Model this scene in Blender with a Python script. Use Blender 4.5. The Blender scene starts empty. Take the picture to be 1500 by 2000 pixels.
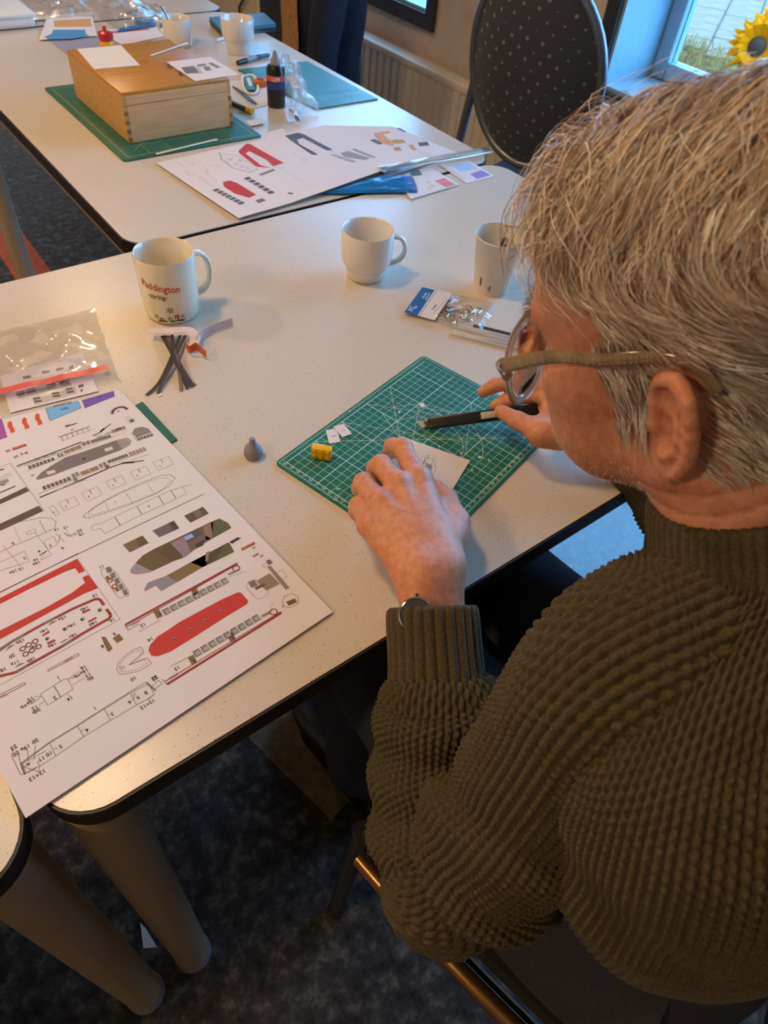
import bpy, bmesh, math, random
import numpy as np
from concurrent.futures import ThreadPoolExecutor
from mathutils import Vector, Matrix

SC = bpy.context.scene
COL = SC.collection
PI = math.pi
TT = 0.74                      # height of every table top
rnd = random.Random(7)
nrs = np.random.RandomState(11)

# ------------------------------------------------------------------ camera
# World: +x runs along the front edge of the near table, +y across it to the far table, z up. Units are metres.
F_PX = 1356.66
PITCH, ROLL, YAW, CAM_Z = 0.8364, 0.1223, 0.7356, 1.3253


def _cam_axes():
    def st(v):
        return np.array([v[0] * math.cos(YAW) + v[1] * math.sin(YAW), -v[0] * math.sin(YAW) + v[1] * math.cos(YAW), v[2]])
    f = np.array([0, math.cos(PITCH), -math.sin(PITCH)])
    r = np.array([1.0, 0, 0])
    u = np.cross(r, f)
    r2 = math.cos(ROLL) * r + math.sin(ROLL) * u
    u2 = -math.sin(ROLL) * r + math.cos(ROLL) * u
    return st(r2), st(u2), st(f)


CR, CU, CF = _cam_axes()
CAM = np.array([0, 0, CAM_Z])


def W(px, py, z=TT):
    """The point of the horizontal plane at height z that the photograph shows at (px, py)."""
    d = (px - 750) / F_PX * CR - (py - 1000) / F_PX * CU + CF
    return CAM + d * ((z - CAM_Z) / d[2])


def WX(px, py, x):
    """The same on the vertical plane at the given x (the window wall)."""
    d = (px - 750) / F_PX * CR - (py - 1000) / F_PX * CU + CF
    return CAM + d * (x / d[0])


def WD(px, py, dist):
    d = (px - 750) / F_PX * CR - (py - 1000) / F_PX * CU + CF
    return CAM + d / np.linalg.norm(d) * dist


cam_data = bpy.data.cameras.new('camera')
cam = bpy.data.objects.new('camera', cam_data)
COL.objects.link(cam)
cam_data.sensor_fit = 'VERTICAL'
cam_data.sensor_height = 36.0
cam_data.sensor_width = 27.0
cam_data.lens = F_PX / 2000 * 36.0
cam_data.clip_start = 0.02
cam.matrix_world = Matrix(((CR[0], CU[0], -CF[0], 0), (CR[1], CU[1], -CF[1], 0), (CR[2], CU[2], -CF[2], CAM_Z), (0, 0, 0, 1)))
cam_data.dof.use_dof = True
cam_data.dof.focus_distance = 0.75
cam_data.dof.aperture_fstop = 11
SC.camera = cam

# ------------------------------------------------------------------ sky, lamps, exposure
SC.view_settings.view_transform = 'Standard'
SC.view_settings.look = 'None'
SC.view_settings.gamma = 1.0
SC.view_settings.use_curve_mapping = False
SC.view_settings.exposure = -0.3
world = bpy.data.worlds.new('overcast_sky')
SC.world = world
world.use_nodes = True
_bg = world.node_tree.nodes['Background']
_bg.inputs[0].default_value = (0.19, 0.52, 1.0, 1)
_bg.inputs[1].default_value = 12.0

WALL_X = 2.25
LAMPS = [(-1.25, 2.5), (-0.1, 1.2), (-2.2, 0.3), (0.9, 3.6), (-0.9, -1.3)]
LAMP_W = [40, 20, 44, 14, 5]  # last lamp is an added unseen fill that lights the man's back


def area_light(name, loc, rot, sx, sy, power, col, portal=False):
    l = bpy.data.lights.new(name, 'AREA')
    l.shape = 'RECTANGLE'
    l.size, l.size_y = sx, sy
    l.energy = power
    l.color = col
    if portal:
        l.cycles.is_portal = True
    o = bpy.data.objects.new(name, l)
    o.location = loc
    o.rotation_euler = rot
    COL.objects.link(o)
    return o


# ------------------------------------------------------------------ helpers
def tag(o, label=None, cat=None, group=None, kind=None):
    if label: o['label'] = label
    if cat: o['category'] = cat
    if group: o['group'] = group
    if kind: o['kind'] = kind
    return o


def empty(name, loc, label=None, cat=None, group=None, rz=0.0):
    o = bpy.data.objects.new(name, None)
    o.location = loc
    o.rotation_euler = (0, 0, rz)
    o.empty_display_size = 0.02
    COL.objects.link(o)
    return tag(o, label, cat, group)


def copy_tree(o, parent=None):
    c = o.copy()
    COL.objects.link(c)
    if parent is not None:
        c.parent = parent
    for ch in list(o.children):
        copy_tree(ch, c)
    return c


class MB:
    """Collects vertices and faces; build() links them as one mesh object."""

    def __init__(self):
        self.v, self.f, self.m = [], [], []

    def add(self, vs, fs, m=0):
        n = len(self.v)
        self.v.extend([tuple(float(c) for c in p) for p in vs])
        self.f.extend([tuple(int(i) + n for i in f) for f in fs])
        self.m.extend([m] * len(fs))
        return self

    def bm(self, bmx, m=0, mat=None):
        if mat is not None:
            bmesh.ops.transform(bmx, matrix=mat, verts=bmx.verts)
        bmx.verts.index_update()
        self.add([v.co[:] for v in bmx.verts], [[v.index for v in f.verts] for f in bmx.faces], m)
        bmx.free()
        return self

    def box(self, lo, hi, bev=0.0, m=0, seg=2, mat=None):
        b = bmesh.new()
        lo, hi = np.array(lo, float), np.array(hi, float)
        bmesh.ops.create_cube(b, size=1.0)
        for v in b.verts:
            v.co = Vector(((lo + hi) / 2 + np.array(v.co[:]) * (hi - lo)).tolist())
        if bev > 0:
            bmesh.ops.bevel(b, geom=list(b.edges), offset=bev, segments=seg, profile=0.5, affect='EDGES', clamp_overlap=True)
        return self.bm(b, m, mat)

    def prism(self, pts, z0, z1, m=0):
        """Extruded plan outline (counter-clockwise)."""
        n = len(pts)
        a = sum(pts[i][0] * pts[(i + 1) % n][1] - pts[(i + 1) % n][0] * pts[i][1] for i in range(n))
        if a < 0: pts = pts[::-1]
        vs = [(p[0], p[1], z0) for p in pts] + [(p[0], p[1], z1) for p in pts]
        fs = [tuple(range(n))[::-1], tuple(range(n, 2 * n))] + [(i, (i + 1) % n, n + (i + 1) % n, n + i) for i in range(n)]
        return self.add(vs, fs, m)

    def quadstrip(self, p0, p1, p2, p3, m=0):
        return self.add([p0, p1, p2, p3], [(0, 1, 2, 3)], m)

    def lathe(self, prof, n=40, c=(0, 0, 0), m=0, closed=False):
        """Revolves (r, z) pairs about the vertical through c."""
        k = len(prof)
        vs = []
        for r, z in prof:
            for j in range(n):
                a = 2 * PI * j / n
                vs.append((c[0] + r * math.cos(a), c[1] + r * math.sin(a), c[2] + z))
        fs = []
        for i in range(k - 1 if not closed else k):
            i2 = (i + 1) % k
            for j in range(n):
                j2 = (j + 1) % n
                fs.append((i * n + j, i * n + j2, i2 * n + j2, i2 * n + j))
        if not closed:
            if prof[0][0] > 1e-6: fs.append(tuple(range(n))[::-1])
            if prof[-1][0] > 1e-6: fs.append(tuple((k - 1) * n + j for j in range(n)))
        return self.add(vs, fs, m)

    def tube(self, pts, r, n=10, m=0, closed=False, cap=True, flat=None, up=None):
        """A tube along pts; r a number or a list; flat=(a, b) scales the two section axes."""
        P = np.array(pts, float)
        k = len(P)
        R = np.full(k, r) if np.isscalar(r) else np.array(r, float)
        T = np.empty_like(P)
        if closed:
            T = np.roll(P, -1, 0) - np.roll(P, 1, 0)
        else:
            T[1:-1] = P[2:] - P[:-2]
            T[0], T[-1] = P[1] - P[0], P[-1] - P[-2]
        T /= np.linalg.norm(T, axis=1)[:, None] + 1e-12
        u = np.array(up, float) if up is not None else (np.array([0, 0, 1.0]) if abs(T[0][2]) < 0.9 else np.array([1.0, 0, 0]))
        vs = []
        for i in range(k):
            if up is not None: u = np.array(up, float)
            u = u - T[i] * (u @ T[i])
            u /= np.linalg.norm(u) + 1e-12
            w = np.cross(T[i], u)
            for j in range(n):
                a = 2 * PI * j / n
                ca, sa = math.cos(a), math.sin(a)
                if flat: ca, sa = ca * flat[0], sa * flat[1]
                vs.append(P[i] + R[i] * (ca * u + sa * w))
        fs = []
        for i in range(k if closed else k - 1):
            i2 = (i + 1) % k
            for j in range(n):
                j2 = (j + 1) % n
                fs.append((i * n + j, i * n + j2, i2 * n + j2, i2 * n + j))
        if cap and not closed:
            fs.append(tuple(range(n))[::-1])
            fs.append(tuple((k - 1) * n + j for j in range(n)))
        return self.add(vs, fs, m)

    def ball(self, c, r, n=14, m=0, sc=(1, 1, 1)):
        b = bmesh.new()
        bmesh.ops.create_uvsphere(b, u_segments=n, v_segments=max(6, n // 2 + 1), radius=1.0)
        for v in b.verts:
            v.co = Vector((c[0] + v.co.x * r * sc[0], c[1] + v.co.y * r * sc[1], c[2] + v.co.z * r * sc[2]))
        return self.bm(b, m)

    def build(self, name, mats, parent=None, smooth=40, at=None):
        me = bpy.data.meshes.new(name)
        vs = self.v
        if at is not None:
            vs = [(p[0] - at[0], p[1] - at[1], p[2] - at[2]) for p in vs]
        me.from_pydata(vs, [], self.f)
        if not isinstance(mats, (list, tuple)): mats = [mats]
        for mm in mats: me.materials.append(mm)
        if len(mats) > 1: me.polygons.foreach_set('material_index', self.m)
        if smooth:
            me.polygons.foreach_set('use_smooth', [True] * len(self.f))
            me.set_sharp_from_angle(angle=math.radians(smooth))
        me.update()
        return link(name, me, parent, at)


def link(name, me, parent=None, at=None):
    o = bpy.data.objects.new(name, me)
    COL.objects.link(o)
    if parent is not None:
        o.parent = parent
        # vertices are written in world coordinates: undo the parent's own placement
        pm = parent.matrix_basis.copy()
        q = parent.parent
        while q is not None:
            pm = q.matrix_basis @ pm
            q = q.parent
        o.matrix_basis = pm.inverted() @ (Matrix.Translation(at) if at is not None else Matrix.Identity(4))
    elif at is not None:
        o.location = at
    return o


def rounded(x0, y0, x1, y1, r, n=8):
    out = []
    for cx, cy, a0 in ((x1 - r, y0 + r, -90), (x1 - r, y1 - r, 0), (x0 + r, y1 - r, 90), (x0 + r, y0 + r, 180)):
        for i in range(n + 1):
            a = math.radians(a0 + 90 * i / n)
            out.append((cx + r * math.cos(a), cy + r * math.sin(a)))
    return out


def spline(pts, n):
    """Catmull-Rom through pts (any dimension), n samples."""
    P = np.array(pts, float)
    k = len(P)
    out = []
    for t in np.linspace(0, k - 1, n):
        i = min(int(t), k - 2)
        f = t - i
        p0, p1, p2, p3 = P[max(i - 1, 0)], P[i], P[i + 1], P[min(i + 2, k - 1)]
        out.append(0.5 * (2 * p1 + (p2 - p0) * f + (2 * p0 - 5 * p1 + 4 * p2 - p3) * f * f + (3 * p1 - p0 - 3 * p2 + p3) * f ** 3))
    return np.array(out)


# ------------------------------------------------------------------ materials
def srgb(r, g, b):
    f = lambda c: (c / 255 / 12.92) if c / 255 <= 0.04045 else ((c / 255 + 0.055) / 1.055) ** 2.4
    return (f(r), f(g), f(b), 1)


class NT:
    def __init__(self, name):
        self.mat = bpy.data.materials.new(name)
        self.mat.use_nodes = True
        self.t = self.mat.node_tree
        self.p = self.t.nodes['Principled BSDF']

    def n(self, typ, **kw):
        nd = self.t.nodes.new(typ)
        for k, v in kw.items():
            if k.startswith('i_'):
                nd.inputs[k[2:].replace('_', ' ')].default_value = v
            else:
                setattr(nd, k, v)
        return nd

    def l(self, a, b): self.t.links.new(a, b); return self

    def coords(self, scale=1.0, kind='Object'):
        tc = self.n('ShaderNodeTexCoord')
        mp = self.n('ShaderNodeMapping')
        mp.inputs['Scale'].default_value = (scale,) * 3 if np.isscalar(scale) else scale
        self.l(tc.outputs[kind], mp.inputs[0])
        return mp.outputs[0]

    def noise(self, vec, scale, detail=4, rough=0.55):
        nd = self.n('ShaderNodeTexNoise')
        nd.inputs['Scale'].default_value = scale
        nd.inputs['Detail'].default_value = detail
        nd.inputs['Roughness'].default_value = rough
        self.l(vec, nd.inputs['Vector'])
        return nd.outputs['Fac']

    def ramp(self, fac, stops, interp='LINEAR'):
        r = self.n('ShaderNodeValToRGB')
        e = r.color_ramp.elements
        r.color_ramp.interpolation = interp
        while len(e) < len(stops): e.new(0.5)
        for el, (p, c) in zip(e, stops):
            el.position = p
            el.color = c
        self.l(fac, r.inputs[0])
        return r.outputs[0]

    def mix(self, fac, a, b, blend='MIX'):
        m = self.n('ShaderNodeMix', data_type='RGBA', blend_type=blend)
        for sock, val in ((m.inputs[0], fac), (m.inputs[6], a), (m.inputs[7], b)):
            if isinstance(val, (int, float, tuple)): sock.default_value = val
            else: self.l(val, sock)
        return m.outputs[2]

    def bump(self, h, strength=0.3, dist=0.001):
        b = self.n('ShaderNodeBump')
        b.inputs['Strength'].default_value = strength
        b.inputs['Distance'].default_value = dist
        self.l(h, b.inputs['Height'])
        self.l(b.outputs[0], self.p.inputs['Normal'])

    def set(self, **kw):
        names = dict(col='Base Color', rough='Roughness', metal='Metallic', spec='Specular IOR Level', trans='Transmission Weight', ior='IOR', coat='Coat Weight', sheen='Sheen Weight', alpha='Alpha', sss='Subsurface Weight')
        for k, v in kw.items():
            s = self.p.inputs[names[k]]
            if isinstance(v, bpy.types.NodeSocket): self.l(v, s)
            else: s.default_value = v
        return self


def plain(name, rgb, rough=0.5, metal=0.0, var=0.06, bump=0.0, scale=60, **kw):
    """A simple material with a little procedural variation of its colour."""
    t = NT(name)
    c = srgb(*rgb)
    v = t.coords()
    n = t.noise(v, scale, 3)
    lo = tuple(max(0, x * (1 - var)) for x in c[:3]) + (1,)
    hi = tuple(min(1, x * (1 + var)) for x in c[:3]) + (1,)
    t.set(col=t.ramp(n, [(0.3, lo), (0.7, hi)]), rough=rough, metal=metal, **kw)
    if bump: t.bump(t.noise(v, scale * 6, 2), bump, 0.0006)
    return t.mat


M = {}


def make_materials():
    # speckled cream laminate
    t = NT('speckled_laminate')
    v = t.coords()
    sp = t.n('ShaderNodeTexVoronoi', feature='F1'); sp.inputs['Scale'].default_value = 420; t.l(v, sp.inputs['Vector'])
    wn = t.n('ShaderNodeTexWhiteNoise'); t.l(sp.outputs['Position'], wn.inputs[0])
    dot = t.n('ShaderNodeMath', operation='LESS_THAN'); t.l(sp.outputs['Distance'], dot.inputs[0]); dot.inputs[1].default_value = 0.22
    pick = t.n('ShaderNodeMath', operation='LESS_THAN'); t.l(wn.outputs['Value'], pick.inputs[0]); pick.inputs[1].default_value = 0.13
    ml = t.n('ShaderNodeMath', operation='MULTIPLY'); t.l(dot.outputs[0], ml.inputs[0]); t.l(pick.outputs[0], ml.inputs[1])
    base = t.ramp(t.noise(v, 900, 3), [(0.32, srgb(198, 185, 168)), (0.6, srgb(218, 206, 190))])
    t.set(col=t.mix(ml.outputs[0], base, srgb(120, 98, 74)), rough=0.27, spec=0.5)
    t.bump(t.noise(v, 700, 2), 0.12, 0.0004)
    M['laminate'] = t.mat
    M['edge'] = plain('black_edge_band', (34, 29, 27), 0.45, spec=0.4)
    M['frame'] = plain('beige_steel', (168, 148, 122), 0.45, bump=0.05)
    M['frame_dark'] = plain('dark_steel', (62, 66, 74), 0.4, metal=0.3)
    # marmoleum floor with inlaid coloured bands
    t = NT('marbled_linoleum')
    v = t.coords()
    dn = t.noise(v, 3.0, 6, 0.7)
    f1 = t.noise(v, 34, 6, 0.72)
    blue = t.ramp(f1, [(0.34, srgb(40, 40, 40)), (0.52, srgb(66, 66, 64)), (0.70, srgb(118, 110, 98))])
    tan = t.ramp(f1, [(0.34, srgb(104, 88, 68)), (0.66, srgb(150, 130, 104))])
    org = t.ramp(f1, [(0.34, srgb(150, 64, 42)), (0.66, srgb(188, 96, 64))])
    M['floor_blue_t'] = t
    t.set(col=blue, rough=t.ramp(dn, [(0.3, (0.11,) * 3 + (1,)), (0.7, (0.20,) * 3 + (1,))]), spec=0.65)
    t.bump(t.noise(v, 60, 3), 0.05, 0.0005)
    M['floor'] = t.mat
    for nm, lo, hi in (('floor_tan', (104, 88, 68), (150, 130, 104)), ('floor_orange', (160, 70, 44), (196, 100, 66))):
        t = NT(nm); v = t.coords(); f1 = t.noise(v, 34, 6, 0.72)
        t.set(col=t.ramp(f1, [(0.34, srgb(*lo)), (0.66, srgb(*hi))]), rough=0.25); M[nm] = t.mat
    M['wall'] = plain('painted_wall', (222, 204, 180), 0.8, bump=0.15, scale=20)
    M['ceiling'] = plain('ceiling_board', (226, 216, 200), 0.9, bump=0.1)
    M['radiator'] = plain('radiator_enamel', (226, 216, 196), 0.4)
    M['frame_black'] = plain('black_steel', (36, 36, 40), 0.4, spec=0.5)
    M['win_frame'] = plain('window_blue_grey_paint', (150, 186, 200), 0.35, spec=0.5)
    M['win_dark'] = plain('window_dark_casing', (58, 60, 64), 0.45)
    t = NT('window_pane'); t.set(col=(1, 1, 1, 1), rough=0.0, trans=1.0, ior=1.02); M['pane'] = t.mat
    M['paver'] = plain('brown_clinker_paver', (130, 98, 74), 0.9, var=0.2, bump=0.3, scale=8)
    M['soil'] = plain('joint_sand', (110, 84, 64), 0.95, var=0.2, scale=12)
    M['grass'] = plain('grass_blade', (160, 124, 56), 0.8, var=0.35, scale=3)
    M['petal'] = plain('sunflower_petal', (224, 122, 4), 0.9, var=0.15, spec=0.05)
    M['disc'] = plain('sunflower_disc', (70, 44, 22), 0.9, var=0.3)
    M['stemg'] = plain('green_stem', (84, 120, 44), 0.7)
    # paper etc.
    M['paper'] = plain('white_paper', (226, 218, 218), 0.7, var=0.015, scale=14, bump=0.03)
    M['paper2'] = plain('cream_card', (232, 220, 204), 0.75, var=0.02, scale=20)
    M['china'] = plain('glazed_china', (232, 226, 218), 0.12, var=0.015, scale=10, coat=0.4)
    M['china_cream'] = plain('glazed_cream_china', (240, 230, 206), 0.12, var=0.015, scale=10, coat=0.4)
    M['papercup'] = plain('coated_paper_cup', (226, 214, 194), 0.5, var=0.02, scale=30)
    M['coffee'] = plain('dried_tea', (84, 54, 34), 0.4)
    t = NT('cutting_mat_vinyl'); v = t.coords()
    t.set(col=t.ramp(t.noise(v, 40, 4), [(0.3, srgb(18, 104, 92)), (0.7, srgb(28, 120, 106))]), rough=0.42, spec=0.4)
    t.bump(t.noise(v, 1600, 2), 0.2, 0.0003); M['mat'] = t.mat
    M['mat_dark'] = plain('old_cutting_mat_vinyl', (24, 98, 84), 0.42, var=0.1, scale=20)
    M['mat_blue'] = plain('blue_green_mat_vinyl', (22, 110, 108), 0.4, var=0.06, scale=20)
    M['matline'] = plain('mat_line_print', (196, 214, 200), 0.6, var=0.03)
    M['matline_y'] = plain('mat_yellow_print', (190, 176, 90), 0.6, var=0.03)
    M['black'] = plain('black_plastic', (18, 18, 20), 0.3, spec=0.6)
    M['grey_pl'] = plain('grey_plastic', (142, 142, 148), 0.35)
    M['lightgrey_pl'] = plain('light_grey_plastic', (178, 176, 168), 0.4)
    M['white_pl'] = plain('white_plastic', (230, 226, 216), 0.4, var=0.02)
    M['yellow_pl'] = plain('yellow_plastic', (240, 186, 10), 0.3, var=0.03)
    M['red_pl'] = plain('red_plastic', (196, 20, 34), 0.3, var=0.05)
    M['blue_pl'] = plain('blue_film', (24, 118, 186), 0.25, var=0.1, scale=30)
    M['orange_pl'] = plain('orange_plastic', (214, 98, 22), 0.35, var=0.05)
    M['steel'] = plain('brushed_steel', (222, 224, 226), 0.34, metal=0.7, var=0.05)
    M['chrome'] = plain('polished_steel', (225, 222, 215), 0.08, metal=1.0, var=0.03)
    M['steel_dark'] = plain('dark_blade_steel', (96, 98, 102), 0.3, metal=0.9)
    for nm, lo, hi, ax in (('wood_top', (176, 112, 34), (206, 146, 62), 0), ('wood_side', (186, 140, 78), (214, 170, 110), 0), ('wood_end', (216, 160, 104), (234, 184, 128), 0)):
        t = NT(nm); v = t.coords((3, 40, 40))
        n = t.noise(v, 5, 5, 0.6)
        t.set(col=t.ramp(n, [(0.3, srgb(*lo)), (0.7, srgb(*hi))]), rough=0.32 if nm == 'wood_top' else 0.5)
        t.bump(n, 0.08, 0.0005); M[nm] = t.mat
    M['joint_wood'] = plain('end_grain_wood', (150, 100, 52), 0.6, var=0.15)
    t = NT('clear_film'); t.set(col=(1, 1, 1, 1), rough=0.10, trans=1.0, ior=1.25, alpha=0.34, spec=1.0)
    v = t.coords(); t.bump(t.noise(v, 60, 3), 0.9, 0.004); M['film'] = t.mat
    t = NT('clear_film_thin'); t.set(col=(1, 1, 1, 1), rough=0.09, trans=1.0, ior=1.25, alpha=0.27, spec=1.0)
    v = t.coords(); t.bump(t.noise(v, 17, 1), 0.7, 0.008); M['film2'] = t.mat
    t = NT('clear_ruler_plastic'); t.set(col=(0.86, 0.93, 0.96, 1), rough=0.05, trans=0.9, ior=1.3, alpha=0.75); M['clear'] = t.mat
    # chair cover: black cloth with a woven dot
    t = NT('dotted_chair_cloth'); v = t.coords(kind='UV')
    vo = t.n('ShaderNodeTexVoronoi', feature='F1'); vo.inputs['Scale'].default_value = 1.0; vo.inputs['Randomness'].default_value = 0.15
    t.l(v, vo.inputs['Vector'])
    ds = t.n('ShaderNodeMath', operation='LESS_THAN'); t.l(vo.outputs['Distance'], ds.inputs[0]); ds.inputs[1].default_value = 0.15
    t.set(col=t.mix(ds.outputs[0], srgb(56, 60, 68), srgb(126, 124, 120)), rough=0.9, sheen=0.15); M['chair_cloth'] = t.mat
    M['chair_plain'] = plain('black_upholstery', (30, 31, 36), 0.9, var=0.15, bump=0.3, scale=200)
    M['tube'] = plain('grey_chair_tube', (120, 126, 138), 0.3, metal=0.6)
    M['bronze'] = plain('bronze_chair_tube', (150, 112, 66), 0.28, metal=0.8, bump=0.2)
    M['denim'] = plain('dark_denim', (46, 49, 60), 0.9, var=0.2, bump=0.4, scale=260)
    M['coat'] = plain('navy_coat_cloth', (34, 42, 62), 0.9, var=0.2, bump=0.3, scale=80)
    M['fleece'] = plain('tan_fleece', (168, 128, 78), 1.0, var=0.25, bump=0.8, scale=90)
    M['blue_case'] = plain('blue_grey_leatherette', (62, 110, 132), 0.5, var=0.1, bump=0.2)
    M['grey_paper'] = plain('lilac_grey_paper', (150, 148, 166), 0.8, var=0.04)


make_materials()
INK = {}


def ink(r, g, b):
    k = (r, g, b)
    if k not in INK:
        INK[k] = plain('printed_ink', k, 0.65, var=0.03, scale=200)
    return INK[k]
# ------------------------------------------------------------------ the room
RX0, RX1, RY0, RY1, RH = -4.2, WALL_X, -3.6, 6.2, 2.6
WT = 0.34                      # wall thickness at the windows
WIN = [(-0.32, 1.650, 0.588, 2.20), (2.59, 4.6, 0.588, 2.20)]


def structure(name, mb, mats, parent=None, smooth=0, at=None):
    o = mb.build(name, mats, parent, smooth, at)
    if parent is None: o['kind'] = 'structure'
    return o


floor_o = structure('floor', MB().box((RX0, RY0, -0.06), (RX1, RY1, 0.0)), M['floor'])
# inlaid bands of differently coloured linoleum, welded into the floor
e1, e2 = W(490, 1445, 0), W(665, 1620, 0)
dd = (e2 - e1)[:2] / np.linalg.norm((e2 - e1)[:2]); nn = np.array([dd[1], -dd[0]])
if nn @ (W(620, 1450, 0) - e1)[:2] < 0: nn = -nn
a = e1[:2] - dd * 0.62; b = e1[:2] + dd * 0.22
structure('band', MB().prism([tuple(a), tuple(b), tuple(b + nn * 0.26), tuple(a + nn * 0.26)], 0.0, 0.0006), M['floor_tan'], floor_o)
a2 = e1[:2] - dd * 0.62 + nn * 0.262; b2 = e1[:2] + dd * 0.0 + nn * 0.262
structure('band', MB().prism([tuple(a2), tuple(b2), tuple(b2 + nn * 0.16), tuple(a2 + nn * 0.16)], 0.0, 0.0006), M['floor_orange'], floor_o)
o1, o2, o3 = W(40, 448, 0)[:2], W(97, 527, 0)[:2], W(18, 527, 0)[:2]
od = (o2 - o1) / np.linalg.norm(o2 - o1); ow = o3 - o2; ow = ow - od * (ow @ od)
structure('band', MB().prism([tuple(o1 - od * 0.05), tuple(o2 + od * 0.5), tuple(o2 + od * 0.5 + ow), tuple(o1 - od * 0.05 + ow)], 0.0, 0.0006), M['floor_orange'], floor_o)

structure('ceiling', MB().box((RX0, RY0, RH), (RX1, RY1, RH + 0.1)), M['ceiling'])
structure('wall_left', MB().box((RX0 - 0.1, RY0, 0), (RX0, RY1, RH)), M['wall'])
structure('wall_back', MB().box((RX0, RY0 - 0.1, 0), (RX1, RY0, RH)), M['wall'])
structure('wall_front', MB().box((RX0, RY1, 0), (RX1, RY1 + 0.1, RH)), M['wall'])
wm = MB()
ys = [RY0] + [v for w in WIN for v in w[:2]] + [RY1]
for i in range(0, len(ys), 2): wm.box((RX1, ys[i], 0), (RX1 + WT, ys[i + 1], RH))
for y0, y1, z0, z1 in WIN:
    wm.box((RX1, y0, 0), (RX1 + WT, y1, z0)); wm.box((RX1, y0, z1), (RX1 + WT, y1, RH))
structure('wall_right', wm, M['wall'])
structure('baseboard_right', MB().box((RX1 - 0.015, RY0, 0), (RX1, RY1, 0.08), 0.003), M['win_dark'])

for k, (y0, y1, z0, z1) in enumerate(WIN):
    c = 0.055
    wn = MB()
    # reveal lining: four boards around the opening
    for lo, hi in (((RX1 - 0.004, y0, z0), (RX1 + WT, y0 + 0.012, z1)), ((RX1 - 0.004, y1 - 0.012, z0), (RX1 + WT, y1, z1)), ((RX1 - 0.004, y0, z0), (RX1 + WT, y1, z0 + 0.012)), ((RX1 - 0.004, y0, z1 - 0.012), (RX1 + WT, y1, z1))):
        wn.box(lo, hi)
    win = structure('window_%d' % (k + 1), wn, M['win_frame'])
    for lo, hi in (((y0 - c, z0 - c), (y0, z1 + c)), ((y1, z0 - c), (y1 + c, z1 + c)), ((y0, z0 - c), (y1, z0)), ((y0, z1), (y1, z1 + c))):
        structure('casing', MB().box((RX1 - 0.018, lo[0], lo[1]), (RX1 - 0.0005, hi[0], hi[1]), 0.003), M['win_dark'], win)
    fx0, fx1, fw = RX1 + WT - 0.10, RX1 + WT - 0.04, 0.055
    yi0, yi1, zi0, zi1 = y0 + 0.0125, y1 - 0.0125, z0 + 0.0125, z1 - 0.0125
    for lo, hi in (((yi0, zi0), (yi0 + fw, zi1)), ((yi1 - fw, zi0), (yi1, zi1)), ((yi0 + fw, zi0), (yi1 - fw, zi0 + fw)), ((yi0 + fw, zi1 - fw), (yi1 - fw, zi1))):
        structure('frame', MB().box((fx0, lo[0], lo[1]), (fx1, hi[0], hi[1]), 0.006), M['win_frame'], win)
    structure('pane', MB().box((fx0 + 0.025, yi0 + fw, zi0 + fw), (fx0 + 0.031, yi1 - fw, zi1 - fw)), M['pane'], win)
    area_light('daylight_portal', (RX1 + WT + 0.02, (y0 + y1) / 2, (z0 + z1) / 2), (0, PI / 2, 0), z1 - z0, y1 - y0, 1.0, (1, 1, 1), portal=True)

# outside: paving, a strip of grass, sunflowers
gx = RX1 + WT
structure('ground_outside', MB().box((gx, -6, -0.20), (26, 26, -0.12)), M['soil'])
pave = structure('paving', MB().box((5.8, 0.0, -0.12), (10.5, 9.0, -0.105)), M['soil'])
pv = MB().box((-0.145, -0.145, -0.02), (0.145, 0.145, 0.0), 0.008, seg=1)
pv0 = None
ca, sa = math.cos(0.5), math.sin(0.5)
for i in range(-14, 15):
    for j in range(-14, 15):
        x = 7.3 + (i * ca - j * sa) * 0.30 + (0.15 * (j % 2)) * ca
        y = 3.7 + (i * sa + j * ca) * 0.30 + (0.15 * (j % 2)) * sa
        if not (5.9 < x < 9.2 and 2.2 < y < 5.4): continue
        if pv0 is None:
            pv0 = pv.build('paver', M['paver'], None, 30); q = pv0
        else:
            q = pv0.copy(); COL.objects.link(q)
        q.parent = pave
        q.location = (x, y, -0.09 + rnd.uniform(-0.004, 0.004)); q.rotation_euler = (rnd.uniform(-.01, .01), rnd.uniform(-.01, .01), 0.5)
gr = MB()
for i in range(16000):
    x, y = rnd.uniform(3.2, 6.0), rnd.uniform(1.2, 5.4)
    if math.hypot(x - 4.35, y - 2.5) < .55: continue
    h = rnd.uniform(0.04, 0.13); a = rnd.uniform(0, 2 * PI); w = 0.006
    dx, dy = math.cos(a) * w, math.sin(a) * w; lx, ly = rnd.uniform(-.04, .04), rnd.uniform(-.04, .04)
    gr.add([(x - dx, y - dy, -0.12), (x + dx, y + dy, -0.12), (x + lx, y + ly, h - 0.12)], [(0, 1, 2)])
tag(gr.build('lawn_grass', M['grass'], None, 0), 'short green grass outside the window', 'grass', kind='stuff')


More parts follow.
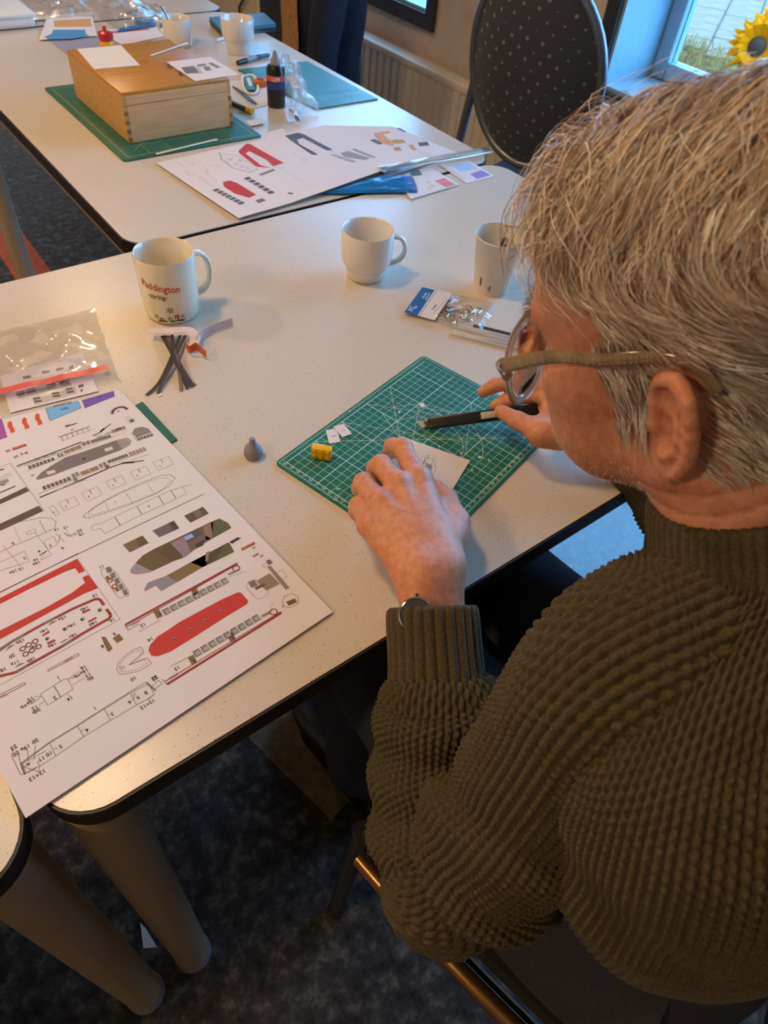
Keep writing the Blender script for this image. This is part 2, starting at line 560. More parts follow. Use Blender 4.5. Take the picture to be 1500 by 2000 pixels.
def sunflower(px, py, x, face):
    c = WX(px, py, x)
    t = empty('sunflower', (c[0], c[1], -0.12), None, 'flower', 'sunflowers outside the window')
    f = np.array(face, float); f /= np.linalg.norm(f)
    u = np.cross(f, [0, 0, 1.0]); u /= np.linalg.norm(u); v = np.cross(u, f)
    d = MB().ball(c, 0.055, 14, sc=(0.9, 0.9, 0.9)); d.build('seed_disc', M['disc'], t)
    proto = None
    for ring, (n, l) in enumerate(((16, 0.115), (13, 0.10))):
        for k in range(n):
            a = 2 * PI * k / n + ring * 0.2
            r = u * math.cos(a) + v * math.sin(a); s = np.cross(f, r)
            o0 = c + r * 0.045 + f * (0.012 * ring)
            m = MB()
            lf = f * (0.015 + 0.02 * ring)
            m.add([o0 - s * .012, o0 + s * .012, o0 + r * l * .5 + s * .022 + lf, o0 + r * l * .5 - s * .022 + lf, o0 + r * l + lf * .5, o0 + r * l * .5 + lf * 1.3], [(0, 1, 5), (1, 2, 5), (2, 4, 5), (4, 3, 5), (3, 0, 5)])
            m.build('petal', M['petal'], t)
    MB().tube([c - f * 0.04, c - f * 0.09 + np.array([0, 0, -0.08]), (c[0], c[1], -0.12)], 0.012, 8).build('stem', M['stemg'], t)
    for k, z in enumerate((0.3, 0.55)):
        p = np.array([c[0], c[1], -0.12 + z * (c[2] + 0.12)]); r = u * (1 if k else -1)
        MB().add([p, p + r * .08 + v * .05, p + r * .17, p + r * .08 - v * .05], [(0, 1, 2), (0, 2, 3)]).build('leaf', M['stemg'], t)
    return t


for k, (px, py, fc, lb) in enumerate(((1478, 92, (-.8, -.5, .35), 'yellow sunflower beyond the window pane, the lower front bloom'), (1512, 58, (-.6, -.2, .7), 'yellow sunflower beyond the window pane, the upper bloom behind'))):
    tag(sunflower(px, py, 4.3 + 0.55 * k, fc), lb)

# radiator below the far window
ry0, ry1, rz0, rz1 = WX(925, 130, 2.1300)[1] - 0.25, 3.80, 0.08, 0.445
t = empty('radiator', (2.1800, (ry0 + ry1) / 2, rz0), 'cream ribbed panel radiator on the wall under the window', 'radiator')
pts = []
pitch = 0.05
n = int((ry1 - ry0) / pitch)
front = []
for i in range(n):
    y = ry0 + 0.01 + i * pitch
    front += [(2.1350, y), (2.1350, y + 0.034), (2.1440, y + 0.038), (2.1440, y + 0.046)]
front = [(2.1500, ry0)] + front + [(2.1500, ry1)]
MB().prism(front, rz0 + 0.015, rz1 - 0.02).build('front_panel', M['radiator'], t, 20)
MB().box((2.1950, ry0, rz0 + 0.015), (2.2050, ry1, rz1 - 0.02)).build('back_panel', M['radiator'], t, 0)
MB().box((2.1320, ry0 - 0.004, rz1 - 0.03), (2.2100, ry1 + 0.004, rz1), 0.006).build('top_grille', M['radiator'], t)
MB().box((2.1340, ry0 - 0.004, rz0), (2.1480, ry1 + 0.004, rz0 + 0.02), 0.004).build('bottom_rail', M['radiator'], t)
for yy in (ry0, ry1):
    MB().box((2.1400, yy - 0.004, rz0), (2.2100, yy + 0.004, rz1 - 0.02), 0.002).build('side_panel', M['radiator'], t)
for yy in (ry0 + 0.3, ry1 - 0.3):
    MB().box((2.2050, yy - 0.02, rz0 + 0.1), (2.2495, yy + 0.02, rz1 - 0.1)).build('bracket', M['radiator'], t, 0)
# ledge pipe below the near window
q0 = WX(1150, 205, 2.1900)
pp = empty('wall_pipe', (2.2000, 0.7, q0[2]), 'pale pipe run along the wall below the near window', 'pipe')
MB().tube([(2.2000, -0.4, q0[2]), (2.2000, q0[1] + 0.05, q0[2])], 0.022, 12).build('pipe', M['radiator'], pp)
for yy in (-0.1, q0[1] - 0.1):
    MB().box((2.2000, yy - 0.01, q0[2] - 0.026), (2.2495, yy + 0.01, q0[2] + 0.026), 0.003).build('clip', M['radiator'], pp)

# ceiling lamps
for k, ((lx, ly), pw) in enumerate(zip(LAMPS, LAMP_W)):
    t = empty('ceiling_lamp', (lx, ly, RH), ('round ceiling lamp above the far end of the left aisle', 'round ceiling lamp above the lettered mug', 'round ceiling lamp over the floor left of the printed sheet', 'round ceiling lamp above the hindmost table', 'unseen round fill lamp added behind the seated man')[k], 'lamp', 'ceiling lamps')
    MB().lathe([(0.0, -0.001), (0.15, -0.001), (0.16, -0.05), (0.152, -0.05), (0.145, -0.01), (0, -0.01)], 32, (lx, ly, RH)).build('housing', M['white_pl'], t)
    l = bpy.data.lights.new('lamp_glow', 'AREA'); l.shape = 'DISK'; l.size = 0.28; l.energy = pw * 1.0; l.color = (1.0, 0.67, 0.36)
    o = bpy.data.objects.new('lamp_glow', l); COL.objects.link(o); o.location = (lx, ly, RH - 0.03); 
    o.parent = t; o.matrix_parent_inverse = Matrix.Translation((-lx, -ly, -RH))


# ------------------------------------------------------------------ tables
def table(name, x0, y0, x1, y1, label, legs=((0, 0), (1, 0), (1, 1), (0, 1)), inset=0.034):
    t = empty(name, ((x0 + x1) / 2, (y0 + y1) / 2, 0), label, 'table', 'meeting tables')
    MB().prism(rounded(x0 + 0.0025, y0 + 0.0025, x1 - 0.0025, y1 - 0.0025, 0.045), TT - 0.003, TT).build('tabletop', M['laminate'], t)
    MB().prism(rounded(x0, y0, x1, y1, 0.0475), TT - 0.026, TT - 0.0012).build('edge_band', M['edge'], t)
    ix0, iy0, ix1, iy1 = x0 + 0.022, y0 + 0.022, x1 - 0.022, y1 - 0.022
    for lo, hi in (((ix0 + .03, iy0), (ix1 - .03, iy0 + .025)), ((ix0 + .03, iy1 - .025), (ix1 - .03, iy1)), ((ix0, iy0 + .03), (ix0 + .025, iy1 - .03)), ((ix1 - .025, iy0 + .03), (ix1, iy1 - .03))):
        MB().box((lo[0], lo[1], TT - 0.074), (hi[0], hi[1], TT - 0.0262), 0.004).build('apron_rail', M['frame'], t)
    for a, b in legs:
        lx, ly = (x0 + inset, x1 - inset)[a], (y0 + inset, y1 - inset)[b]
        lg = MB().lathe([(0.026, 0.012), (0.029, TT - 0.0265)], 24, (lx, ly, 0)).build('leg', M['frame'], t)
        MB().lathe([(0.024, 0.0), (0.028, 0.004), (0.028, 0.03), (0.0262, 0.034)], 24, (lx, ly, 0)).build('foot', M['grey_pl'], lg)
    return t


main_t = table('meeting_table', -0.062, 0.258, 1.163, 1.066, 'cream speckled table at which the man in the sweater sits')
left_t = table('meeting_table', -1.31, 0.252, -0.076, 1.06, 'cream speckled table at the lower left, under the corner of the big printed sheet')
far_t = table('meeting_table', 0.352, 1.072, 1.166, 2.266, 'cream speckled table carrying the wooden box')
last_t = table('meeting_table', 0.345, 2.275, 1.172, 3.49, 'cream speckled table behind the one with the wooden box', inset=0.06)

ba, bb = W(1284, 952, .668), W(1268, 1060, .42)
MB().tube([ba, bb, bb + (bb - ba) * .7], .011, 8, flat=(1.3, .6)).build('leg_brace', M['frame_dark'], main_t)
# ------------------------------------------------------------------ flat print, lettering
_fonts = {}


def text_geo(body):
    """Vertices and faces of a line of lettering, unit height, centred."""
    if body not in _fonts:
        c = bpy.data.curves.new('lettering', 'FONT')
        c.body = body; c.align_x = 'CENTER'; c.align_y = 'CENTER'; c.size = 1.0; c.resolution_u = 2; c.offset = 0.012
        o = bpy.data.objects.new('lettering', c)
        me = o.to_mesh()
        _fonts[body] = ([tuple(v.co[:2]) for v in me.vertices], [tuple(p.vertices) for p in me.polygons])
        o.to_mesh_clear(); bpy.data.objects.remove(o); bpy.data.curves.remove(c)
    return _fonts[body]


class Print:
    """Flat print on a sheet: filled outlines, strokes and letters a hair above the paper."""

    def __init__(self, z, conv=None):
        self.z, self.mb, self.mats, self.conv, self.k = z, MB(), [], conv, 0

    def mi(self, rgb):
        m = ink(*rgb)
        if m not in self.mats: self.mats.append(m)
        return self.mats.index(m)

    def p(self, q):
        if self.conv: q = self.conv(q)
        return W(q[0], q[1], self.z)

    def fill(self, pts, rgb, lift=0):
        self.k += 1
        P = [self.p(q) for q in pts]
        c = sum(P) / len(P)
        z = self.z + 0.00012 + 0.00006 * lift
        b = bmesh.new()
        vs = [b.verts.new((p[0], p[1], z)) for p in P]
        f = b.faces.new(vs)
        b.normal_update()
        if f.normal.z < 0: bmesh.ops.reverse_faces(b, faces=[f])
        bmesh.ops.triangulate(b, faces=[f])
        self.mb.bm(b, self.mi(rgb))
        return self

    def line(self, pts, w, rgb, closed=False, lift=1, dash=None):
        P = [self.p(q) for q in pts]
        if closed: P.append(P[0])
        z = self.z + 0.00012 + 0.00006 * lift
        m = self.mi(rgb)
        for a, b in zip(P[:-1], P[1:]):
            d = (b - a)[:2]; L = np.linalg.norm(d)
            if L < 1e-6: continue
            d /= L; n = np.array([-d[1], d[0]]) * w / 2
            segs = [(0, L)] if not dash else [(s, min(s + dash * 0.6, L)) for s in np.arange(0, L, dash)]
            for s0, s1 in segs:
                q0, q1 = a[:2] + d * s0, a[:2] + d * s1
                self.mb.add([(*(q0 - n), z), (*(q1 - n), z), (*(q1 + n), z), (*(q0 + n), z)], [(0, 1, 2, 3)], m)
        return self

    def text(self, body, q, h, rgb, d):
        vs, fs = text_geo(body)
        c = self.p(q); u = np.array(d[:2]) / np.linalg.norm(d[:2]); v = np.array([-u[1], u[0]])
        z = self.z + 0.0003
        self.mb.add([(*(c[:2] + u * x * h + v * y * h), z) for x, y in vs], fs, self.mi(rgb))
        return self

    def ring(self, q, r, w, rgb, n=16):
        c = self.p(q); z = self.z + 0.00024
        vs = [];
        for k in range(n):
            a = 2 * PI * k / n
            for rr in (r - w / 2, r + w / 2): vs.append((c[0] + rr * math.cos(a), c[1] + rr * math.sin(a), z))
        self.mb.add(vs, [(2 * k, 2 * k + 1, (2 * k + 3) % (2 * n), (2 * k + 2) % (2 * n)) for k in range(n)], self.mi(rgb))
        return self

    def windows(self, a, b, n, hw, rgb, gap=0.25, off=0.0, lift=3):
        """A row of n small panes between a and b (picture points), hw the half height in metres."""
        A, B = self.p(a), self.p(b)
        d = (B - A)[:2]; L = np.linalg.norm(d); d /= L; nn = np.array([-d[1], d[0]])
        m = self.mi(rgb); z = self.z + 0.00012 + 0.00006 * lift; st = L / n
        for k in range(n):
            q0 = A[:2] + d * (k * st + st * gap / 2) + nn * off; q1 = A[:2] + d * ((k + 1) * st - st * gap / 2) + nn * off
            self.mb.add([(*(q0 - nn * hw), z), (*(q1 - nn * hw), z), (*(q1 + nn * hw), z), (*(q0 + nn * hw), z)], [(0, 1, 2, 3)], m)
        return self

    def build(self, name, parent):
        return self.mb.build(name, self.mats, parent, 0)


def PXY(pts, z):
    return [tuple(W(x, y, z)[:2]) for x, y in pts]


def sheet(name, px, z, label, cat, mat='paper', th=0.0003, group=None):
    """A flat sheet of paper or card lying at height z, its corners given where the photograph shows them."""
    P = PXY(px, z + th)
    c = np.mean(P, 0)
    t = empty(name, (c[0], c[1], z), label, cat, group)
    MB().prism(P, z, z + th).build('sheet', M[mat], t, 0)
    return t


def hz(base, px, py):
    """Height above which the point straight over base appears at (px, py)."""
    zs = np.arange(0.4, 1.25, 0.001)
    d = [np.linalg.norm(W(px, py, z)[:2] - np.array(base[:2])) for z in zs]
    return zs[int(np.argmin(d))]


def crumple(name, corners, amp, mats, parent, nx=18, ny=14, seed=0, base=0.0, edge=0.4):
    """A crumpled sheet spanned over four 3-D corners, bulging upwards."""
    from mathutils import noise
    c = [np.array(p, float) for p in corners]
    vs, fs = [], []
    for j in range(ny + 1):
        for i in range(nx + 1):
            u, v = i / nx, j / ny
            p = (c[0] * (1 - u) + c[1] * u) * (1 - v) + (c[3] * (1 - u) + c[2] * u) * v
            q = Vector((p[0] * 22 + seed, p[1] * 22, seed * 1.7))
            e = (4 * u * (1 - u) * 4 * v * (1 - v)) ** edge
            h = abs(noise.noise(q)) * 1.2 + 0.6 * abs(noise.noise(q * 2.3)) + base
            vs.append((p[0] + noise.noise(q * 1.3 + Vector((5, 0, 0))) * amp * .5, p[1] + noise.noise(q * 1.3 + Vector((0, 9, 0))) * amp * .5, p[2] + amp * h * e))
    for j in range(ny):
        for i in range(nx):
            a = j * (nx + 1) + i
            fs += [(a, a + 1, a + nx + 2), (a, a + nx + 2, a + nx + 1)]
    return MB().add(vs, fs).build(name, mats, parent, 25)


DK = (44, 42, 46); GR = (132, 124, 122); RED = (196, 48, 42); DRED = (150, 44, 52); LG = (170, 164, 164)


# ------------------------------------------------------------------ near table: the big printed sheet and what lies around it
def near_papers():
    z = TT
    # a cutting mat peeping out below the papers
    t = sheet('cutting_mat', [(278, 784), (346, 858), (250, 900), (190, 830)], z, 'dark green mat corner peeping out under the big printed sheet', 'cutting mat', 'mat_dark', 0.0025)
    # sheet below with the coloured labels
    t = sheet('printed_sheet', [(-60, 836), (232, 761), (262, 800), (-40, 900)], z + 0.0028, 'white sheet with purple and blue labels, mostly under the big printed sheet', 'paper')
    P = Print(z + 0.0031)
    P.fill([(89, 798), (152.5, 783), (158.6, 797), (98, 822)], (120, 184, 226)).line([(89, 798), (152.5, 783), (158.6, 797), (98, 822)], .0006, (60, 90, 130), True)
    P.fill([(159.5, 781.6), (222, 763.4), (225, 776), (166, 798)], (120, 86, 176))
    P.fill([(-20, 822), (3.5, 818), (14.7, 854), (-20, 866)], (164, 84, 160))
    for cx, cy in ((21.7, 833), (50, 826), (75.4, 818)):
        P.fill([(cx - 7, cy - 7), (cx - 2, cy - 11), (cx + 2, cy - 8), (cx + 3, cy), (cx + 6, cy + 4), (cx + 8, cy + 10), (cx - 1, cy + 13), (cx - 3, cy + 5), (cx - 7, cy + 1)], (214, 84, 48))
    td = W(90, 800) - W(155, 783)
    for k, (s, x, y) in enumerate((('Contact', 122, 790), ('lijm', 126, 799), ('C', 195, 775))):
        P.text(s, (x, y), .0065, (50, 70, 110), td)
    P.build('printed_labels', t)
    z = TT + 0.0034
    a, b, d = W(240, 768, z), W(650, 1195, z), W(50, 1598, z)
    c4 = a + (d - b)
    t = empty('printed_sheet', tuple((a + b + c4 + d) / 4 * [1, 1, 0] + [0, 0, z]), 'big white printed sheet of upside-down ship cut-outs with red hulls on the near table', 'paper')
    # the sheet sags a little over the gap and lifts along its right edge
    nx, ny = 24, 30
    vs, fs = [], []
    for j in range(ny + 1):
        for i in range(nx + 1):
            u, v = i / nx, j / ny
            p = a + (b - a) * v + (c4 - a) * u
            vs.append((p[0], p[1], z - 0.0002 * (u > 2)))
    for j in range(ny):
        for i in range(nx):
            q = j * (nx + 1) + i
            fs.append((q, q + nx + 1, q + nx + 2, q + 1))
    s = MB().add(vs, fs)
    n0 = len(s.v)
    MB().prism([tuple(a[:2]), tuple(b[:2]), tuple(d[:2]), tuple(c4[:2])], z - 0.0003, z).build('sheet', M['paper'], t, 0)
    P = Print(z)
    A = lambda q: (q[0] / 3.75, 730 + q[1] / 3.75)
    B = lambda q: (q[0] / 4.2857, 1080 + q[1] / 4.2857)
    Cc = lambda q: (200 + q[0] / 3.26, 960 + q[1] / 3.26)
    D = lambda q: (q[0] / 3.75, 1250 + q[1] / 3.75)
    td = d - b
    TX = lambda s, q, h=.0052: P.text(s, q, h, DK, td)
    # upper drawings
    P.conv = A
    P.fill([(85, 545), (185, 512), (200, 527), (95, 560)], (196, 112, 66)).fill([(92, 556), (195, 522), (200, 527), (95, 562)], (120, 60, 36), 1)
    P.fill([(150, 583), (203, 570), (206, 585), (152, 598)], (196, 90, 96)).fill([(168, 578), (180, 575), (183, 590), (170, 593)], (230, 220, 220), 1)
    TX('22', (60, 565)); TX('23', (118, 608))
    P.line([(480, 390), (565, 362)], .0016, DK); TX('19b', (497, 376), .004)
    P.line([(430, 465), (660, 385)], .0014, GR).line([(452, 494), (680, 405)], .0004, GR)
    for k in range(6): P.line([(450 + k * 38, 462 - k * 13), (460 + k * 38, 488 - k * 14)], .0008, GR)
    TX('21', (527, 412), .004)
    for (x0, y0), (x1, y1), s in (((122, 678), (600, 500), 1), ((290, 908), (790, 695), -1)):
        P.line([(x0, y0), (x1, y1)], .0016, DK)
    P.line([(122, 690), (640, 505), (910, 395)], .0004, GR).line([(200, 712), (930, 420)], .0004, GR).line([(180, 672), (700, 480), (820, 420)], .0004, GR)
    P.windows((205, 690), (400, 622), 7, .0028, (104, 98, 98)).windows((418, 605), (466, 590), 2, .003, GR).windows((470, 580), (595, 532), 3, .0028, (150, 126, 96), .08)
    P.windows((600, 520), (660, 500), 2, .0032, GR).windows((668, 500), (812, 455), 6, .0026, (112, 106, 106), .1).windows((820, 425), (918, 392), 4, .003, (150, 138, 138), .15)
    P.windows((250, 640), (420, 575), 3, .0008, LG, .3).windows((690, 470), (900, 395), 3, .0008, LG, .3)
    P.line([(680, 456), (730, 432), (765, 402), (815, 366)], .0013, DK).line([(735, 426), (765, 400)], .0026, DK)
    P.fill([(262, 768), (300, 725), (390, 665), (480, 612), (600, 575), (850, 487), (930, 468), (965, 490), (955, 520), (895, 555), (640, 650), (500, 700), (400, 740), (275, 778)], (126, 116, 114))
    P.fill([(850, 487), (930, 468), (965, 490), (955, 520), (895, 555)], (158, 154, 152), 1)
    P.fill([(340, 718), (400, 703), (410, 724), (350, 742)], (216, 210, 210), 1).fill([(763, 550), (820, 532), (830, 555), (772, 571)], (216, 210, 210), 1)
    P.fill([(596, 625), (613, 613), (632, 620), (618, 636)], (66, 62, 62), 2)
    TX('14', (243, 742), .004)
    P.fill([(965, 440), (985, 400), (1040, 388), (1085, 400), (1110, 428), (1000, 465)], (138, 132, 132)).fill([(975, 468), (1112, 428), (1132, 452), (1010, 497)], (190, 184, 184)).windows((1005, 482), (1120, 447), 5, .002, (96, 92, 94), .3)
    P.line([(820, 295), (832, 264), (868, 246), (908, 244), (935, 262)], .0034, (86, 80, 80)).line([(805, 290), (820, 250), (868, 230), (915, 230), (945, 252)], .0003, GR, dash=.002); TX('18', (870, 272), .004)
    P.line([(920, 320), (945, 312), (985, 340), (955, 365)], .0004, GR, True).windows((945, 350), (985, 338), 1, .0026, (110, 104, 106))
    P.line([(275, 885), (700, 712), (1060, 565)], .0004, GR).line([(300, 900), (800, 690), (1090, 590)], .0004, GR)
    P.windows((310, 842), (520, 765), 7, .003, (100, 94, 94)).windows((525, 752), (580, 730), 2, .0034, GR).windows((590, 735), (722, 685), 2, .003, (150, 126, 96), .08)
    P.windows((725, 678), (780, 655), 2, .003, GR).windows((790, 648), (935, 595), 6, .0026, (112, 106, 106), .1).windows((945, 592), (1068, 548), 5, .0034, (160, 146, 146), .2)
    P.windows((535, 780), (570, 768), 1, .003, GR).windows((768, 690), (805, 675), 1, .003, (120, 92, 92)).windows((400, 860), (640, 770), 3, .0008, LG, .3)
    P.line([(800, 690), (900, 655), (985, 645), (1055, 636)], .0014, DK).line([(895, 655), (985, 648)], .0024, DK)
    for q, s in (((505, 950), '7'), ((672, 878), '6'), ((850, 795), '5'), ((1028, 725), '4'), ((1195, 655), '3')):
        x, y = q
        P.line([(x - 75, y - 5), (x + 40, y - 50), (x + 76, y + 8), (x - 35, y + 56)], .0004, GR, True).line([(x - 18, y - 28), (x, y)], .0009, GR); TX(s, (x - 22, y + 22), .0036)
    P.line([(360, 980), (390, 965), (437, 1030), (408, 1043)], .0004, GR, True); TX('1b', (395, 1015), .003)
    hull = [(610, 1040), (680, 985), (750, 940), (900, 860), (1060, 790), (1180, 745), (1250, 740), (1282, 765), (1240, 822), (1140, 880), (970, 950), (800, 1010), (660, 1055), (618, 1055)]
    P.line(hull, .0010, GR, True, dash=.0032).line([((x - 940) * .9 + 940, (y - 900) * .86 + 900) for x, y in hull], .0003, GR, True)
    P.line([(770, 940), (795, 1005)], .0004, GR).line([(920, 870), (970, 945)], .0004, GR).line([(1080, 800), (1120, 870)], .0004, GR); TX('2', (845, 940), .003); TX('1', (985, 855), .003)
    P.line([(665, 1130), (690, 1103), (735, 1100), (840, 1048), (1000, 970), (1160, 895), (1250, 855), (1330, 830), (1410, 808)], .0004, GR).line([(665, 1130), (690, 1150), (735, 1130), (770, 1172), (880, 1112), (1040, 1030), (1200, 960), (1290, 915), (1368, 880), (1340, 835)], .0004, GR)
    for q0, q1 in (((840, 1048), (882, 1112)), ((1000, 970), (1040, 1030)), ((1160, 895), (1200, 958)), ((1250, 855), (1290, 915))): P.line([q0, q1], .0009, GR)
    TX('8', (1090, 970), .0036)
    P.line([(-40, 1620), (300, 1450), (1495, 880)], .0007, (70, 66, 66))
    P.line([(-40, 702), (75, 655), (330, 1010)], .0005, GR)
    P.fill([(-40, 940), (190, 830), (217, 858), (-40, 975)], (92, 76, 70)).fill([(-40, 1118), (285, 966), (318, 1005), (-40, 1170)], (92, 76, 70))
    P.line([(-20, 712), (28, 698)], .0016, DK).line([(-20, 772), (70, 728), (82, 745), (-20, 790)], .0004, GR).fill([(-20, 795), (56, 768), (66, 790), (-20, 828)], (150, 144, 144)).line([(-20, 880), (115, 822)], .0014, DK)
    TX('19a', (28, 812), .004)
    P.line([(-30, 1140), (120, 1090), (300, 1055), (375, 1055), (412, 1085), (400, 1130), (330, 1165), (100, 1260), (-30, 1320)], .0005, GR).line([(290, 1075), (335, 1160)], .0006, GR).line([(190, 1165), (255, 1135), (265, 1158), (200, 1182)], .0004, GR, True).line([(105, 1130), (150, 1230)], .0004, GR).line([(25, 1260), (150, 1410)], .0004, GR).line([(255, 1160), (380, 1330)], .0004, GR)
    P.line([(320, 1225), (395, 1190), (420, 1250), (350, 1290)], .0004, GR, True).line([(290, 1330), (345, 1298)], .0014, (110, 120, 126)).line([(410, 1170), (470, 1230)], .0005, GR).line([(440, 1180), (430, 1240)], .0005, GR).line([(480, 1140), (520, 1195), (590, 1160)], .0004, GR).line([(470, 1165), (500, 1190), (560, 1165)], .0009, GR)
    P.line([(-20, 1390), (180, 1300), (215, 1375), (-20, 1450)], .0004, GR).line([(300, 1365), (330, 1300)], .0004, GR).line([(300, 1365), (370, 1330)], .0004, GR)
    for s, x, y in (('2', 97, 1243), ('13', 415, 1140), ('12', 482, 1125), ('22', 583, 1150), ('19', 595, 1175), ('9', 457, 1275), ('3', 370, 1258), ('4', 288, 1300), ('5', 180, 1350), ('16', 262, 1362), ('16a', 268, 1388), ('15', 155, 1428), ('15a', 97, 1450)): TX(s, (x, y))
    # photographs of a barge and the red hull
    P.conv = Cc
    BR = (98, 82, 54)
    P.fill([(130, 340), (255, 280), (295, 328), (175, 388)], BR).fill([(130, 340), (210, 302), (240, 352), (175, 388)], (118, 100, 66), 1)
    P.fill([(318, 250), (455, 185), (490, 235), (362, 292)], (112, 96, 102)).fill([(420, 202), (455, 185), (490, 235), (455, 250)], (78, 66, 62), 1)
    P.fill([(520, 155), (640, 97), (678, 140), (560, 200)], (92, 82, 66)).fill([(575, 128), (615, 110), (640, 150), (600, 172)], (120, 104, 92), 1)
    P.fill([(178, 515), (180, 495), (215, 450), (260, 405), (330, 365), (500, 285), (700, 190), (745, 172), (800, 200), (822, 232), (700, 300), (530, 400), (420, 460), (300, 515), (230, 526), (200, 526)], (104, 86, 52))
    P.fill([(178, 515), (180, 495), (212, 455), (300, 500), (325, 505), (300, 515), (230, 526), (200, 526)], (150, 146, 156), 1)
    P.fill([(330, 372), (430, 328), (520, 420), (440, 448)], (92, 74, 48), 1).fill([(428, 332), (520, 288), (565, 388), (525, 420)], (146, 126, 138), 1)
    P.fill([(512, 285), (600, 245), (640, 268), (545, 322)], (82, 76, 80), 2).fill([(518, 290), (568, 268), (584, 290), (534, 314)], (146, 172, 226), 3)
    P.fill([(545, 322), (640, 272), (690, 300), (560, 388)], (112, 92, 84), 1).fill([(590, 340), (660, 300), (640, 345), (600, 360)], (54, 50, 52), 2)
    P.fill([(640, 225), (705, 195), (700, 300), (660, 310)], (140, 116, 96), 1).fill([(690, 200), (745, 174), (800, 200), (822, 232), (705, 296)], (92, 94, 56), 1)
    P.fill([(265, 622), (290, 580), (410, 535), (480, 575), (375, 635), (340, 600), (272, 637)], (140, 136, 148)).fill([(408, 536), (560, 452), (680, 390), (660, 470), (480, 575)], (126, 104, 60)).fill([(560, 452), (800, 325), (840, 385), (640, 482)], (78, 68, 44)).fill([(780, 340), (808, 325), (840, 385), (720, 440)], (94, 94, 58), 1).fill([(660, 390), (682, 378), (672, 440), (655, 448)], (150, 124, 104), 2)
    P.fill([(808, 322), (860, 292), (885, 296), (825, 334)], (56, 52, 54), 1)
    P.fill([(880, 362), (968, 318), (974, 334), (890, 377)], (196, 108, 62)).fill([(886, 372), (972, 328), (974, 334), (890, 377)], (120, 60, 36), 1); TX('22', (965, 358), .004)
    P.fill([(955, 410), (993, 390), (998, 402), (962, 420)], (190, 90, 100)); TX('23', (1015, 410), .004)
    P.fill([(1050, 482), (1068, 470), (1192, 612), (1168, 628)], (138, 132, 124)).line([(1015, 470), (1070, 435), (1085, 452), (1030, 485)], .0004, GR, True).windows((1045, 458), (1078, 442), 1, .003, (108, 104, 106)).line([(1105, 522), (1140, 497), (1178, 540), (1142, 562)], .0004, GR, True)
    P.line([(925, 578), (975, 562), (1060, 640), (1040, 670), (990, 685), (960, 660), (915, 610)], .0004, GR, True).fill([(980, 570), (1065, 520), (1130, 588), (1045, 632), (1010, 602)], (142, 128, 100)).windows((932, 600), (985, 575), 1, .004, (124, 118, 120)).fill([(968, 610), (1030, 582), (1040, 598), (980, 628)], (110, 92, 66), 1)
    P.line([(1145, 700), (1160, 668), (1205, 650), (1248, 672), (1246, 712), (1200, 740), (1165, 735)], .0005, GR, True).fill([(1170, 702), (1225, 680), (1240, 704), (1186, 729)], (122, 84, 52)); TX('7', (1147, 730), .004)
    P.fill([(292, 1010), (305, 975), (350, 925), (420, 880), (480, 838), (660, 740), (760, 688), (860, 643), (882, 643), (930, 698), (920, 718), (780, 802), (640, 892), (520, 967), (430, 1022), (350, 1050), (312, 1046)], (198, 52, 44))
    for x, y in ((455, 938), (553, 878), (653, 820), (750, 760)): P.fill([(x - 15, y), (x + 2, y - 12), (x + 15, y - 2), (x - 2, y + 12)], (150, 140, 136), 2).fill([(x - 12, y + 2), (x, y + 10), (x + 13, y), (x + 4, y - 2)], (76, 70, 70), 3)
    for (l0, l1), (w0, w1), drs, red in ((((145, 850), (860, 458)), ((385, 775), (800, 560)), ((350, 775), (592, 645)), 1), (((412, 1228), (1140, 772)), ((580, 1042), (1000, 795)), ((572, 1072), (818, 925)), -1)):
        P.line([l0, l1], .0024, DRED)
        off = (8, 14) if red > 0 else (-12, -20)
        P.line([(l0[0] + off[0], l0[1] + off[1]), (l1[0] + off[0] / 3, l1[1] + off[1] / 3)], .0008, DRED)
        P.line([w0, w1], .0005, GR)
        P.windows(w0, w1, 9, .0036, (124, 120, 122), .16); P.windows((w0[0] + 6, w0[1] + 1), (w1[0] + 6, w1[1] + 1), 9, .0022, (168, 164, 168), .4, lift=5)
        for x, y in drs: P.fill([(x - 28, y - 12), (x + 6, y - 32), (x + 34, y + 18), (x, y + 36)], (124, 100, 66), 3).fill([(x + 2, y), (x + 18, y - 8), (x + 28, y + 10), (x + 12, y + 20)], (86, 76, 66), 4)
        P.line([(w0[0] - 150, w0[1] + 118 - (0 if red > 0 else 45)), (w0[0] - 10, w0[1] + 40 - (0 if red > 0 else 38))], .0005, GR)
    P.line([(145, 852), (165, 885), (230, 845)], .0005, DK).line([(380, 1195), (412, 1228)], .0005, DK).fill([(180, 845), (235, 818), (240, 830), (186, 858)], (206, 150, 152), 1).fill([(425, 1185), (480, 1155), (485, 1166), (430, 1198)], (206, 150, 152), 1)
    P.ring((852, 490), .0035, .0012, DRED).ring((1090, 767), .0035, .0012, DRED).windows((790, 535), (880, 492), 1, .0012, GR).windows((1005, 800), (1075, 765), 1, .0012, GR)
    P.line([(800, 548), (915, 508)], .0004, GR).line([(1065, 738), (1090, 706)], .0004, GR)
    bow = [(90, 1130), (100, 1095), (140, 1050), (190, 1010), (245, 990), (265, 1025), (170, 1105), (285, 1060), (312, 1095), (230, 1145), (150, 1160), (110, 1162)]
    P.line(bow, .0005, GR, True).line([((x - 190) * .8 + 188, (y - 1080) * .8 + 1082) for x, y in bow], .0005, GR, True, dash=.003).ring((130, 1122), .0016, .0005, GR)
    for s, x, y in (('12', 258, 850), ('14', 305, 940), ('13', 475, 1125), ('10', 197, 1192), ('22', 333, 1190), ('9', 75, 905), ('8', 0, 985)): TX(s, (x, y))
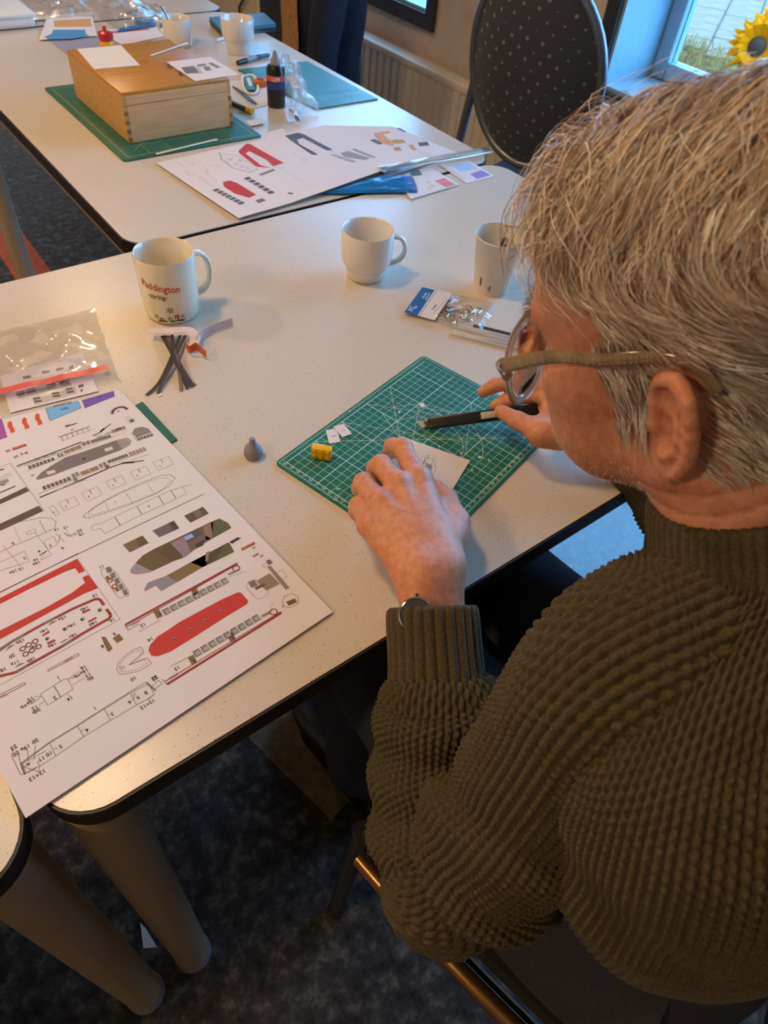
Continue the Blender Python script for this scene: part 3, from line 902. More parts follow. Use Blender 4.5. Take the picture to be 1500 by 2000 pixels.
    P.fill([(65, 935), (105, 905), (135, 940), (95, 966)], (128, 98, 58)).fill([(-8, 925), (20, 925), (66, 1000), (45, 1020), (30, 1015)], (128, 98, 58))
    P.line([(-10, 500), (40, 480), (90, 520), (170, 640), (165, 665), (110, 680), (90, 660), (-5, 525)], .0005, GR, True)
    for k in range(5): P.windows((20 + k * 27, 505 + k * 36), (62 + k * 25, 492 + k * 36), 1, .0035, (120, 114, 116))
    P.ring((48, 567), .0024, .0012, DRED).ring((78, 605), .0024, .0012, DRED).windows((22, 560), (50, 545), 1, .003, (128, 98, 58)).windows((78, 630), (104, 615), 1, .003, (128, 98, 58))
    # the red deck plan on the left
    P.conv = B
    P.fill([(-80, 418), (645, 48), (712, 150), (660, 172), (630, 128), (555, 152), (230, 310), (-80, 470)], RED).fill([(-80, 690), (100, 600), (400, 450), (600, 335), (712, 250), (688, 205), (740, 183), (822, 295), (700, 342), (-80, 768)], RED)
    P.line([(-80, 372), (660, 0)], .0006, DK).line([(650, 46), (1005, 555), (-80, 1150)], .0004, GR)
    P.line([(-80, 860), (100, 742), (350, 602), (600, 472), (800, 385), (835, 387), (870, 437)], .0028, DRED).line([(890, 470), (930, 522), (915, 548), (700, 670), (520, 782), (250, 932), (130, 1000), (-80, 1050)], .0028, DRED)
    P.line([(-30, 835), (100, 742), (200, 686)], .0029, (122, 108, 100), lift=2).line([(370, 592), (460, 545)], .0029, (122, 108, 100), lift=2).line([(530, 776), (600, 732)], .0029, (122, 108, 100), lift=2).line([(140, 995), (235, 940)], .0029, (122, 108, 100), lift=2)
    for q in (((685, 492), (750, 465), (757, 480), (692, 510)), ((735, 570), (805, 535), (810, 549), (742, 585)), ((350, 688), (410, 650), (418, 665), (357, 700)), ((393, 750), (457, 722), (466, 738), (402, 769))): P.fill(q, (170, 48, 56))
    for q in (((400, 610), (435, 575), (480, 568), (420, 602)), ((42, 822), (80, 775), (128, 765), (60, 812)), ((493, 762), (540, 725), (578, 715), (520, 752)), ((122, 960), (165, 925), (212, 918), (150, 952))): P.fill(q, (126, 116, 110))
    for x, y in ((838, 478), (692, 556), (545, 637), (398, 718)): P.fill([(x - 22, y - 2), (x + 8, y - 20), (x + 22, y), (x - 10, y + 18)], (150, 142, 140)).fill([(x - 22, y - 2), (x - 5, y - 12), (x + 8, y + 8), (x - 10, y + 18)], (60, 56, 58), 1)
    for x, y in ((190, 802), (240, 770), (295, 740), (215, 847), (268, 815), (322, 785)): P.ring((x, y), .0023, .0010, (104, 52, 54))
    for s, x, y in (('15a', 520, 545), ('15b', 170, 738), ('16b', 262, 893), ('16a', 612, 692), ('14b', 705, 465), ('14d', 780, 588), ('14a', 600, 605), ('14c', 368, 650), ('14e', 437, 770), ('14f', 285, 782), ('20', 100, 862), ('11a', 127, 920), ('15', 795, 355), ('16', 940, 562), ('18', 28, 975), ('11', 850, 115)): TX(s, (x, y))
    P.line([(398, 978), (655, 840), (664, 856), (405, 990)], .0005, DK, True).fill([(538, 902), (605, 866), (615, 880), (548, 916)], (206, 150, 152)).line([(-60, 1215), (205, 1085), (215, 1100), (-60, 1240)], .0005, DK, True).fill([(-60, 1222), (60, 1175), (70, 1190), (-60, 1242)], (206, 150, 152))
    P.line([(340, 1180), (370, 1160), (540, 1055), (565, 1052), (612, 1140), (400, 1275)], .0005, GR, True).line([(452, 1112), (478, 1155), (508, 1208)], .0009, GR).line([(345, 1200), (285, 1205)], .0004, GR).line([(345, 1205), (300, 1240)], .0004, GR).line([(372, 1242), (320, 1275)], .0004, GR).line([(575, 1055), (665, 985)], .0004, GR).line([(575, 1058), (625, 1040)], .0004, GR).line([(605, 1105), (705, 1045)], .0004, GR).line([(565, 1180), (580, 1205)], .0004, GR).line([(495, 1050), (510, 1080)], .0004, GR)
    for s, x, y in (('1', 487, 1042), ('15', 253, 1222), ('15a+b', 235, 1262), ('12', 292, 1297), ('Stb', 305, 1325), ('2', 460, 1212), ('14', 585, 1217), ('16', 698, 958), ('16a+b', 680, 1008), ('13', 738, 1022), ('Bb', 755, 1052)): TX(s, (x, y))
    # side elevation along the near edge
    P.conv = D
    P.line([(150, 905), (360, 750), (565, 625), (760, 500), (1065, 310), (1085, 312)], .0006, GR).line([(150, 912), (360, 758), (565, 632), (760, 508), (950, 390), (1090, 320)], .0005, GR).line([(1075, 315), (1140, 372)], .0018, (130, 136, 138))
    P.line([(1100, 335), (1128, 398), (1085, 430), (1000, 475), (810, 588), (612, 708), (410, 850), (290, 925), (180, 985), (150, 912)], .0005, GR)
    for q in (((360, 750), (410, 850)), ((565, 625), (612, 708)), ((760, 500), (812, 590)), ((960, 402), (1000, 475)), ((960, 402), (990, 390)), ((990, 390), (980, 420)), ((985, 420), (965, 445)), ((590, 665), (612, 662)), ((790, 550), (805, 545)), ((395, 798), (418, 792)), ((1080, 440), (1128, 398)), ((1112, 345), (1160, 295)), ((1160, 295), (1188, 318)), ((1188, 318), (1135, 360)), ((200, 800), (210, 890)), ((260, 770), (248, 880)), ((95, 800), (85, 850)), ((85, 850), (155, 990)), ((155, 990), (270, 930)), ((135, 830), (150, 905)), ((180, 930), (280, 965)), ((280, 965), (290, 925)), ((290, 925), (275, 890)), ((275, 890), (300, 880)), ((150, 905), (180, 985)), ((175, 900), (340, 810)), ((160, 945), (220, 900))): P.line(q, .0005, GR)
    P.line([(160, 900), (185, 980)], .0016, (150, 150, 152)).line([(195, 915), (220, 905)], .0022, (110, 140, 120))
    for s, x, y in (('23', 100, 787), ('20', 118, 832), ('19a', 187, 788), ('20', 258, 740), ('10', 360, 832), ('11', 305, 870), ('12+13', 272, 990), ('5', 443, 780), ('4', 637, 658), ('3', 822, 542), ('1', 695, 500), ('6', 950, 458), ('9', 1010, 420), ('8', 1068, 385), ('12+13', 1080, 470), ('22', 1130, 277)): TX(s, (x, y))
    P.build('printed_drawings', t)


near_papers()


# ------------------------------------------------------------------ the small cutting mat in front of the man
def work_mat():
    z = TT
    Bc = W(809.6, 1098); L = W(530, 912); Rr = W(1097, 826)
    # 30 x 22 cm mat: u runs from the hidden near corner to the left corner, v to the right corner
    u = (L - Bc)[:2]; u /= np.linalg.norm(u); v = np.array([u[1], -u[0]])
    if v @ (Rr - Bc)[:2] < 0: v = -v
    g0 = (W(622, 950)[:2] - u * .15 + W(559, 910)[:2] - u * .20 + W(1007, 892)[:2] - v * .20 + W(965, 936)[:2] - v * .15) / 4
    LX, LY = 0.22, 0.30
    o = g0 - u * .010 - v * .010
    TH = 0.003
    q = lambda a, b: o + u * a + v * b
    t = empty('cutting_mat', (*q(LX / 2, LY / 2), z), 'green cutting mat with a white grid under the man\'s hands', 'cutting mat')
    rr = rounded(0, 0, LX, LY, 0.006, 5)
    MB().prism([tuple(q(*p)) for p in rr], z, z + TH).build('mat_board', M['mat'], t, 0)
    mb = MB(); zz = z + TH + 0.00012
    def ln(a, b, w=.00045, lift=0):
        A, Bb = q(*a), q(*b); d = (Bb - A) / np.linalg.norm(Bb - A); n = np.array([-d[1], d[0]]) * w / 2
        k = zz + lift * 0.00004
        mb.add([(*(A - n), k), (*(Bb - n), k), (*(Bb + n), k), (*(A + n), k)], [(0, 1, 2, 3)])
    x0, x1, y0, y1 = .010, .210, .010, .290
    for i in range(21): ln((x0 + .01 * i, y0), (x0 + .01 * i, y1), .0011 if i % 5 == 0 else .0005)
    for j in range(29): ln((x0, y0 + .01 * j), (x1, y0 + .01 * j), .0011 if j % 5 == 0 else .0005, 1)
    # outer ruler frame with half-centimetre ticks
    f0, f1, g0_, g1 = .0035, .2165, .0035, .2965
    for a, b in (((f0, g0_), (f1, g0_)), ((f1, g0_), (f1, g1)), ((f1, g1), (f0, g1)), ((f0, g1), (f0, g0_))): ln(a, b, .0007, 2)
    for i in range(41):
        h = .0032 if i % 2 == 0 else .002
        ln((x0 + .005 * i, g0_), (x0 + .005 * i, g0_ + h), .0004, 3); ln((x0 + .005 * i, g1), (x0 + .005 * i, g1 - h), .0004, 3)
    for j in range(57):
        h = .0032 if j % 2 == 0 else .002
        ln((f0, y0 + .005 * j), (f0 + h, y0 + .005 * j), .0004, 3); ln((f1, y0 + .005 * j), (f1 - h, y0 + .005 * j), .0004, 3)
    for a, b in (((.01, .01), (.21, .21)), ((.21, .06), (.01, .26)), ((.06, .01), (.14, .15)), ((.16, .20), (.16 - .085, .20 + .05)), ((.21, .16), (.09, .23)), ((.185, .16), (.10, .12)), ((.16, .21), (.075, .06)), ((.11, .26), (.06, .17)), ((.21, .11), (.07, .19))): ln(a, b, .0006, 4)
    for cx, cy, r, a0, a1 in ((.11, .15, .05, 0, 180), (.11, .15, .075, 20, 160)):
        ps = [(cx + r * math.cos(math.radians(a)), cy + r * math.sin(math.radians(a))) for a in np.linspace(a0, a1, 18)]
        for a, b in zip(ps[:-1], ps[1:]): ln(a, b, .0006, 5)
    mb.build('grid_print', M['matline'], t, 0)
    nm = MB()
    def num(s, c, dx):
        vs, fs = text_geo(s)
        A = q(*c); du = dx; dv = np.array([-du[1], du[0]])
        nm.add([(*(A + du * x * .0055 + dv * y * .0055), zz + .0002) for x, y in vs], fs)
    for j in range(1, 28): num(str(j), (.0072, .010 + .01 * j), v)
    for i in range(1, 21): num(str(i), (.010 + .01 * i, .0072), -u)
    nm.build('ruler_numbers', M['matline'], t, 0)
    # scraps and bits on the mat
    zt = z + TH + 0.0006
    C1 = lambda p: (510 + p[0] / 5, 680 + p[1] / 5)
    for k, (pts, lb) in enumerate((([(630, 800), (740, 785), (775, 915), (665, 930)], 'small white paper square on the mat, the one nearer the yellow brick'), ([(705, 765), (805, 738), (888, 835), (795, 868)], 'small white paper square on the mat, tucked over the other square'))):
        pts = [C1(p) for p in pts]
        s = sheet('paper_square', pts, zt + k * 0.0005, lb, 'paper', th=.0003, group='paper squares on the mat')
        c = np.mean(pts, 0)
        Print(zt + k * .0005 + .0003).line([(c[0] - 4, c[1] + 1), (c[0] + 6, c[1])], .0007, DK).build('printed_dash', s)
    k = 0
    OFFCUT = ['largest paper offcut on the mat, in its upper middle above the knife blade', 'thin sliver of paper on the mat right of the card\'s upper corner', 'speck of paper just right of the sliver beside the card', 'speck of paper touching the right corner of the card', 'paper sliver low on the mat, nearer its lower left edge', 'paper sliver on the mat between yellow brick and little finger', 'speck of paper at the upper left rim of the mat', 'paper speck left of the largest offcut on the mat', 'paper speck between knife and upper edge of the card', 'paper speck above the upper right edge of the card']
    for (px, py, r, w) in ((825, 791, 6, 5), (937, 893, 5, 2), (955, 898, 2, 2), (922, 918, 2, 2), (655, 976, 5, 1), (660, 955, 5, 1), (683, 803, 2, 1.5), (780, 805, 2.5, 2), (858, 872, 2, 1.5), (900, 885, 2, 2)):
        k += 1
        a = rnd.uniform(0, 3)
        pts = [(px - r, py - w * .3), (px + r * .3, py - w), (px + r, py + w * .4), (px - r * .2, py + w)]
        sheet('paper_scrap', pts, zt, OFFCUT[k - 1], 'paper scrap', th=.0004, group='offcuts on the mat')
    return q, u, v


mat_q, mat_u, mat_v = work_mat()

# yellow toy brick lying on its side, studs towards the camera
ZM = TT + 0.0036
p0, p1 = W(607, 896, ZM), W(647, 903, ZM)
ux = (p1 - p0); ux /= np.linalg.norm(ux); uy = np.array([-ux[1], ux[0], 0])
bt = empty('toy_brick', tuple(p0 + ux * .012), 'yellow studded toy brick on its side on the mat', 'toy brick')
mt = Matrix(((ux[0], uy[0], 0, p0[0]), (ux[1], uy[1], 0, p0[1]), (0, 0, 1, ZM), (0, 0, 0, 1)))
MB().box((0, .0018, 0), (.0238, .0114, .0158), .0006, mat=mt).build('block', M['yellow_pl'], bt)
for i in range(3):
    for j in range(2):
        c = np.array([.004 + .008 * i, .0018, .004 + .008 * j])
        ps = [mt @ Vector((c[0], c[1], c[2])), mt @ Vector((c[0], c[1] - .0018, c[2]))]
        MB().tube([tuple(p) for p in ps], .0024, 16).build('stud', M['yellow_pl'], bt)

# card that the left hand holds down, with a small sketch on it
ct = sheet('paper_card', [(784, 852), (918, 899), (878, 966), (728, 925)], ZM + .0006, 'cream card with a small house sketch pinned under the left hand', 'card', 'paper2', .0006)
P = Print(ZM + .0012)
hs = [(824, 893), (838, 889), (848, 892), (852, 902), (851, 918), (843, 930), (828, 926), (818, 905)]
P.line(hs, .0006, (120, 112, 116), True, dash=.003).line([(832, 893), (846, 897), (842, 908), (828, 903)], .0006, GR, True).fill([(832, 905), (845, 909), (842, 922), (828, 916)], (150, 148, 160)).line([(820, 905), (830, 900)], .0006, GR).line([(838, 890), (834, 903)], .0006, GR).line([(826, 912), (840, 926)], .0006, GR).line([(846, 897), (850, 912)], .0006, GR).line([(830, 897), (826, 908)], .0008, (100, 96, 104))
P.build('sketch', ct)

# glue nozzle standing on the table
nb = W(495, 890)
nt = empty('nozzle_cap', tuple(nb), 'small grey pointed nozzle cap standing on the table by the mat', 'cap')
MB().lathe([(.0, 0), (.0098, 0), (.0105, .0015), (.0105, .011), (.0095, .014), (.0062, .018), (.0042, .022), (.0036, .0268), (.003, .0278), (0, .028)], 28, tuple(nb)).build('cone', M['grey_pl'], nt)
rb = MB()
for k in range(20):
    a = 2 * PI * k / 20
    rb.box((nb[0] + .0104 * math.cos(a) - .0004, nb[1] + .0104 * math.sin(a) - .0004, TT + .002), (nb[0] + .0104 * math.cos(a) + .0004, nb[1] + .0104 * math.sin(a) + .0004, TT + .0105))
rb.build('grip_ribs', M['grey_pl'], nt)


# ------------------------------------------------------------------ mugs and the paper cup
def mug(name, c, prof_out, prof_in, hdir, hz0, hz1, hr, hw, mat, label, group=None):
    t = empty(name, (c[0], c[1], c[2]), label, 'mug', group)
    MB().lathe(prof_out + prof_in, 56, c).build('cup', M[mat], t, 50)
    h = np.array([hdir[0], hdir[1], 0.0]); h /= np.linalg.norm(h)
    def rad(z):
        return float(np.interp(z, [p[1] for p in prof_out], [p[0] for p in prof_out]))
    pts = []
    for s in np.linspace(-1, 1, 17):
        a = s * PI / 2
        zz = (hz0 + hz1) / 2 + (hz1 - hz0) / 2 * math.sin(a)
        out = hr * max(0.0, math.cos(a)) ** 0.7
        pts.append(np.array(c) + h * (rad(zz) - 0.002 + out) + np.array([0, 0, zz]))
    MB().tube(pts, hw, 12, up=np.cross(h, [0, 0, 1.0]), flat=(1.25, 0.75)).build('handle', M[mat], t, 60)
    return t


c1 = (0.330, 0.876, TT)
R1, H1 = 0.0412, 0.094
po = [(0, .0015), (.030, .0015), (.031, 0), (.034, 0), (.0368, .003), (.0385, .010), (.0398, .03), (.0405, .06), (R1, H1 - .003), (R1 - .0012, H1)]
pi = [(R1 - .0035, H1 - .002), (.037, .06), (.0363, .03), (.034, .010), (.028, .007), (0, .007)]
d1 = W(407, 525, TT + .05) - np.array([c1[0], c1[1], TT + .05])
mug1 = mug('mug', c1, po, pi, d1, .018, .080, .026, .0052, 'china_cream', 'cream mug with red lettering and flowers printed on it')


def wrap(c, rfun, a0, z0, pts2, faces, name, mat, parent, up=0.0002):
    vs = []
    for x, y in pts2:
        z = z0 + y
        r = rfun(z) + up
        a = a0 + x / r
        vs.append((c[0] + r * math.cos(a), c[1] + r * math.sin(a), c[2] + z))
    return MB().add(vs, faces).build(name, mat, parent, 60)


rf = lambda z: float(np.interp(z, [p[1] for p in po], [p[0] for p in po]))


def ang(px, py, z):
    """Angle about the mug at which the picture point lies on its near wall."""
    best = None
    for a in np.arange(-PI, PI, .01):
        r = rf(z); p = np.array([c1[0] + r * math.cos(a), c1[1] + r * math.sin(a), TT + z])
        n = np.array([math.cos(a), math.sin(a), 0])
        if n @ (CAM - p) <= 0: continue
        d = p - CAM; x = 750 + F_PX * (d @ CR) / (d @ CF)
        if best is None or abs(x - px) < best[0]: best = (abs(x - px), a)
    return best[1]


def refine(vs, fs, maxlen):
    b = bmesh.new()
    vv = [b.verts.new((x, y, 0)) for x, y in vs]
    for f in fs:
        try: b.faces.new([vv[i] for i in f])
        except ValueError: pass
    for _ in range(3):
        es = [e for e in b.edges if e.calc_length() > maxlen]
        if not es: break
        bmesh.ops.subdivide_edges(b, edges=es, cuts=1)
    bmesh.ops.triangulate(b, faces=b.faces)
    b.verts.index_update()
    out = [(v.co.x, v.co.y) for v in b.verts], [tuple(v.index for v in f.verts) for f in b.faces]
    b.free()
    return out


def mug_text(s, px, py, z, h, rgb, slant=0.0, sx=1.0, bold=0.0):
    vs, fs = text_geo(s)
    v2 = [(x * h * sx, y * h + x * h * slant) for x, y in vs]
    v2, fs = refine(v2, fs, .004)
    wrap(c1, rf, ang(px, py, z), z, v2, fs, 'lettering', ink(*rgb), mug1)


mug_text('Paddington', 311, 552, .060, .0150, (196, 44, 28), -.10, .82)
mug_text('-spring-', 307, 569, .0465, .0105, (60, 54, 44), -.06, .85)


def mug_shape(pts, px, z, rgb, name='flower_print'):
    vs, fs = refine(pts, [tuple(range(len(pts)))], .004)
    wrap(c1, rf, ang(px, 0, z), z, vs, fs, name, ink(*rgb), mug1, .00025)


def petals(px, z, n, r, w, rgb):
    for k in range(n):
        a = 2 * PI * k / n
        ca, sa = math.cos(a), math.sin(a)
        pts = [(r * .25 * ca - w * sa, r * .25 * sa + w * ca), (r * .25 * ca + w * sa, r * .25 * sa - w * ca), (r * ca + w * .6 * sa, r * sa - w * .6 * ca), (r * ca - w * .6 * sa, r * sa + w * .6 * ca)]
        mug_shape(pts, px, z, rgb)


petals(332, .026, 7, .0055, .0007, (74, 66, 52))
for px, z, n, r, w, col in ((317, .010, 5, .0040, .0013, (178, 40, 40)), (332, .012, 6, .0038, .0007, (120, 110, 96)), (346, .015, 5, .0042, .0014, (178, 40, 40)), (306, .014, 6, .003, .0006, (110, 100, 84)), (357, .014, 6, .003, .0006, (110, 100, 84))): petals(px, z, n, r, w, col)
for px, z in ((322, .007), (338, .007), (349, .008), (356, .007), (314, .006)):
    mug_shape([(-.003, -.001), (.003, -.001), (.005, .003), (.0015, .0008), (0, .004), (-.0015, .0008), (-.005, .003)], px, z, (56, 84, 44))

c2 = (0.640, 0.822, TT)
po2 = [(0, .0015), (.024, .0015), (.025, 0), (.0275, 0), (.030, .002), (.0315, .012), (.0325, .0175), (.0345, .020), (.0385, .026), (.0405, .034), (.0412, .050), (.0412, .0755), (.0403, .078)]
pi2 = [(.0385, .0765), (.0382, .05), (.037, .034), (.0325, .026), (.029, .020), (.027, .007), (0, .006)]
d2 = W(790, 492, TT + .04) - np.array([c2[0], c2[1], TT + .04])
mug('mug', c2, po2, pi2, d2, .022, .066, .022, .0052, 'china', 'white stacking mug with a ring handle, alone in the middle of the near table')

cb = W(957, 563)
cup = empty('paper_cup', tuple(cb), 'tall cream paper cup with a dark lump inside, beside the man\'s forehead', 'cup')
ch = hz(cb, 968, 458) - TT
MB().lathe([(0, .004), (.026, .004), (.0262, 0), (.0278, 0), (.0385, ch - .003), (.0398, ch - .002), (.0402, ch), (.0392, ch + .0012), (.0378, ch - .001), (.0272, .006), (0, .006)], 48, tuple(cb)).build('cup_wall', M['papercup'], cup, 50)
MB().lathe([(0, .012), (.0278, .012), (.0284, .014), (0, .014)], 32, tuple(cb)).build('drink_dregs', M['coffee'], cup)
dcu = CAM - cb; acu = math.atan2(dcu[1], dcu[0])
mk = MB()
for k, (da, z0, z1, w) in enumerate(((-.62, .016, .030, .10), (-.12, .012, .018, .05), (-.02, .010, .022, .05))):
    for s in range(4):
        a0 = acu + da + w * s / 4; a1 = acu + da + w * (s + 1) / 4
        r0 = .0278 + (.0107) * z0 / ch + .0002; r1 = .0278 + .0107 * z1 / ch + .0002
        mk.add([(cb[0] + r0 * math.cos(a0), cb[1] + r0 * math.sin(a0), TT + z0), (cb[0] + r0 * math.cos(a1), cb[1] + r0 * math.sin(a1), TT + z0), (cb[0] + r1 * math.cos(a1), cb[1] + r1 * math.sin(a1), TT + z1), (cb[0] + r1 * math.cos(a0), cb[1] + r1 * math.sin(a0), TT + z1)], [(0, 1, 2, 3)])
mk.build('printed_marks', ink(70, 74, 80), cup, 0)
sp = empty('teabag', (cb[0], cb[1], TT + .02), 'dark wrapped teabag lump stuck inside the paper cup', 'teabag')
q = np.array([cb[0], cb[1], TT + .072]) + np.array([.016, .004, 0])
MB().ball(q, .0065, 12, sc=(1.2, .8, 1.4)).build('bag', M['black'], sp)
MB().tube([q + np.array([0, 0, .006]), q + np.array([.004, .003, .012]), q + np.array([.008, .008, .022])], .0007, 6).build('string', M['white_pl'], sp)

# ------------------------------------------------------------------ bag of clips, strips of metal
hc = [(789, 610), (825, 560.5), (883, 574), (849, 626)]
bg = empty('clip_bag', (*W(870, 595)[:2], TT), 'small clear bag of metal clips with a blue and white header card', 'bag')
z = TT + .004
MB().prism(PXY(hc, z), z, z + .0012).build('header_card', M['paper'], bg, 0)
P = Print(z + .0012)
P.fill([(789, 610), (825, 560.5), (849, 566), (815, 617)], (26, 92, 158)).line([(853, 567), (818, 619)], .0008, (26, 92, 158))
hd = W(825, 560) - W(789, 610)
for s, x, y, h in (('XC', 804, 603, .011), ('xnr', 812, 600, .006), ('metalen', 829, 577, .006), ('papierklem', 835, 579, .005)): P.text(s, (x, y), h, (226, 232, 240), hd)
P.text('25 stuks', (848, 600), .005, (90, 96, 120), hd).line([(846, 612), (872, 584)], .0006, (140, 140, 156))
P.build('printed_label', bg)
for k in range(11):
    c = W(866 + 9.0 * (k % 8) + rnd.uniform(-4, 4), 602 + (k % 3) * 9 + rnd.uniform(-4, 4), TT + .004 + .003 * (k % 3))
    a = rnd.uniform(0, PI); d = np.array([math.cos(a), math.sin(a), rnd.uniform(-.2, .2)]); s = np.array([-d[1], d[0], 0])
    L = .0105
    pts = [c - d * L + s * .004, c + d * L * .6 + s * .0045, c + d * L + s * .0, c + d * L * .6 - s * .0045, c - d * L - s * .003, c - d * L * .6 + s * .001, c + d * L * .3 + s * .0015]
    MB().tube(spline(pts, 16), .0009, 6).build('clip', M['chrome'] if k % 3 else M['bronze'], bg)
cor = [W(849, 626, TT + .002), W(883, 574, TT + .002), W(974, 596, TT + .001), W(943, 652, TT + .001)]
crumple('clear_pouch', cor, .013, M['film2'], bg, 16, 10, 3, base=.35)

for k, (p, q_, w, mt_, lb) in enumerate((((888, 637), (1075, 683), .0085, 'steel', 'upper bright aluminium strip beside the bag of clips'), ((882, 650), (1075, 698), .0085, 'steel', 'lower bright aluminium strip, nearest the green mat'), ((925, 634), (1085, 673), .005, 'steel_dark', 'thin dark steel strip behind the two bright strips'))):
    A, Bq = W(*p, TT + .002), W(*q_, TT + .002)
    d = (Bq - A); L = np.linalg.norm(d); d /= L; n = np.array([-d[1], d[0], 0])
    t = empty('metal_strip', tuple((A + Bq) / 2 * [1, 1, 0] + [0, 0, TT]), lb, 'strip', 'metal strips')
    m4 = Matrix(((d[0], n[0], 0, A[0]), (d[1], n[1], 0, A[1]), (0, 0, 1, TT), (0, 0, 0, 1)))
    MB().box((0, -w / 2, 0), (L, w / 2, .0022), .0004, mat=m4).build('web', M[mt_], t)
    if k < 2:
        for s in (-1, 1): MB().box((0, s * w / 2 - .0006, .0022), (L, s * w / 2 + .0006, .0042), .0003, mat=m4).build('flange', M[mt_], t)


# ------------------------------------------------------------------ zip bag with a printed card, tape and strips
zb = empty('zip_bag', (*W(90, 710)[:2], TT), 'clear zip bag with a red closing strip holding a printed card', 'bag')
cor = [W(-80, 668, TT + .001), W(182, 602, TT + .001), W(238, 748, TT + .001), W(-60, 822, TT + .001)]
crumple('clear_film', cor, .010, M['film2'], zb, 26, 18, 8, base=.25, edge=.5)
A, Bq = W(-40, 772, TT + .009), W(210, 717, TT + .009)
d = Bq - A; d /= np.linalg.norm(d); n = np.array([-d[1], d[0], 0])
rz = plain('red_zip_tint', (226, 96, 84), 0.3)
rs = MB(); N = 24
vs, fs = [], []
for i in range(N + 1):
    p = A + (Bq - A) * i / N
    for s in (-1, 1): vs.append(p + n * s * .0055 + np.array([0, 0, .0006 * math.sin(i * .9)]))
for i in range(N): fs.append((2 * i, 2 * i + 2, 2 * i + 3, 2 * i + 1))
MB().add(vs, fs).build('zip_strip', rz, zb, 60)
cs = sheet('printed_card', [(0, 735), (160, 688), (192, 764), (20, 806)], TT + .0012, 'grey-printed window card inside the zip bag', 'card', 'paper', .0005)
P = Print(TT + .0017); CV = lambda q: (q[0] / 3, 450 + q[1] / 3); P.conv = CV
for x, y, w, h, c in ((120, 955, 55, 28, (70, 66, 62)), (182, 940, 62, 30, (76, 72, 66)), (300, 912, 58, 28, (70, 66, 62)), (380, 895, 58, 26, (76, 72, 66)), (215, 985, 48, 14, (88, 98, 84)), (222, 1003, 48, 14, (88, 98, 84)), (325, 955, 48, 14, (88, 98, 84)), (332, 972, 48, 14, (88, 98, 84)), (405, 930, 46, 14, (88, 98, 84)), (412, 948, 46, 14, (88, 98, 84)), (158, 862, 50, 18, (120, 112, 106)), (270, 832, 50, 18, (120, 112, 106)), (350, 815, 48, 18, (120, 112, 106)), (418, 805, 30, 22, (120, 112, 106)), (475, 912, 34, 18, (80, 76, 72)), (478, 940, 14, 14, (80, 76, 72))):
    P.fill([(x - w / 2, y - h * .3), (x + w * .35, y - h * .75), (x + w / 2, y - h * .3), (x + w * .4, y + h * .15), (x - w / 2 + 4, y + h * .55)], c, 1)
P.fill([(95, 945), (410, 860), (420, 905), (110, 985)], (180, 172, 168)).fill([(190, 990), (440, 915), (452, 955), (205, 1025)], (196, 188, 184))
P.build('printed_windows', cs)


def ribbon(name, pts, w, mat, parent, upright=False, n=24):
    """A narrow band through (px, py, height) points; upright bands stand on edge."""
    P = spline([W(x, y, TT + h) for x, y, h in pts], n)
    T = np.gradient(P, axis=0); T /= np.linalg.norm(T, axis=1)[:, None]
    vs, fs = [], []
    for i in range(n):
        s = np.array([0, 0, 1.0]) if upright else np.cross(T[i], [0, 0, 1.0])
        s /= np.linalg.norm(s) + 1e-9
        k = (0, w) if upright else (-w / 2, w / 2)
        nn = np.cross(T[i], s) * .0002
        for a in k:
            for b in (-1, 1): vs.append(P[i] + s * a + nn * b)
    for i in range(n - 1):
        a, b = 4 * i, 4 * i + 4
        fs += [(a, a + 2, b + 2, b), (a + 1, b + 1, b + 3, a + 3), (a, b, b + 1, a + 1), (a + 2, a + 3, b + 3, b + 2)]
    fs += [(0, 1, 3, 2), (4 * n - 4, 4 * n - 2, 4 * n - 1, 4 * n - 3)]
    return MB().add(vs, fs).build(name, mat, parent, 60)


tp = empty('paper_tape', (*W(375, 655)[:2], TT), 'curled white paper strip with an orange ticket end beside the lettered mug', 'paper strip')
pink = plain('pinkish_paper', (222, 200, 196), .7)
ribbon('white_band', [(292, 645, .012), (330, 646, .013), (366, 644, .014), (380, 655, .012), (378, 672, .008), (366, 680, .004)], .014, pink, tp)
ribbon('orange_end', [(364, 682, .004), (372, 690, .006), (384, 684, .009), (392, 690, .006), (404, 700, .003)], .012, M['orange_pl'], tp, True)
ribbon('white_tail', [(384, 676, .0), (396, 660, .0005), (420, 648, .0008), (455, 636, .001)], .013, pink, tp, True)
tk = empty('printed_strips', (*W(335, 715)[:2], TT), 'bundle of narrow dark printed paper strips crossing on the table', 'paper strips')
for k, (pts, c) in enumerate((([(316, 656, .004), (330, 680, .007), (350, 720, .005), (366, 760, .001)], (66, 58, 58)), ([(322, 655, .005), (336, 682, .009), (358, 722, .006), (378, 754, .001)], (74, 66, 64)), ([(328, 655, .006), (342, 690, .009), (350, 730, .005), (354, 764, .001)], (120, 108, 102)), ([(352, 655, .005), (336, 695, .0075), (312, 745, .004), (286, 772, .001)], (58, 52, 54)), ([(362, 655, .006), (342, 697, .0085), (318, 745, .005), (308, 770, .001)], (70, 60, 62)), ([(336, 654, .007), (340, 700, .010), (360, 735, .006), (374, 756, .002)], (60, 54, 54)))):
    ribbon('strip', pts, .0042, ink(*c), tk)
for p in ((378, 752), (312, 772)):
    MB().box(W(*p) - [.003, .003, 0], W(*p) + [.003, .003, .0012], .0003).build('tip', ink(190, 50, 50) if p[0] > 350 else M['paper'], tk)

sheet('paper_scrap', [(274, 1802), (284, 1812), (307, 1850), (280, 1852)], 0.0002, 'small white paper scrap on the floor between the two table legs', 'paper scrap', 'paper', .0008)
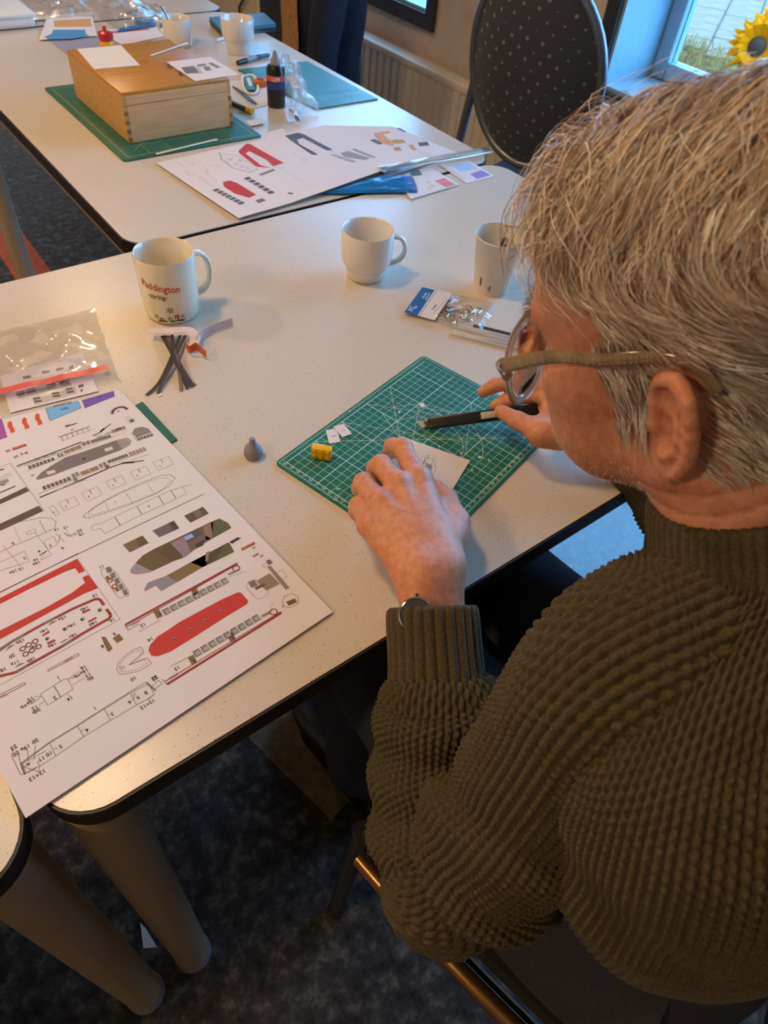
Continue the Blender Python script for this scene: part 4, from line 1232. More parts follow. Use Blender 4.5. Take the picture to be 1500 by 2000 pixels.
# ------------------------------------------------------------------ far table
def far_objects():
    # big old cutting mat with yellow print under the box
    x0, x1, y0, y1 = .474, .777, 1.384, 1.818
    t = empty('cutting_mat', ((x0 + x1) / 2, (y0 + y1) / 2, TT), 'large dark green cutting mat with yellow lines under the wooden box', 'cutting mat')
    MB().prism(rounded(x0, y0, x1, y1, .008, 5), TT, TT + .003).build('mat_board', M['mat_dark'], t, 0)
    m = MB(); z = TT + .0032
    def ln(a, b, w=.0009):
        A, B = np.array(a), np.array(b); d = (B - A) / np.linalg.norm(B - A); n = np.array([-d[1], d[0]]) * w / 2
        m.add([(*(A - n), z), (*(B - n), z), (*(B + n), z), (*(A + n), z)], [(0, 1, 2, 3)])
    for k in range(7):
        x = x0 + .014 + k * .0459; ln((x, y0 + .014), (x, y1 - .014), .0011 if k in (0, 6) else .0006)
    for k in range(10):
        y = y0 + .014 + k * .0451; ln((x0 + .014, y), (x1 - .014, y), .0011 if k in (0, 9) else .0006)
    for k in range(28): ln((x0 + .008, y0 + .014 + k * .0145), (x0 + .014, y0 + .014 + k * .0145), .0006)
    for k in range(19): ln((x0 + .014 + k * .0148, y0 + .008), (x0 + .014 + k * .0148, y0 + .014), .0006)
    ln((x0 + .03, y0 + .03), (x0 + .2, y0 + .2), .0008)
    m.build('grid_print', M['matline_y'], t, 0)

    # wooden box
    bx0, bx1, by0, by1 = .5165, .7475, 1.455, 1.735
    z0, z1, zs = TT + .0035, .834, .811
    t = empty('wooden_box', ((bx0 + bx1) / 2, (by0 + by1) / 2, z0), 'honey coloured wooden box with finger joints and flat lid on the far table', 'box')
    w = .007
    for nm, lo, hi, mt in (('front_wall', (bx0 + w, by0), (bx1 - w, by0 + w), 'wood_end'), ('back_wall', (bx0 + w, by1 - w), (bx1 - w, by1), 'wood_end'), ('side_wall', (bx0, by0), (bx0 + w, by1), 'wood_side'), ('side_wall', (bx1 - w, by0), (bx1, by1), 'wood_side')):
        MB().box((lo[0], lo[1], z0), (hi[0], hi[1], zs - .0008), .0006, seg=1).build(nm, M[mt], t)
    MB().box((bx0 + w, by0 + w, z0), (bx1 - w, by1 - w, z0 + .005)).build('bottom', M['wood_end'], t, 0)
    lid = MB().box((bx0 + .0008, by0 + .0008, z1 - .006), (bx1 - .0008, by1 - .0008, z1), .0012).build('lid', M['wood_top'], t)
    for lo, hi, mt in (((bx0 + w, by0), (bx1 - w, by0 + w), 'wood_end'), ((bx0 + w, by1 - w), (bx1 - w, by1), 'wood_end'), ((bx0, by0), (bx0 + w, by1), 'wood_side'), ((bx1 - w, by0), (bx1, by1), 'wood_side')):
        MB().box((lo[0], lo[1], zs), (hi[0], hi[1], z1 - .0062), .0006, seg=1).build('lid_rim', M[mt], lid)
    n = 8
    for xx in (bx0, bx1 - w):
        for k in range(n):
            a = z0 + .002 + (zs - z0 - .004) * k / n
            if k % 2 == 0: MB().box((xx - .0002, by0 - .0003, a), (xx + w + .0002, by0 + .004, a + (zs - z0 - .004) / n), .0003, seg=1).build('finger_joint', M['joint_wood'], t)
    P = Print(z1); P.ring((282, 122), .008, .0008, (120, 74, 30)); P.text('H', (282, 122), .007, (120, 74, 30), (1, 0)); P.build('branded_mark', lid)
    # on the lid
    sheet('paper_card', [(150, 95.5), (236, 88), (273, 127), (184, 135)], z1 + .0003, 'blank white card lying on the lid of the wooden box', 'card', 'paper2', .0012)
    def stick(p, q, z, lb):
        A, B = W(*p, z), W(*q, z); d = (B - A); L = np.linalg.norm(d); d /= L; nn = np.array([-d[1], d[0], 0])
        mm = Matrix(((d[0], nn[0], 0, A[0]), (d[1], nn[1], 0, A[1]), (0, 0, 1, z), (0, 0, 0, 1)))
        tt = empty('paint_stick', tuple((A + B) / 2), lb, 'stick', 'white plastic sticks')
        MB().box((0, -.0025, 0), (L, .0025, .002), .0008, mat=mm).build('shaft', M['white_pl'], tt)
        MB().box((L - .012, -.0036, 0), (L, .0036, .0016), .0007, mat=mm).build('paddle', M['white_pl'], tt)
    stick((295, 110), (366, 85), z1 + .0006, 'thin white plastic stick lying on the wooden box lid')
    stick((305, 302), (424, 273), TT + .0036, 'white plastic stick on the dark green mat in front of the box')
    s = sheet('printed_sheet', [(325, 121), (411, 111), (468, 145), (381, 158)], z1 + .001, 'small white printed sheet hanging over the edge of the wooden box', 'paper', 'paper', .0008)
    P = Print(z1 + .0018); C1 = lambda q: (q[0] / 3, q[1] / 3); P.conv = C1
    for q in (((1060, 395), (1135, 385), (1165, 425), (1090, 432)), ((1150, 380), (1200, 372), (1212, 385), (1160, 392)), ((1215, 370), (1240, 366), (1295, 395), (1270, 400)), ((1190, 392), (1225, 388), (1240, 412), (1205, 416))): P.fill(q, (130, 126, 126), 1)
    for x in range(1062, 1160, 12): P.line([(x, 395), (x + 32, 432)], .0012, (60, 58, 60), lift=2)
    P.build('print', s)
    for k, (px, py, lb) in enumerate(((331, 132, 'small shiny clip at the left corner of the sheet on the box'), (354, 147, 'small shiny clip at the near edge of the sheet on the box'))):
        c = W(px, py, z1); tt = empty('binder_clip', tuple(c), lb, 'clip', 'clips on the box sheet')
        MB().tube([c + [0, -.006, .003], c + [0, .006, .003]], .004, 3).build('clamp', M['chrome'], tt, 20)
        MB().tube(spline([c + [-.003, -.004, .005], c + [-.013, -.003, .010], c + [-.015, 0, .011], c + [-.013, .003, .010], c + [-.003, .004, .005]], 14), .0009, 6).build('wire_handle', M['chrome'], tt)

    # blue-green mat right
    c = [W(465, 138, TT)[:2], W(600, 122, TT)[:2], W(738, 195, TT)[:2], W(617, 215, TT)[:2]]
    t = empty('cutting_mat', (*np.mean(c, 0), TT), 'blue-green cutting mat behind the glue bottle, near the radiator', 'cutting mat')
    MB().prism([tuple(p) for p in c], TT, TT + .003).build('mat_board', M['mat_blue'], t, 0)
    P = Print(TT + .003)
    for k in range(1, 7):
        a = k / 7
        P.line([(465 + 152 * a, 138 + 77 * a), (600 + 138 * a, 122 + 73 * a)], .0006, (70, 150, 146)); P.line([(465 + 135 * a, 138 - 16 * a), (617 + 121 * a, 215 - 20 * a)], .0006, (70, 150, 146))
    for r in (.03, .045, .06): P.ring((640, 190), r, .0007, (80, 156, 150), 28)
    P.build('grid_print', t)
    # glue bottle
    b = W(540, 207); t = empty('glue_bottle', tuple(b), 'dark glue bottle with red and blue label and grey nozzle', 'bottle')
    zt = hz(b, 541, 128) - TT; zn = hz(b, 533, 98) - TT
    r = .0205
    MB().lathe([(0, 0), (r - .002, 0), (r, .003), (r, zt * .92), (r - .003, zt), (.009, zt + .002), (0, zt + .002)], 28, tuple(b)).build('bottle_body', M['black'], t)
    MB().lathe([(.0110, zt + .002), (.0105, zt + .010), (.0065, zt + (zn - zt) * .6), (.003, zn), (0, zn)], 20, tuple(b)).build('nozzle', M['grey_pl'], t)
    for a, c_, nm in ((.80, ink(200, 80, 60), 'red_band'), (.62, ink(40, 60, 130), 'blue_band')):
        MB().lathe([(r + .0003, zt * (a - .14)), (r + .0003, zt * a)], 28, tuple(b)).build(nm, c_, t)
    lab = MB(); vs, fs = text_geo('LIJM'); am = math.atan2(-b[1], -b[0])
    lab.add([(b[0] + (r + .0006) * math.cos(am + x * .010 / r), b[1] + (r + .0006) * math.sin(am + x * .010 / r), TT + zt * .73 + y * .011) for x, y in vs], fs)
    lab.build('lettering', ink(230, 220, 215), t, 0)
    # crumpled clear wrapper, its blue reflections put into the film tint
    fw = NT('glint_tinted_wrapper_film'); fw.set(col=(.80, .93, 1, 1), rough=.14, trans=.55, ior=1.3, alpha=.55, spec=1.0); fw.bump(fw.noise(fw.coords(), 70, 2), .8, .004); M['film_w'] = fw.mat
    t = empty('clear_wrapper', (*W(568, 180)[:2], TT), 'crumpled clear plastic wrapper with blue glints beside the glue bottle', 'wrapper')
    b0 = W(575, 200)
    cor = [W(534, 128, TT + .04), W(578, 128, TT + .045), W(612, 218, TT + .004), W(566, 240, TT + .004)]
    crumple('film', cor, .045, M['film_w'], t, 14, 16, 21, base=.3, edge=.3)
    MB().tube(spline([W(566, 215, TT + .006), W(576, 226, TT + .012), W(583, 236, TT + .004)], 8), .004, 6).build('crimped_end', M['chrome'], t)
    s = sheet('small_card', [(560, 150), (583, 144), (597, 166), (572, 174)], TT + .0036, 'small pale card with pink print on the blue-green mat', 'card', 'paper', .0006)
    Print(TT + .0042).fill([(570, 156), (580, 153), (588, 165), (576, 168)], (216, 170, 160)).build('print', s)
    # tools to the left of the bottle
    sheet('printed_sheet', [(440, 160), (520, 150), (545, 200), (455, 222)], TT + .0004, 'white sheet under the small tools between box and bottle', 'paper')
    e = W(487, 165); t = empty('sharpener_case', tuple(e), 'white rounded tag with a green window beside the box', 'tag')
    ring = [W(*p, TT + .004) for p in ((473, 150), (492, 147), (502, 160), (503, 178), (494, 184), (480, 180), (474, 166))]
    MB().tube(spline(ring + ring[:1], 30)[:-1], .0035, 8, closed=True).build('rim', M['white_pl'], t)
    z = TT + .003
    MB().prism(PXY([(477, 153), (490, 151), (499, 162), (498, 178), (484, 178), (477, 165)], z), z, z + .003).build('window', M['mat_blue'], t, 0)
    MB().prism(PXY([(481, 156), (488, 155), (494, 170), (487, 172)], z), z + .003, z + .004).build('slip', M['paper'], t, 0)
    o = W(509, 168); t = empty('orange_cap', tuple(o), 'small orange plastic piece beside the glue bottle', 'cap')
    MB().lathe([(0, 0), (.014, 0), (.016, .003), (.015, .012), (.010, .015), (.009, .011), (0, .010)], 18, tuple(o)).build('cap_ring', M['orange_pl'], t)
    MB().box(o + [-.024, -.005, 0], o + [-.012, .005, .006], .002).build('lug', M['orange_pl'], t)
    t = empty('tweezers', tuple(W(478, 185)), 'thin steel tweezers lying between box and bottle', 'tweezers')
    for k in (-1, 1):
        MB().tube(spline([W(454, 168, TT + .003), W(474, 182 + k * 2, TT + .004), W(490, 195 + k * 2.5, TT + .004), W(502, 203, TT + .003)], 12), [.001] + [.0024] * 10 + [.001], 6, flat=(.5, 1)).build('arm', M['steel_dark'], t)
    t = empty('craft_knife', tuple(W(475, 212)), 'black craft knife with a yellow end beside the box corner', 'knife')
    MB().tube([W(448, 199, TT + .006), W(482, 214, TT + .006)], .0055, 10).build('handle', M['black'], t)
    MB().tube([W(482, 214, TT + .006), W(493, 218, TT + .006)], [.006, .0065], 10).build('end_cap', M['yellow_pl'], t)
    # mugs at the back, pens, case
    mb = W(350, 88); H = hz(mb, 350, 33) - TT
    mug('mug', tuple(mb), [(0, .001), (.031, 0), (.033, .002), (.036, H * .5), (.0375, H - .002), (.0365, H)], [(.0345, H - .002), (.033, H * .5), (.029, .006), (0, .006)], (-1, 1.5), .02, H - .015, .022, .005, 'china', 'straight white mug standing behind the wooden box')
    mb2 = W(467, 103); H2 = hz(mb2, 463, 34) - TT
    mug('mug', tuple(mb2), [(0, .001), (.027, 0), (.029, .002), (.031, H2 * .28), (.037, H2 * .42), (.041, H2 * .5), (.0425, H2 - .002), (.0415, H2)], [(.0395, H2 - .002), (.038, H2 * .5), (.030, H2 * .3), (.026, .006), (0, .006)], (1, 1.2), .025, H2 - .012, .022, .005, 'china', 'white stepped mug by the pens and blue case')
    sp = empty('teaspoon', (mb[0], mb[1], TT + H), 'dark teaspoon standing in the straight white mug', 'spoon')
    MB().tube([mb + [-.004, .004, .012], mb + [-.022, .012, H + .004], mb + [-.030, .016, H + .020]], [.0024, .0022, .0035], 8, flat=(.6, 1.2)).build('shaft', M['steel_dark'], sp)
    MB().ball(mb + [-.002, .003, .013], .008, 10, sc=(1, 1.3, .5)).build('bowl', M['steel_dark'], sp)
    for k, (p, q, cl, lb) in enumerate((((464, 123), (503, 112), 'black', 'dark marker pen, the nearer of two by the stepped mug'), ((490, 114), (527, 107), 'steel_dark', 'grey metal pen touching the glue nozzle side'))):
        A, B = W(*p, TT + .006), W(*q, TT + .006)
        t = empty('pen', tuple((A + B) / 2 * [1, 1, 0] + [0, 0, TT]), lb, 'pen', 'pens by the mug')
        MB().tube([A, A * .55 + B * .45], [.0055, .006], 10).build('pen_cap', M[cl], t)
        MB().tube([A * .55 + B * .45, B * .9 + A * .1, B], [.0056, .0052, .002], 10).build('barrel', M['grey_pl'] if k == 0 else M['blue_case'], t)
    q = [(412, 36), (512, 29), (536, 44), (533, 60), (436, 66)]
    P_ = PXY([(410, 40), (515, 31), (538, 52), (434, 64)], TT + .012)
    c = np.mean(P_, 0); t = empty('zip_case', (*c, TT), 'blue-grey zip case lying at the back of the far table', 'case')
    MB().prism(P_, TT, TT + .009).build('lower_shell', M['steel_dark'], t, 0)
    up = [tuple(c + (np.array(p) - c) * 1.01) for p in P_]
    MB().prism(up, TT + .0095, TT + .020).build('upper_shell', M['blue_case'], t, 0)
    MB().prism([tuple(c + (np.array(p) - c) * 1.03) for p in P_], TT + .0085, TT + .011).build('zip', M['edge'], t, 0)
    t = empty('white_stub', tuple(W(430, 76)), 'short white plastic stub beside the stepped mug', 'stub')
    MB().tube([W(424, 79, TT + .004), W(446, 72, TT + .004)], .004, 8).build('stub_body', M['white_pl'], t)
    # red and yellow glue cap behind the box
    g = W(214, 112); zc = hz(g, 213, 74) - TT; ztp = hz(g, 208, 52) - TT
    t = empty('glue_pot', tuple(g), 'yellow pot with a red pointed cap behind the wooden box', 'pot')
    MB().lathe([(0, 0), (.016, 0), (.017, .004), (.017, zc - .012), (.014, zc - .002), (0, zc - .002)], 22, tuple(g)).build('pot_body', M['yellow_pl'], t)
    MB().lathe([(.0165, zc - .004), (.018, zc + .006), (.017, zc + (ztp - zc) * .5), (.008, zc + (ztp - zc) * .62), (.0045, zc + (ztp - zc) * .7), (.0035, ztp), (0, ztp)], 22, tuple(g)).build('cap', M['red_pl'], t)
    # papers at the back left
    s = sheet('printed_sheet', [(96, 78), (270, 65), (310, 86), (160, 130)], TT + .0005, 'lilac grey sheet half under the wooden box at its back', 'paper', 'grey_paper')
    s = sheet('printed_sheet', [(76, 78), (92, 33), (180, 32), (190, 70)], TT + .0035, 'white sheet with orange and blue blocks behind the box', 'paper', 'paper')
    P = Print(TT + .0038)
    P.fill([(105, 40), (177, 36), (180, 52), (106, 53)], (206, 160, 96)).fill([(86, 72), (101, 66), (104, 58), (166, 58), (168, 67), (176, 70), (140, 76), (95, 77)], (66, 142, 196))
    P.build('print', s)
    s = sheet('printed_sheet', [(190, 60), (300, 48), (325, 70), (240, 88)], TT + .0015, 'pale sheet under the clear bags on the far table', 'paper', 'paper')
    Print(TT + .0018).fill([(215, 62), (290, 55), (292, 58), (217, 65)], (180, 70, 80)).build('print', s)
    # clear bags on the pile
    for k, (cn, sd, a, lb) in enumerate((([(160, 0), (250, -8), (330, 46), (230, 62)], 31, .03, 'crumpled clear bag nearest the red capped pot'), ([(40, -10), (160, -22), (180, 30), (60, 40)], 47, .028, 'clear bag lying over the white tub on the far table'), ([(250, 12), (320, 8), (325, 44), (262, 46)], 53, .02, 'small clear bag leaning toward the straight white mug'))):
        t = empty('clear_bag', (*np.mean([W(*p)[:2] for p in cn], 0), TT), lb, 'bag', 'clear bags on the far table')
        crumple('film', [W(*p, TT + .004) for p in cn], a, M['film'], t, 16, 12, sd, base=.2)
        MB().prism(PXY([cn[2], cn[3], (cn[3][0] + 4, cn[3][1] - 6), (cn[2][0] - 2, cn[2][1] - 6)], TT + .004), TT + .0035, TT + .0055).build('seal_strip', M['blue_pl'] if k != 1 else M['white_pl'], t, 0)
    # white tub at the left edge
    A, B = W(0, 62), W(74, 56)
    t = empty('white_tub', tuple((A + B) / 2), 'white low tub at the far upper left of the tables', 'tub')
    hh = hz(B, 62, 28) - TT
    b0, b1 = min(A[0], B[0]) - .20, B[0]
    y0 = (A[1] + B[1]) / 2
    MB().box((b0, y0, TT + .001), (b1, y0 + .22, TT + hh), .012, seg=3).build('tub_body', M['white_pl'], t)
    MB().box((b0 - .004, y0 - .004, TT + hh - .006), (b1 + .004, y0 + .224, TT + hh + .002), .003).build('lid', M['white_pl'], t)
    # second printed sheet over the joint of the tables, lifting on the right
    zz = TT + .004
    pts = [(305, 318), (468, 428), (955, 297), (765, 248), (640, 243)]
    a, b, c, d = W(305, 318, zz), W(466, 428, zz + .002), W(905, 302, zz + .030), W(640, 243, zz)
    t = empty('printed_sheet', tuple((a + b + c + d) / 4 * [1, 1, 0] + [0, 0, zz]), 'big printed sheet with red and grey hull cut-outs across both tables', 'paper')
    c = a + (W(466, 428, zz) - a) + (d - a)
    nx, ny = 26, 14
    def srf(u, v):       # u along the long edge, v across towards the camera
        p = a + (d - a) * u + (W(466, 428, zz) - a) * v
        lift = .022 * max(0, u - .25) / .75 * max(0, v - .45) ** 1.5 * 2.0 + .002 * v * v
        return np.array([p[0], p[1], zz + lift])
    vs = [srf(i / nx, j / ny) for j in range(ny + 1) for i in range(nx + 1)]
    fs = [(j * (nx + 1) + i, (j + 1) * (nx + 1) + i, (j + 1) * (nx + 1) + i + 1, j * (nx + 1) + i + 1) for j in range(ny) for i in range(nx)]
    n0 = len(vs); vs2 = vs + [v - np.array([0, 0, .0004]) for v in vs]
    fs2 = fs + [tuple(i + n0 for i in f[::-1]) for f in fs]
    MB().add(vs2, fs2).build('sheet', M['paper'], t, 60)
    inv = np.linalg.inv(np.array([(d - a)[:2], (W(466, 428, zz) - a)[:2]]).T)
    P = Print(zz)
    P.conv = lambda q: (300 + q[0] / 2.143, 230 + q[1] / 2.143)
    P.fill([(355, 140), (385, 110), (400, 108), (545, 190), (500, 205), (478, 180), (400, 140), (385, 150), (450, 200), (495, 212), (430, 205), (360, 150)], RED)
    P.fill([(290, 270), (320, 264), (350, 275), (430, 325), (400, 338), (340, 320), (295, 290)], RED)
    P.fill([(550, 75), (605, 62), (630, 70), (750, 135), (725, 138), (625, 85), (600, 92), (610, 110), (690, 155), (665, 157), (580, 100)], (84, 84, 92))
    P.line([(275, 145), (285, 175), (330, 210), (400, 230), (438, 215)], .0012, DK).line([(285, 150), (350, 160), (430, 205)], .0009, GR)
    for x, y in ((320, 175), (345, 195), (370, 205), (395, 212), (360, 180)): P.ring((x, y), .0035, .001, GR, 10)
    P.fill([(780, 150), (815, 142), (905, 182), (890, 192), (800, 170)], (150, 146, 150)).fill([(735, 155), (760, 155), (850, 195), (835, 200)], (170, 166, 170)).fill([(840, 130), (930, 180), (920, 184), (830, 135)], (150, 146, 150))
    P.windows((385, 250), (500, 322), 6, .006, (90, 88, 92)).windows((255, 300), (375, 365), 7, .006, (90, 88, 92)).fill([(425, 350), (455, 340), (470, 350), (440, 362)], (120, 100, 80)).fill([(440, 238), (500, 215), (510, 222), (450, 245)], GR)
    P.build_later = P; P2 = Print(TT + .0032); P2.conv = P.conv; P_first, P = P, P2
    P.fill([(905, 95), (925, 88), (960, 110), (940, 112)], (100, 96, 90)).fill([(920, 65), (985, 55), (1020, 90), (1000, 120), (950, 105)], (222, 160, 110)).fill([(960, 70), (1000, 62), (1030, 85), (990, 95)], (230, 220, 210), 1).fill([(1000, 95), (1040, 90), (1060, 105), (1010, 110)], (200, 150, 90), 1).fill([(1065, 115), (1085, 112), (1100, 135), (1085, 138)], (220, 150, 80)).fill([(1000, 125), (1030, 122), (1040, 138), (1010, 138)], (200, 130, 90)).line([(925, 70), (950, 105), (990, 100)], .0016, (190, 70, 60), lift=2).fill([(1015, 45), (1050, 60), (1060, 60), (1030, 42)], (110, 110, 116)).fill([(1105, 105), (1145, 100), (1155, 115), (1115, 120)], (90, 90, 96))
    for k in range(16):
        x, y = rnd.uniform(1080, 1190), rnd.uniform(60, 170); P.line([(x, y), (x + rnd.uniform(15, 50), y + rnd.uniform(8, 26))], .0008, LG)
    s2 = sheet('printed_sheet', [(634, 245), (766, 247), (898, 300), (757, 345)], TT + .0028, 'white sheet with an orange print at its right end, under the red-hulled sheet', 'paper', 'paper', .0004)
    P.build('printed_drawings', s2); P = P_first
    for k in range(14):
        x, y = rnd.uniform(560, 760), rnd.uniform(80, 190); P.line([(x, y), (x + rnd.uniform(15, 40), y + rnd.uniform(8, 20))], .0008, LG)
    for k in range(14):
        x, y = rnd.uniform(60, 300), rnd.uniform(160, 260); P.line([(x, y), (x + rnd.uniform(10, 40), y + rnd.uniform(5, 26))], .0008, LG)
    P.line([(150, 225), (390, 380)], .0007, LG).line([(470, 180), (620, 270)], .0007, LG); P.windows((560, 320), (585, 326), 1, .003, (120, 90, 60))
    o = P.build('printed_drawings', t)
    pm = np.array(o.matrix_basis.translation) + np.array(t.location)
    for v in o.data.vertices:           # drape the print over the lifted sheet
        w_ = np.array(v.co) + pm; u_, v_ = inv @ (w_[:2] - a[:2])
        v.co.z += srf(u_, v_)[2] - zz
    # clear ruler along its right end, blue pouch, cards below
    A, B = W(742, 336, TT + .016), W(955, 297, TT + .006)
    dd = (B - A); L = np.linalg.norm(dd); dd /= L; nn = np.array([-dd[1], dd[0], 0]); nn /= np.linalg.norm(nn); kk = np.cross(dd, nn)
    m4 = Matrix(((dd[0], nn[0], kk[0], A[0]), (dd[1], nn[1], kk[1], A[1]), (dd[2], nn[2], kk[2], A[2] + .004), (0, 0, 0, 1)))
    t = empty('ruler', tuple(A * [1, 1, 0] + B * 0 + [0, 0, TT]), 'clear flat ruler along the right edge of the printed sheet on both tables', 'ruler')
    MB().box((0, -.012, 0), (L, .012, .0025), .0006, mat=m4).build('ruler_blade', M['clear'], t)
    tk = MB()
    for i in range(int(L / .005)): tk.box((i * .005, -.012, .0026), (i * .005 + .0006, -.012 + (.007 if i % 2 == 0 else .004), .0028), mat=m4)
    tk.build('tick_marks', ink(80, 90, 100), t, 0)
    q = [(640, 376), (742, 344), (806, 350), (815, 374), (650, 380)]
    t = empty('blue_pouch', (*W(740, 362)[:2], TT), 'bright blue plastic pouch tucked under the printed sheet', 'pouch')
    crumple('pouch', [W(625, 379, TT + .004), W(740, 345, TT + .008), W(806, 345, TT + .008), W(816, 376, TT + .004)], .010, M['blue_pl'], t, 18, 8, 61, base=.4)
    crumple('clear_flap', [W(770, 352, TT + .012), W(808, 346, TT + .012), W(818, 374, TT + .006), W(790, 376, TT + .006)], .006, M['film2'], t, 8, 8, 66)
    s = sheet('printed_card', [(772, 350), (838, 325), (897, 360), (803, 388)], TT + .0015, 'white card with grey and red print poking from under the big sheet', 'card', 'paper', .0018)
    P = Print(TT + .0033); P.conv = lambda q: (300 + q[0] / 2.143, 230 + q[1] / 2.143)
    P.fill([(1070, 225), (1110, 215), (1125, 240), (1085, 245)], (100, 104, 112)).fill([(1175, 265), (1215, 252), (1265, 280), (1225, 292)], (222, 130, 130)).line([(1190, 272), (1245, 262)], .001, (240, 220, 220), lift=2).fill([(1045, 250), (1080, 240), (1085, 260), (1060, 268)], (150, 90, 80))
    for x, y in ((1150, 270), (1165, 285), (1155, 295)): P.ring((x, y), .003, .001, GR, 8)
    P.build('print', s)
    s = sheet('printed_card', [(858, 322), (915, 312), (966, 344), (912, 358)], TT + .0006, 'pale card with light blue and violet squares by the table corner', 'card', 'paper', .0006)
    P = Print(TT + .0012); P.fill([(885, 325), (915, 318), (935, 329), (900, 336)], (170, 204, 232)).fill([(918, 340), (940, 332), (958, 342), (932, 350)], (150, 130, 200)).line([(880, 332), (908, 350)], .003, (190, 180, 215)); P.build('print', s)
    for k, (p, lb) in enumerate((([(514, 260), (553, 250), (560, 262), (520, 272)], 'small white printed slip by the far corner of the dark mat'), ([(480, 236), (512, 231), (520, 240), (490, 246)], 'white paper bit between dark mat and wrapper'))):
        sheet('paper_slip', p, TT + .0006 + .0036 * k, lb, 'paper', group='slips by the mat')


far_objects()


# ------------------------------------------------------------------ chairs
def oval_chair(loc, rz, label, back_h=(.47, .99), sz=0.0, hw=.205):
    """Stacking chair: oval upholstered back in a tube hoop, padded seat, four tube legs. Faces local -x... the back stands at +x."""
    t = empty('banquet_chair', (0, 0, 0), label, 'chair', 'oval-backed stacking chairs')
    zc, hz_ = (back_h[0] + back_h[1]) / 2, (back_h[1] - back_h[0]) / 2
    lean = .10
    def bp(a, s, off):    # point on the leaning oval back
        y, z = hw * s * math.cos(a), hz_ * s * math.sin(a)
        return np.array([.20 + off + lean * (zc + z - back_h[0]) / (2 * hz_) - .02 * math.cos(a) ** 2 * 0 + .03 * (1 - (y / hw) ** 2), y, zc + z])
    # cushion: front and back domes
    N, R = 44, 7
    vs, fs = [], []
    for side in (-1, 1):
        b0 = len(vs)
        vs.append(bp(0, 0, side * .024)); 
        for r in range(1, R + 1):
            s = r / R
            for k in range(N): vs.append(bp(2 * PI * k / N, s * .965, side * (.024 * (1 - s ** 4) + .004)))
        for k in range(N):
            fs.append((b0, b0 + 1 + k, b0 + 1 + (k + 1) % N))
            for r in range(R - 1):
                i = b0 + 1 + r * N
                fs.append((i + k, i + N + k, i + N + (k + 1) % N, i + (k + 1) % N))
    o1 = 1 + (R - 1) * N; o2 = 1 + R * N + 1 + (R - 1) * N
    for k in range(N): fs.append((o1 + k, o2 + k, o2 + (k + 1) % N, o1 + (k + 1) % N))
    cu = MB().add(vs, fs).build('backrest', M['chair_cloth'], t, 60)
    uv = cu.data.uv_layers.new(name='UVMap')
    for lp in cu.data.loops:
        c = cu.data.vertices[lp.vertex_index].co
        uv.data[lp.index].uv = ((c.y + c.z) * 23, (c.z - c.y) * 23)
    MB().tube([bp(a, 1.0, 0) for a in np.linspace(0, 2 * PI, 49)[:-1]], .0125, 10, closed=True).build('back_hoop', M['tube'], t)
    # seat
    st = rounded(-.23, -.215, .20, .215, .07, 8)
    sm = MB()
    for z0, z1, k in ((.425 + sz, .445 + sz, .94), (.445 + sz, .475 + sz, 1.0)):
        sm.prism([(x * k, y * k) for x, y in st], z0, z1)
    sm.prism([(x * .93, y * .93) for x, y in st], .475 + sz, .486 + sz)
    sm.build('seat', M['chair_plain'], t, 60)
    for s in (-1, 1):
        MB().tube(spline([bp(PI / 2 - s * (PI / 2 + .30), 1.0, 0), (.222, s * .212, .50), (.24, s * .212, .30), (.29, s * .212, .012)], 16), .0125, 10).build('leg', M['tube'], t)
        MB().tube(spline([(.19, s * .195, .445 + sz), (-.18, s * .2, .44 + sz), (-.215, s * .205, .40 + sz), (-.235, s * .21, .012)], 18), .0125, 10).build('leg', M['tube'], t)
        for x in (.29, -.235): MB().lathe([(.0, 0), (.014, 0), (.015, .02), (.0128, .022), (0, .022)], 12, (x, s * .21, 0)).build('foot_cap', M['black'], t)
    for s in (-1, 1):
        for k, zz in enumerate((.438, .405)):
            MB().tube(spline([(-.20, s * (.226 - .02 * k), zz - .006 + sz), (-.05, s * (.236 - .016 * k), zz + sz), (.12, s * (.234 - .016 * k), zz + sz), (.235, s * (.222 - .016 * k), zz + .004 + sz)], 14), .0105, 10).build('side_rail', M['tube'], t)
    MB().tube([(-.18, -.2, .425 + sz), (-.18, .2, .425 + sz)], .011, 10).build('stretcher', M['tube'], t)
    MB().tube([(.19, -.19, .425 + sz), (.19, .19, .425 + sz)], .011, 10).build('stretcher', M['tube'], t)
    t.location = loc
    t.rotation_euler = (0, 0, rz)
    return t


chair_far = oval_chair((1.79, 1.41, 0), PI + .25, 'dark oval-backed chair standing empty between the table and the window wall', (.562, 1.022), -.05, .186)

# coat hung over a chair at the far right table side
ca_ = W(585, 120, .62)
coat_chair = oval_chair((1.47, 2.62, 0), 0.15, 'oval-backed chair under the navy coat beside the radiator')
ct = empty('coat', (1.62, 2.62, .55), 'navy coat with tan fleece lining hung over a chair by the radiator', 'coat')
vs, fs = [], []
N = 26; Mz = 16
for j in range(Mz + 1):
    z = 1.06 - .72 * j / Mz
    for i in range(N):
        a = 2 * PI * i / N
        rx = .115 + .035 * j / Mz + .012 * math.sin(5 * a + j * .25)
        ry = .24 + .05 * math.sin(j / Mz * PI) + .014 * math.sin(7 * a + .5 * j)
        if j < 2: rx *= .5 + .25 * j; ry *= .86 + .07 * j
        vs.append((1.71 + .02 * j / Mz + rx * math.cos(a) * 1.0, 2.65 + ry * math.sin(a), z))
for j in range(Mz):
    for i in range(N): fs.append((j * N + i, j * N + (i + 1) % N, (j + 1) * N + (i + 1) % N, (j + 1) * N + i))
fs.append(tuple(range(N)))
MB().add(vs, fs).build('coat_shell', M['coat'], ct, 70)
lv, lf = [], []
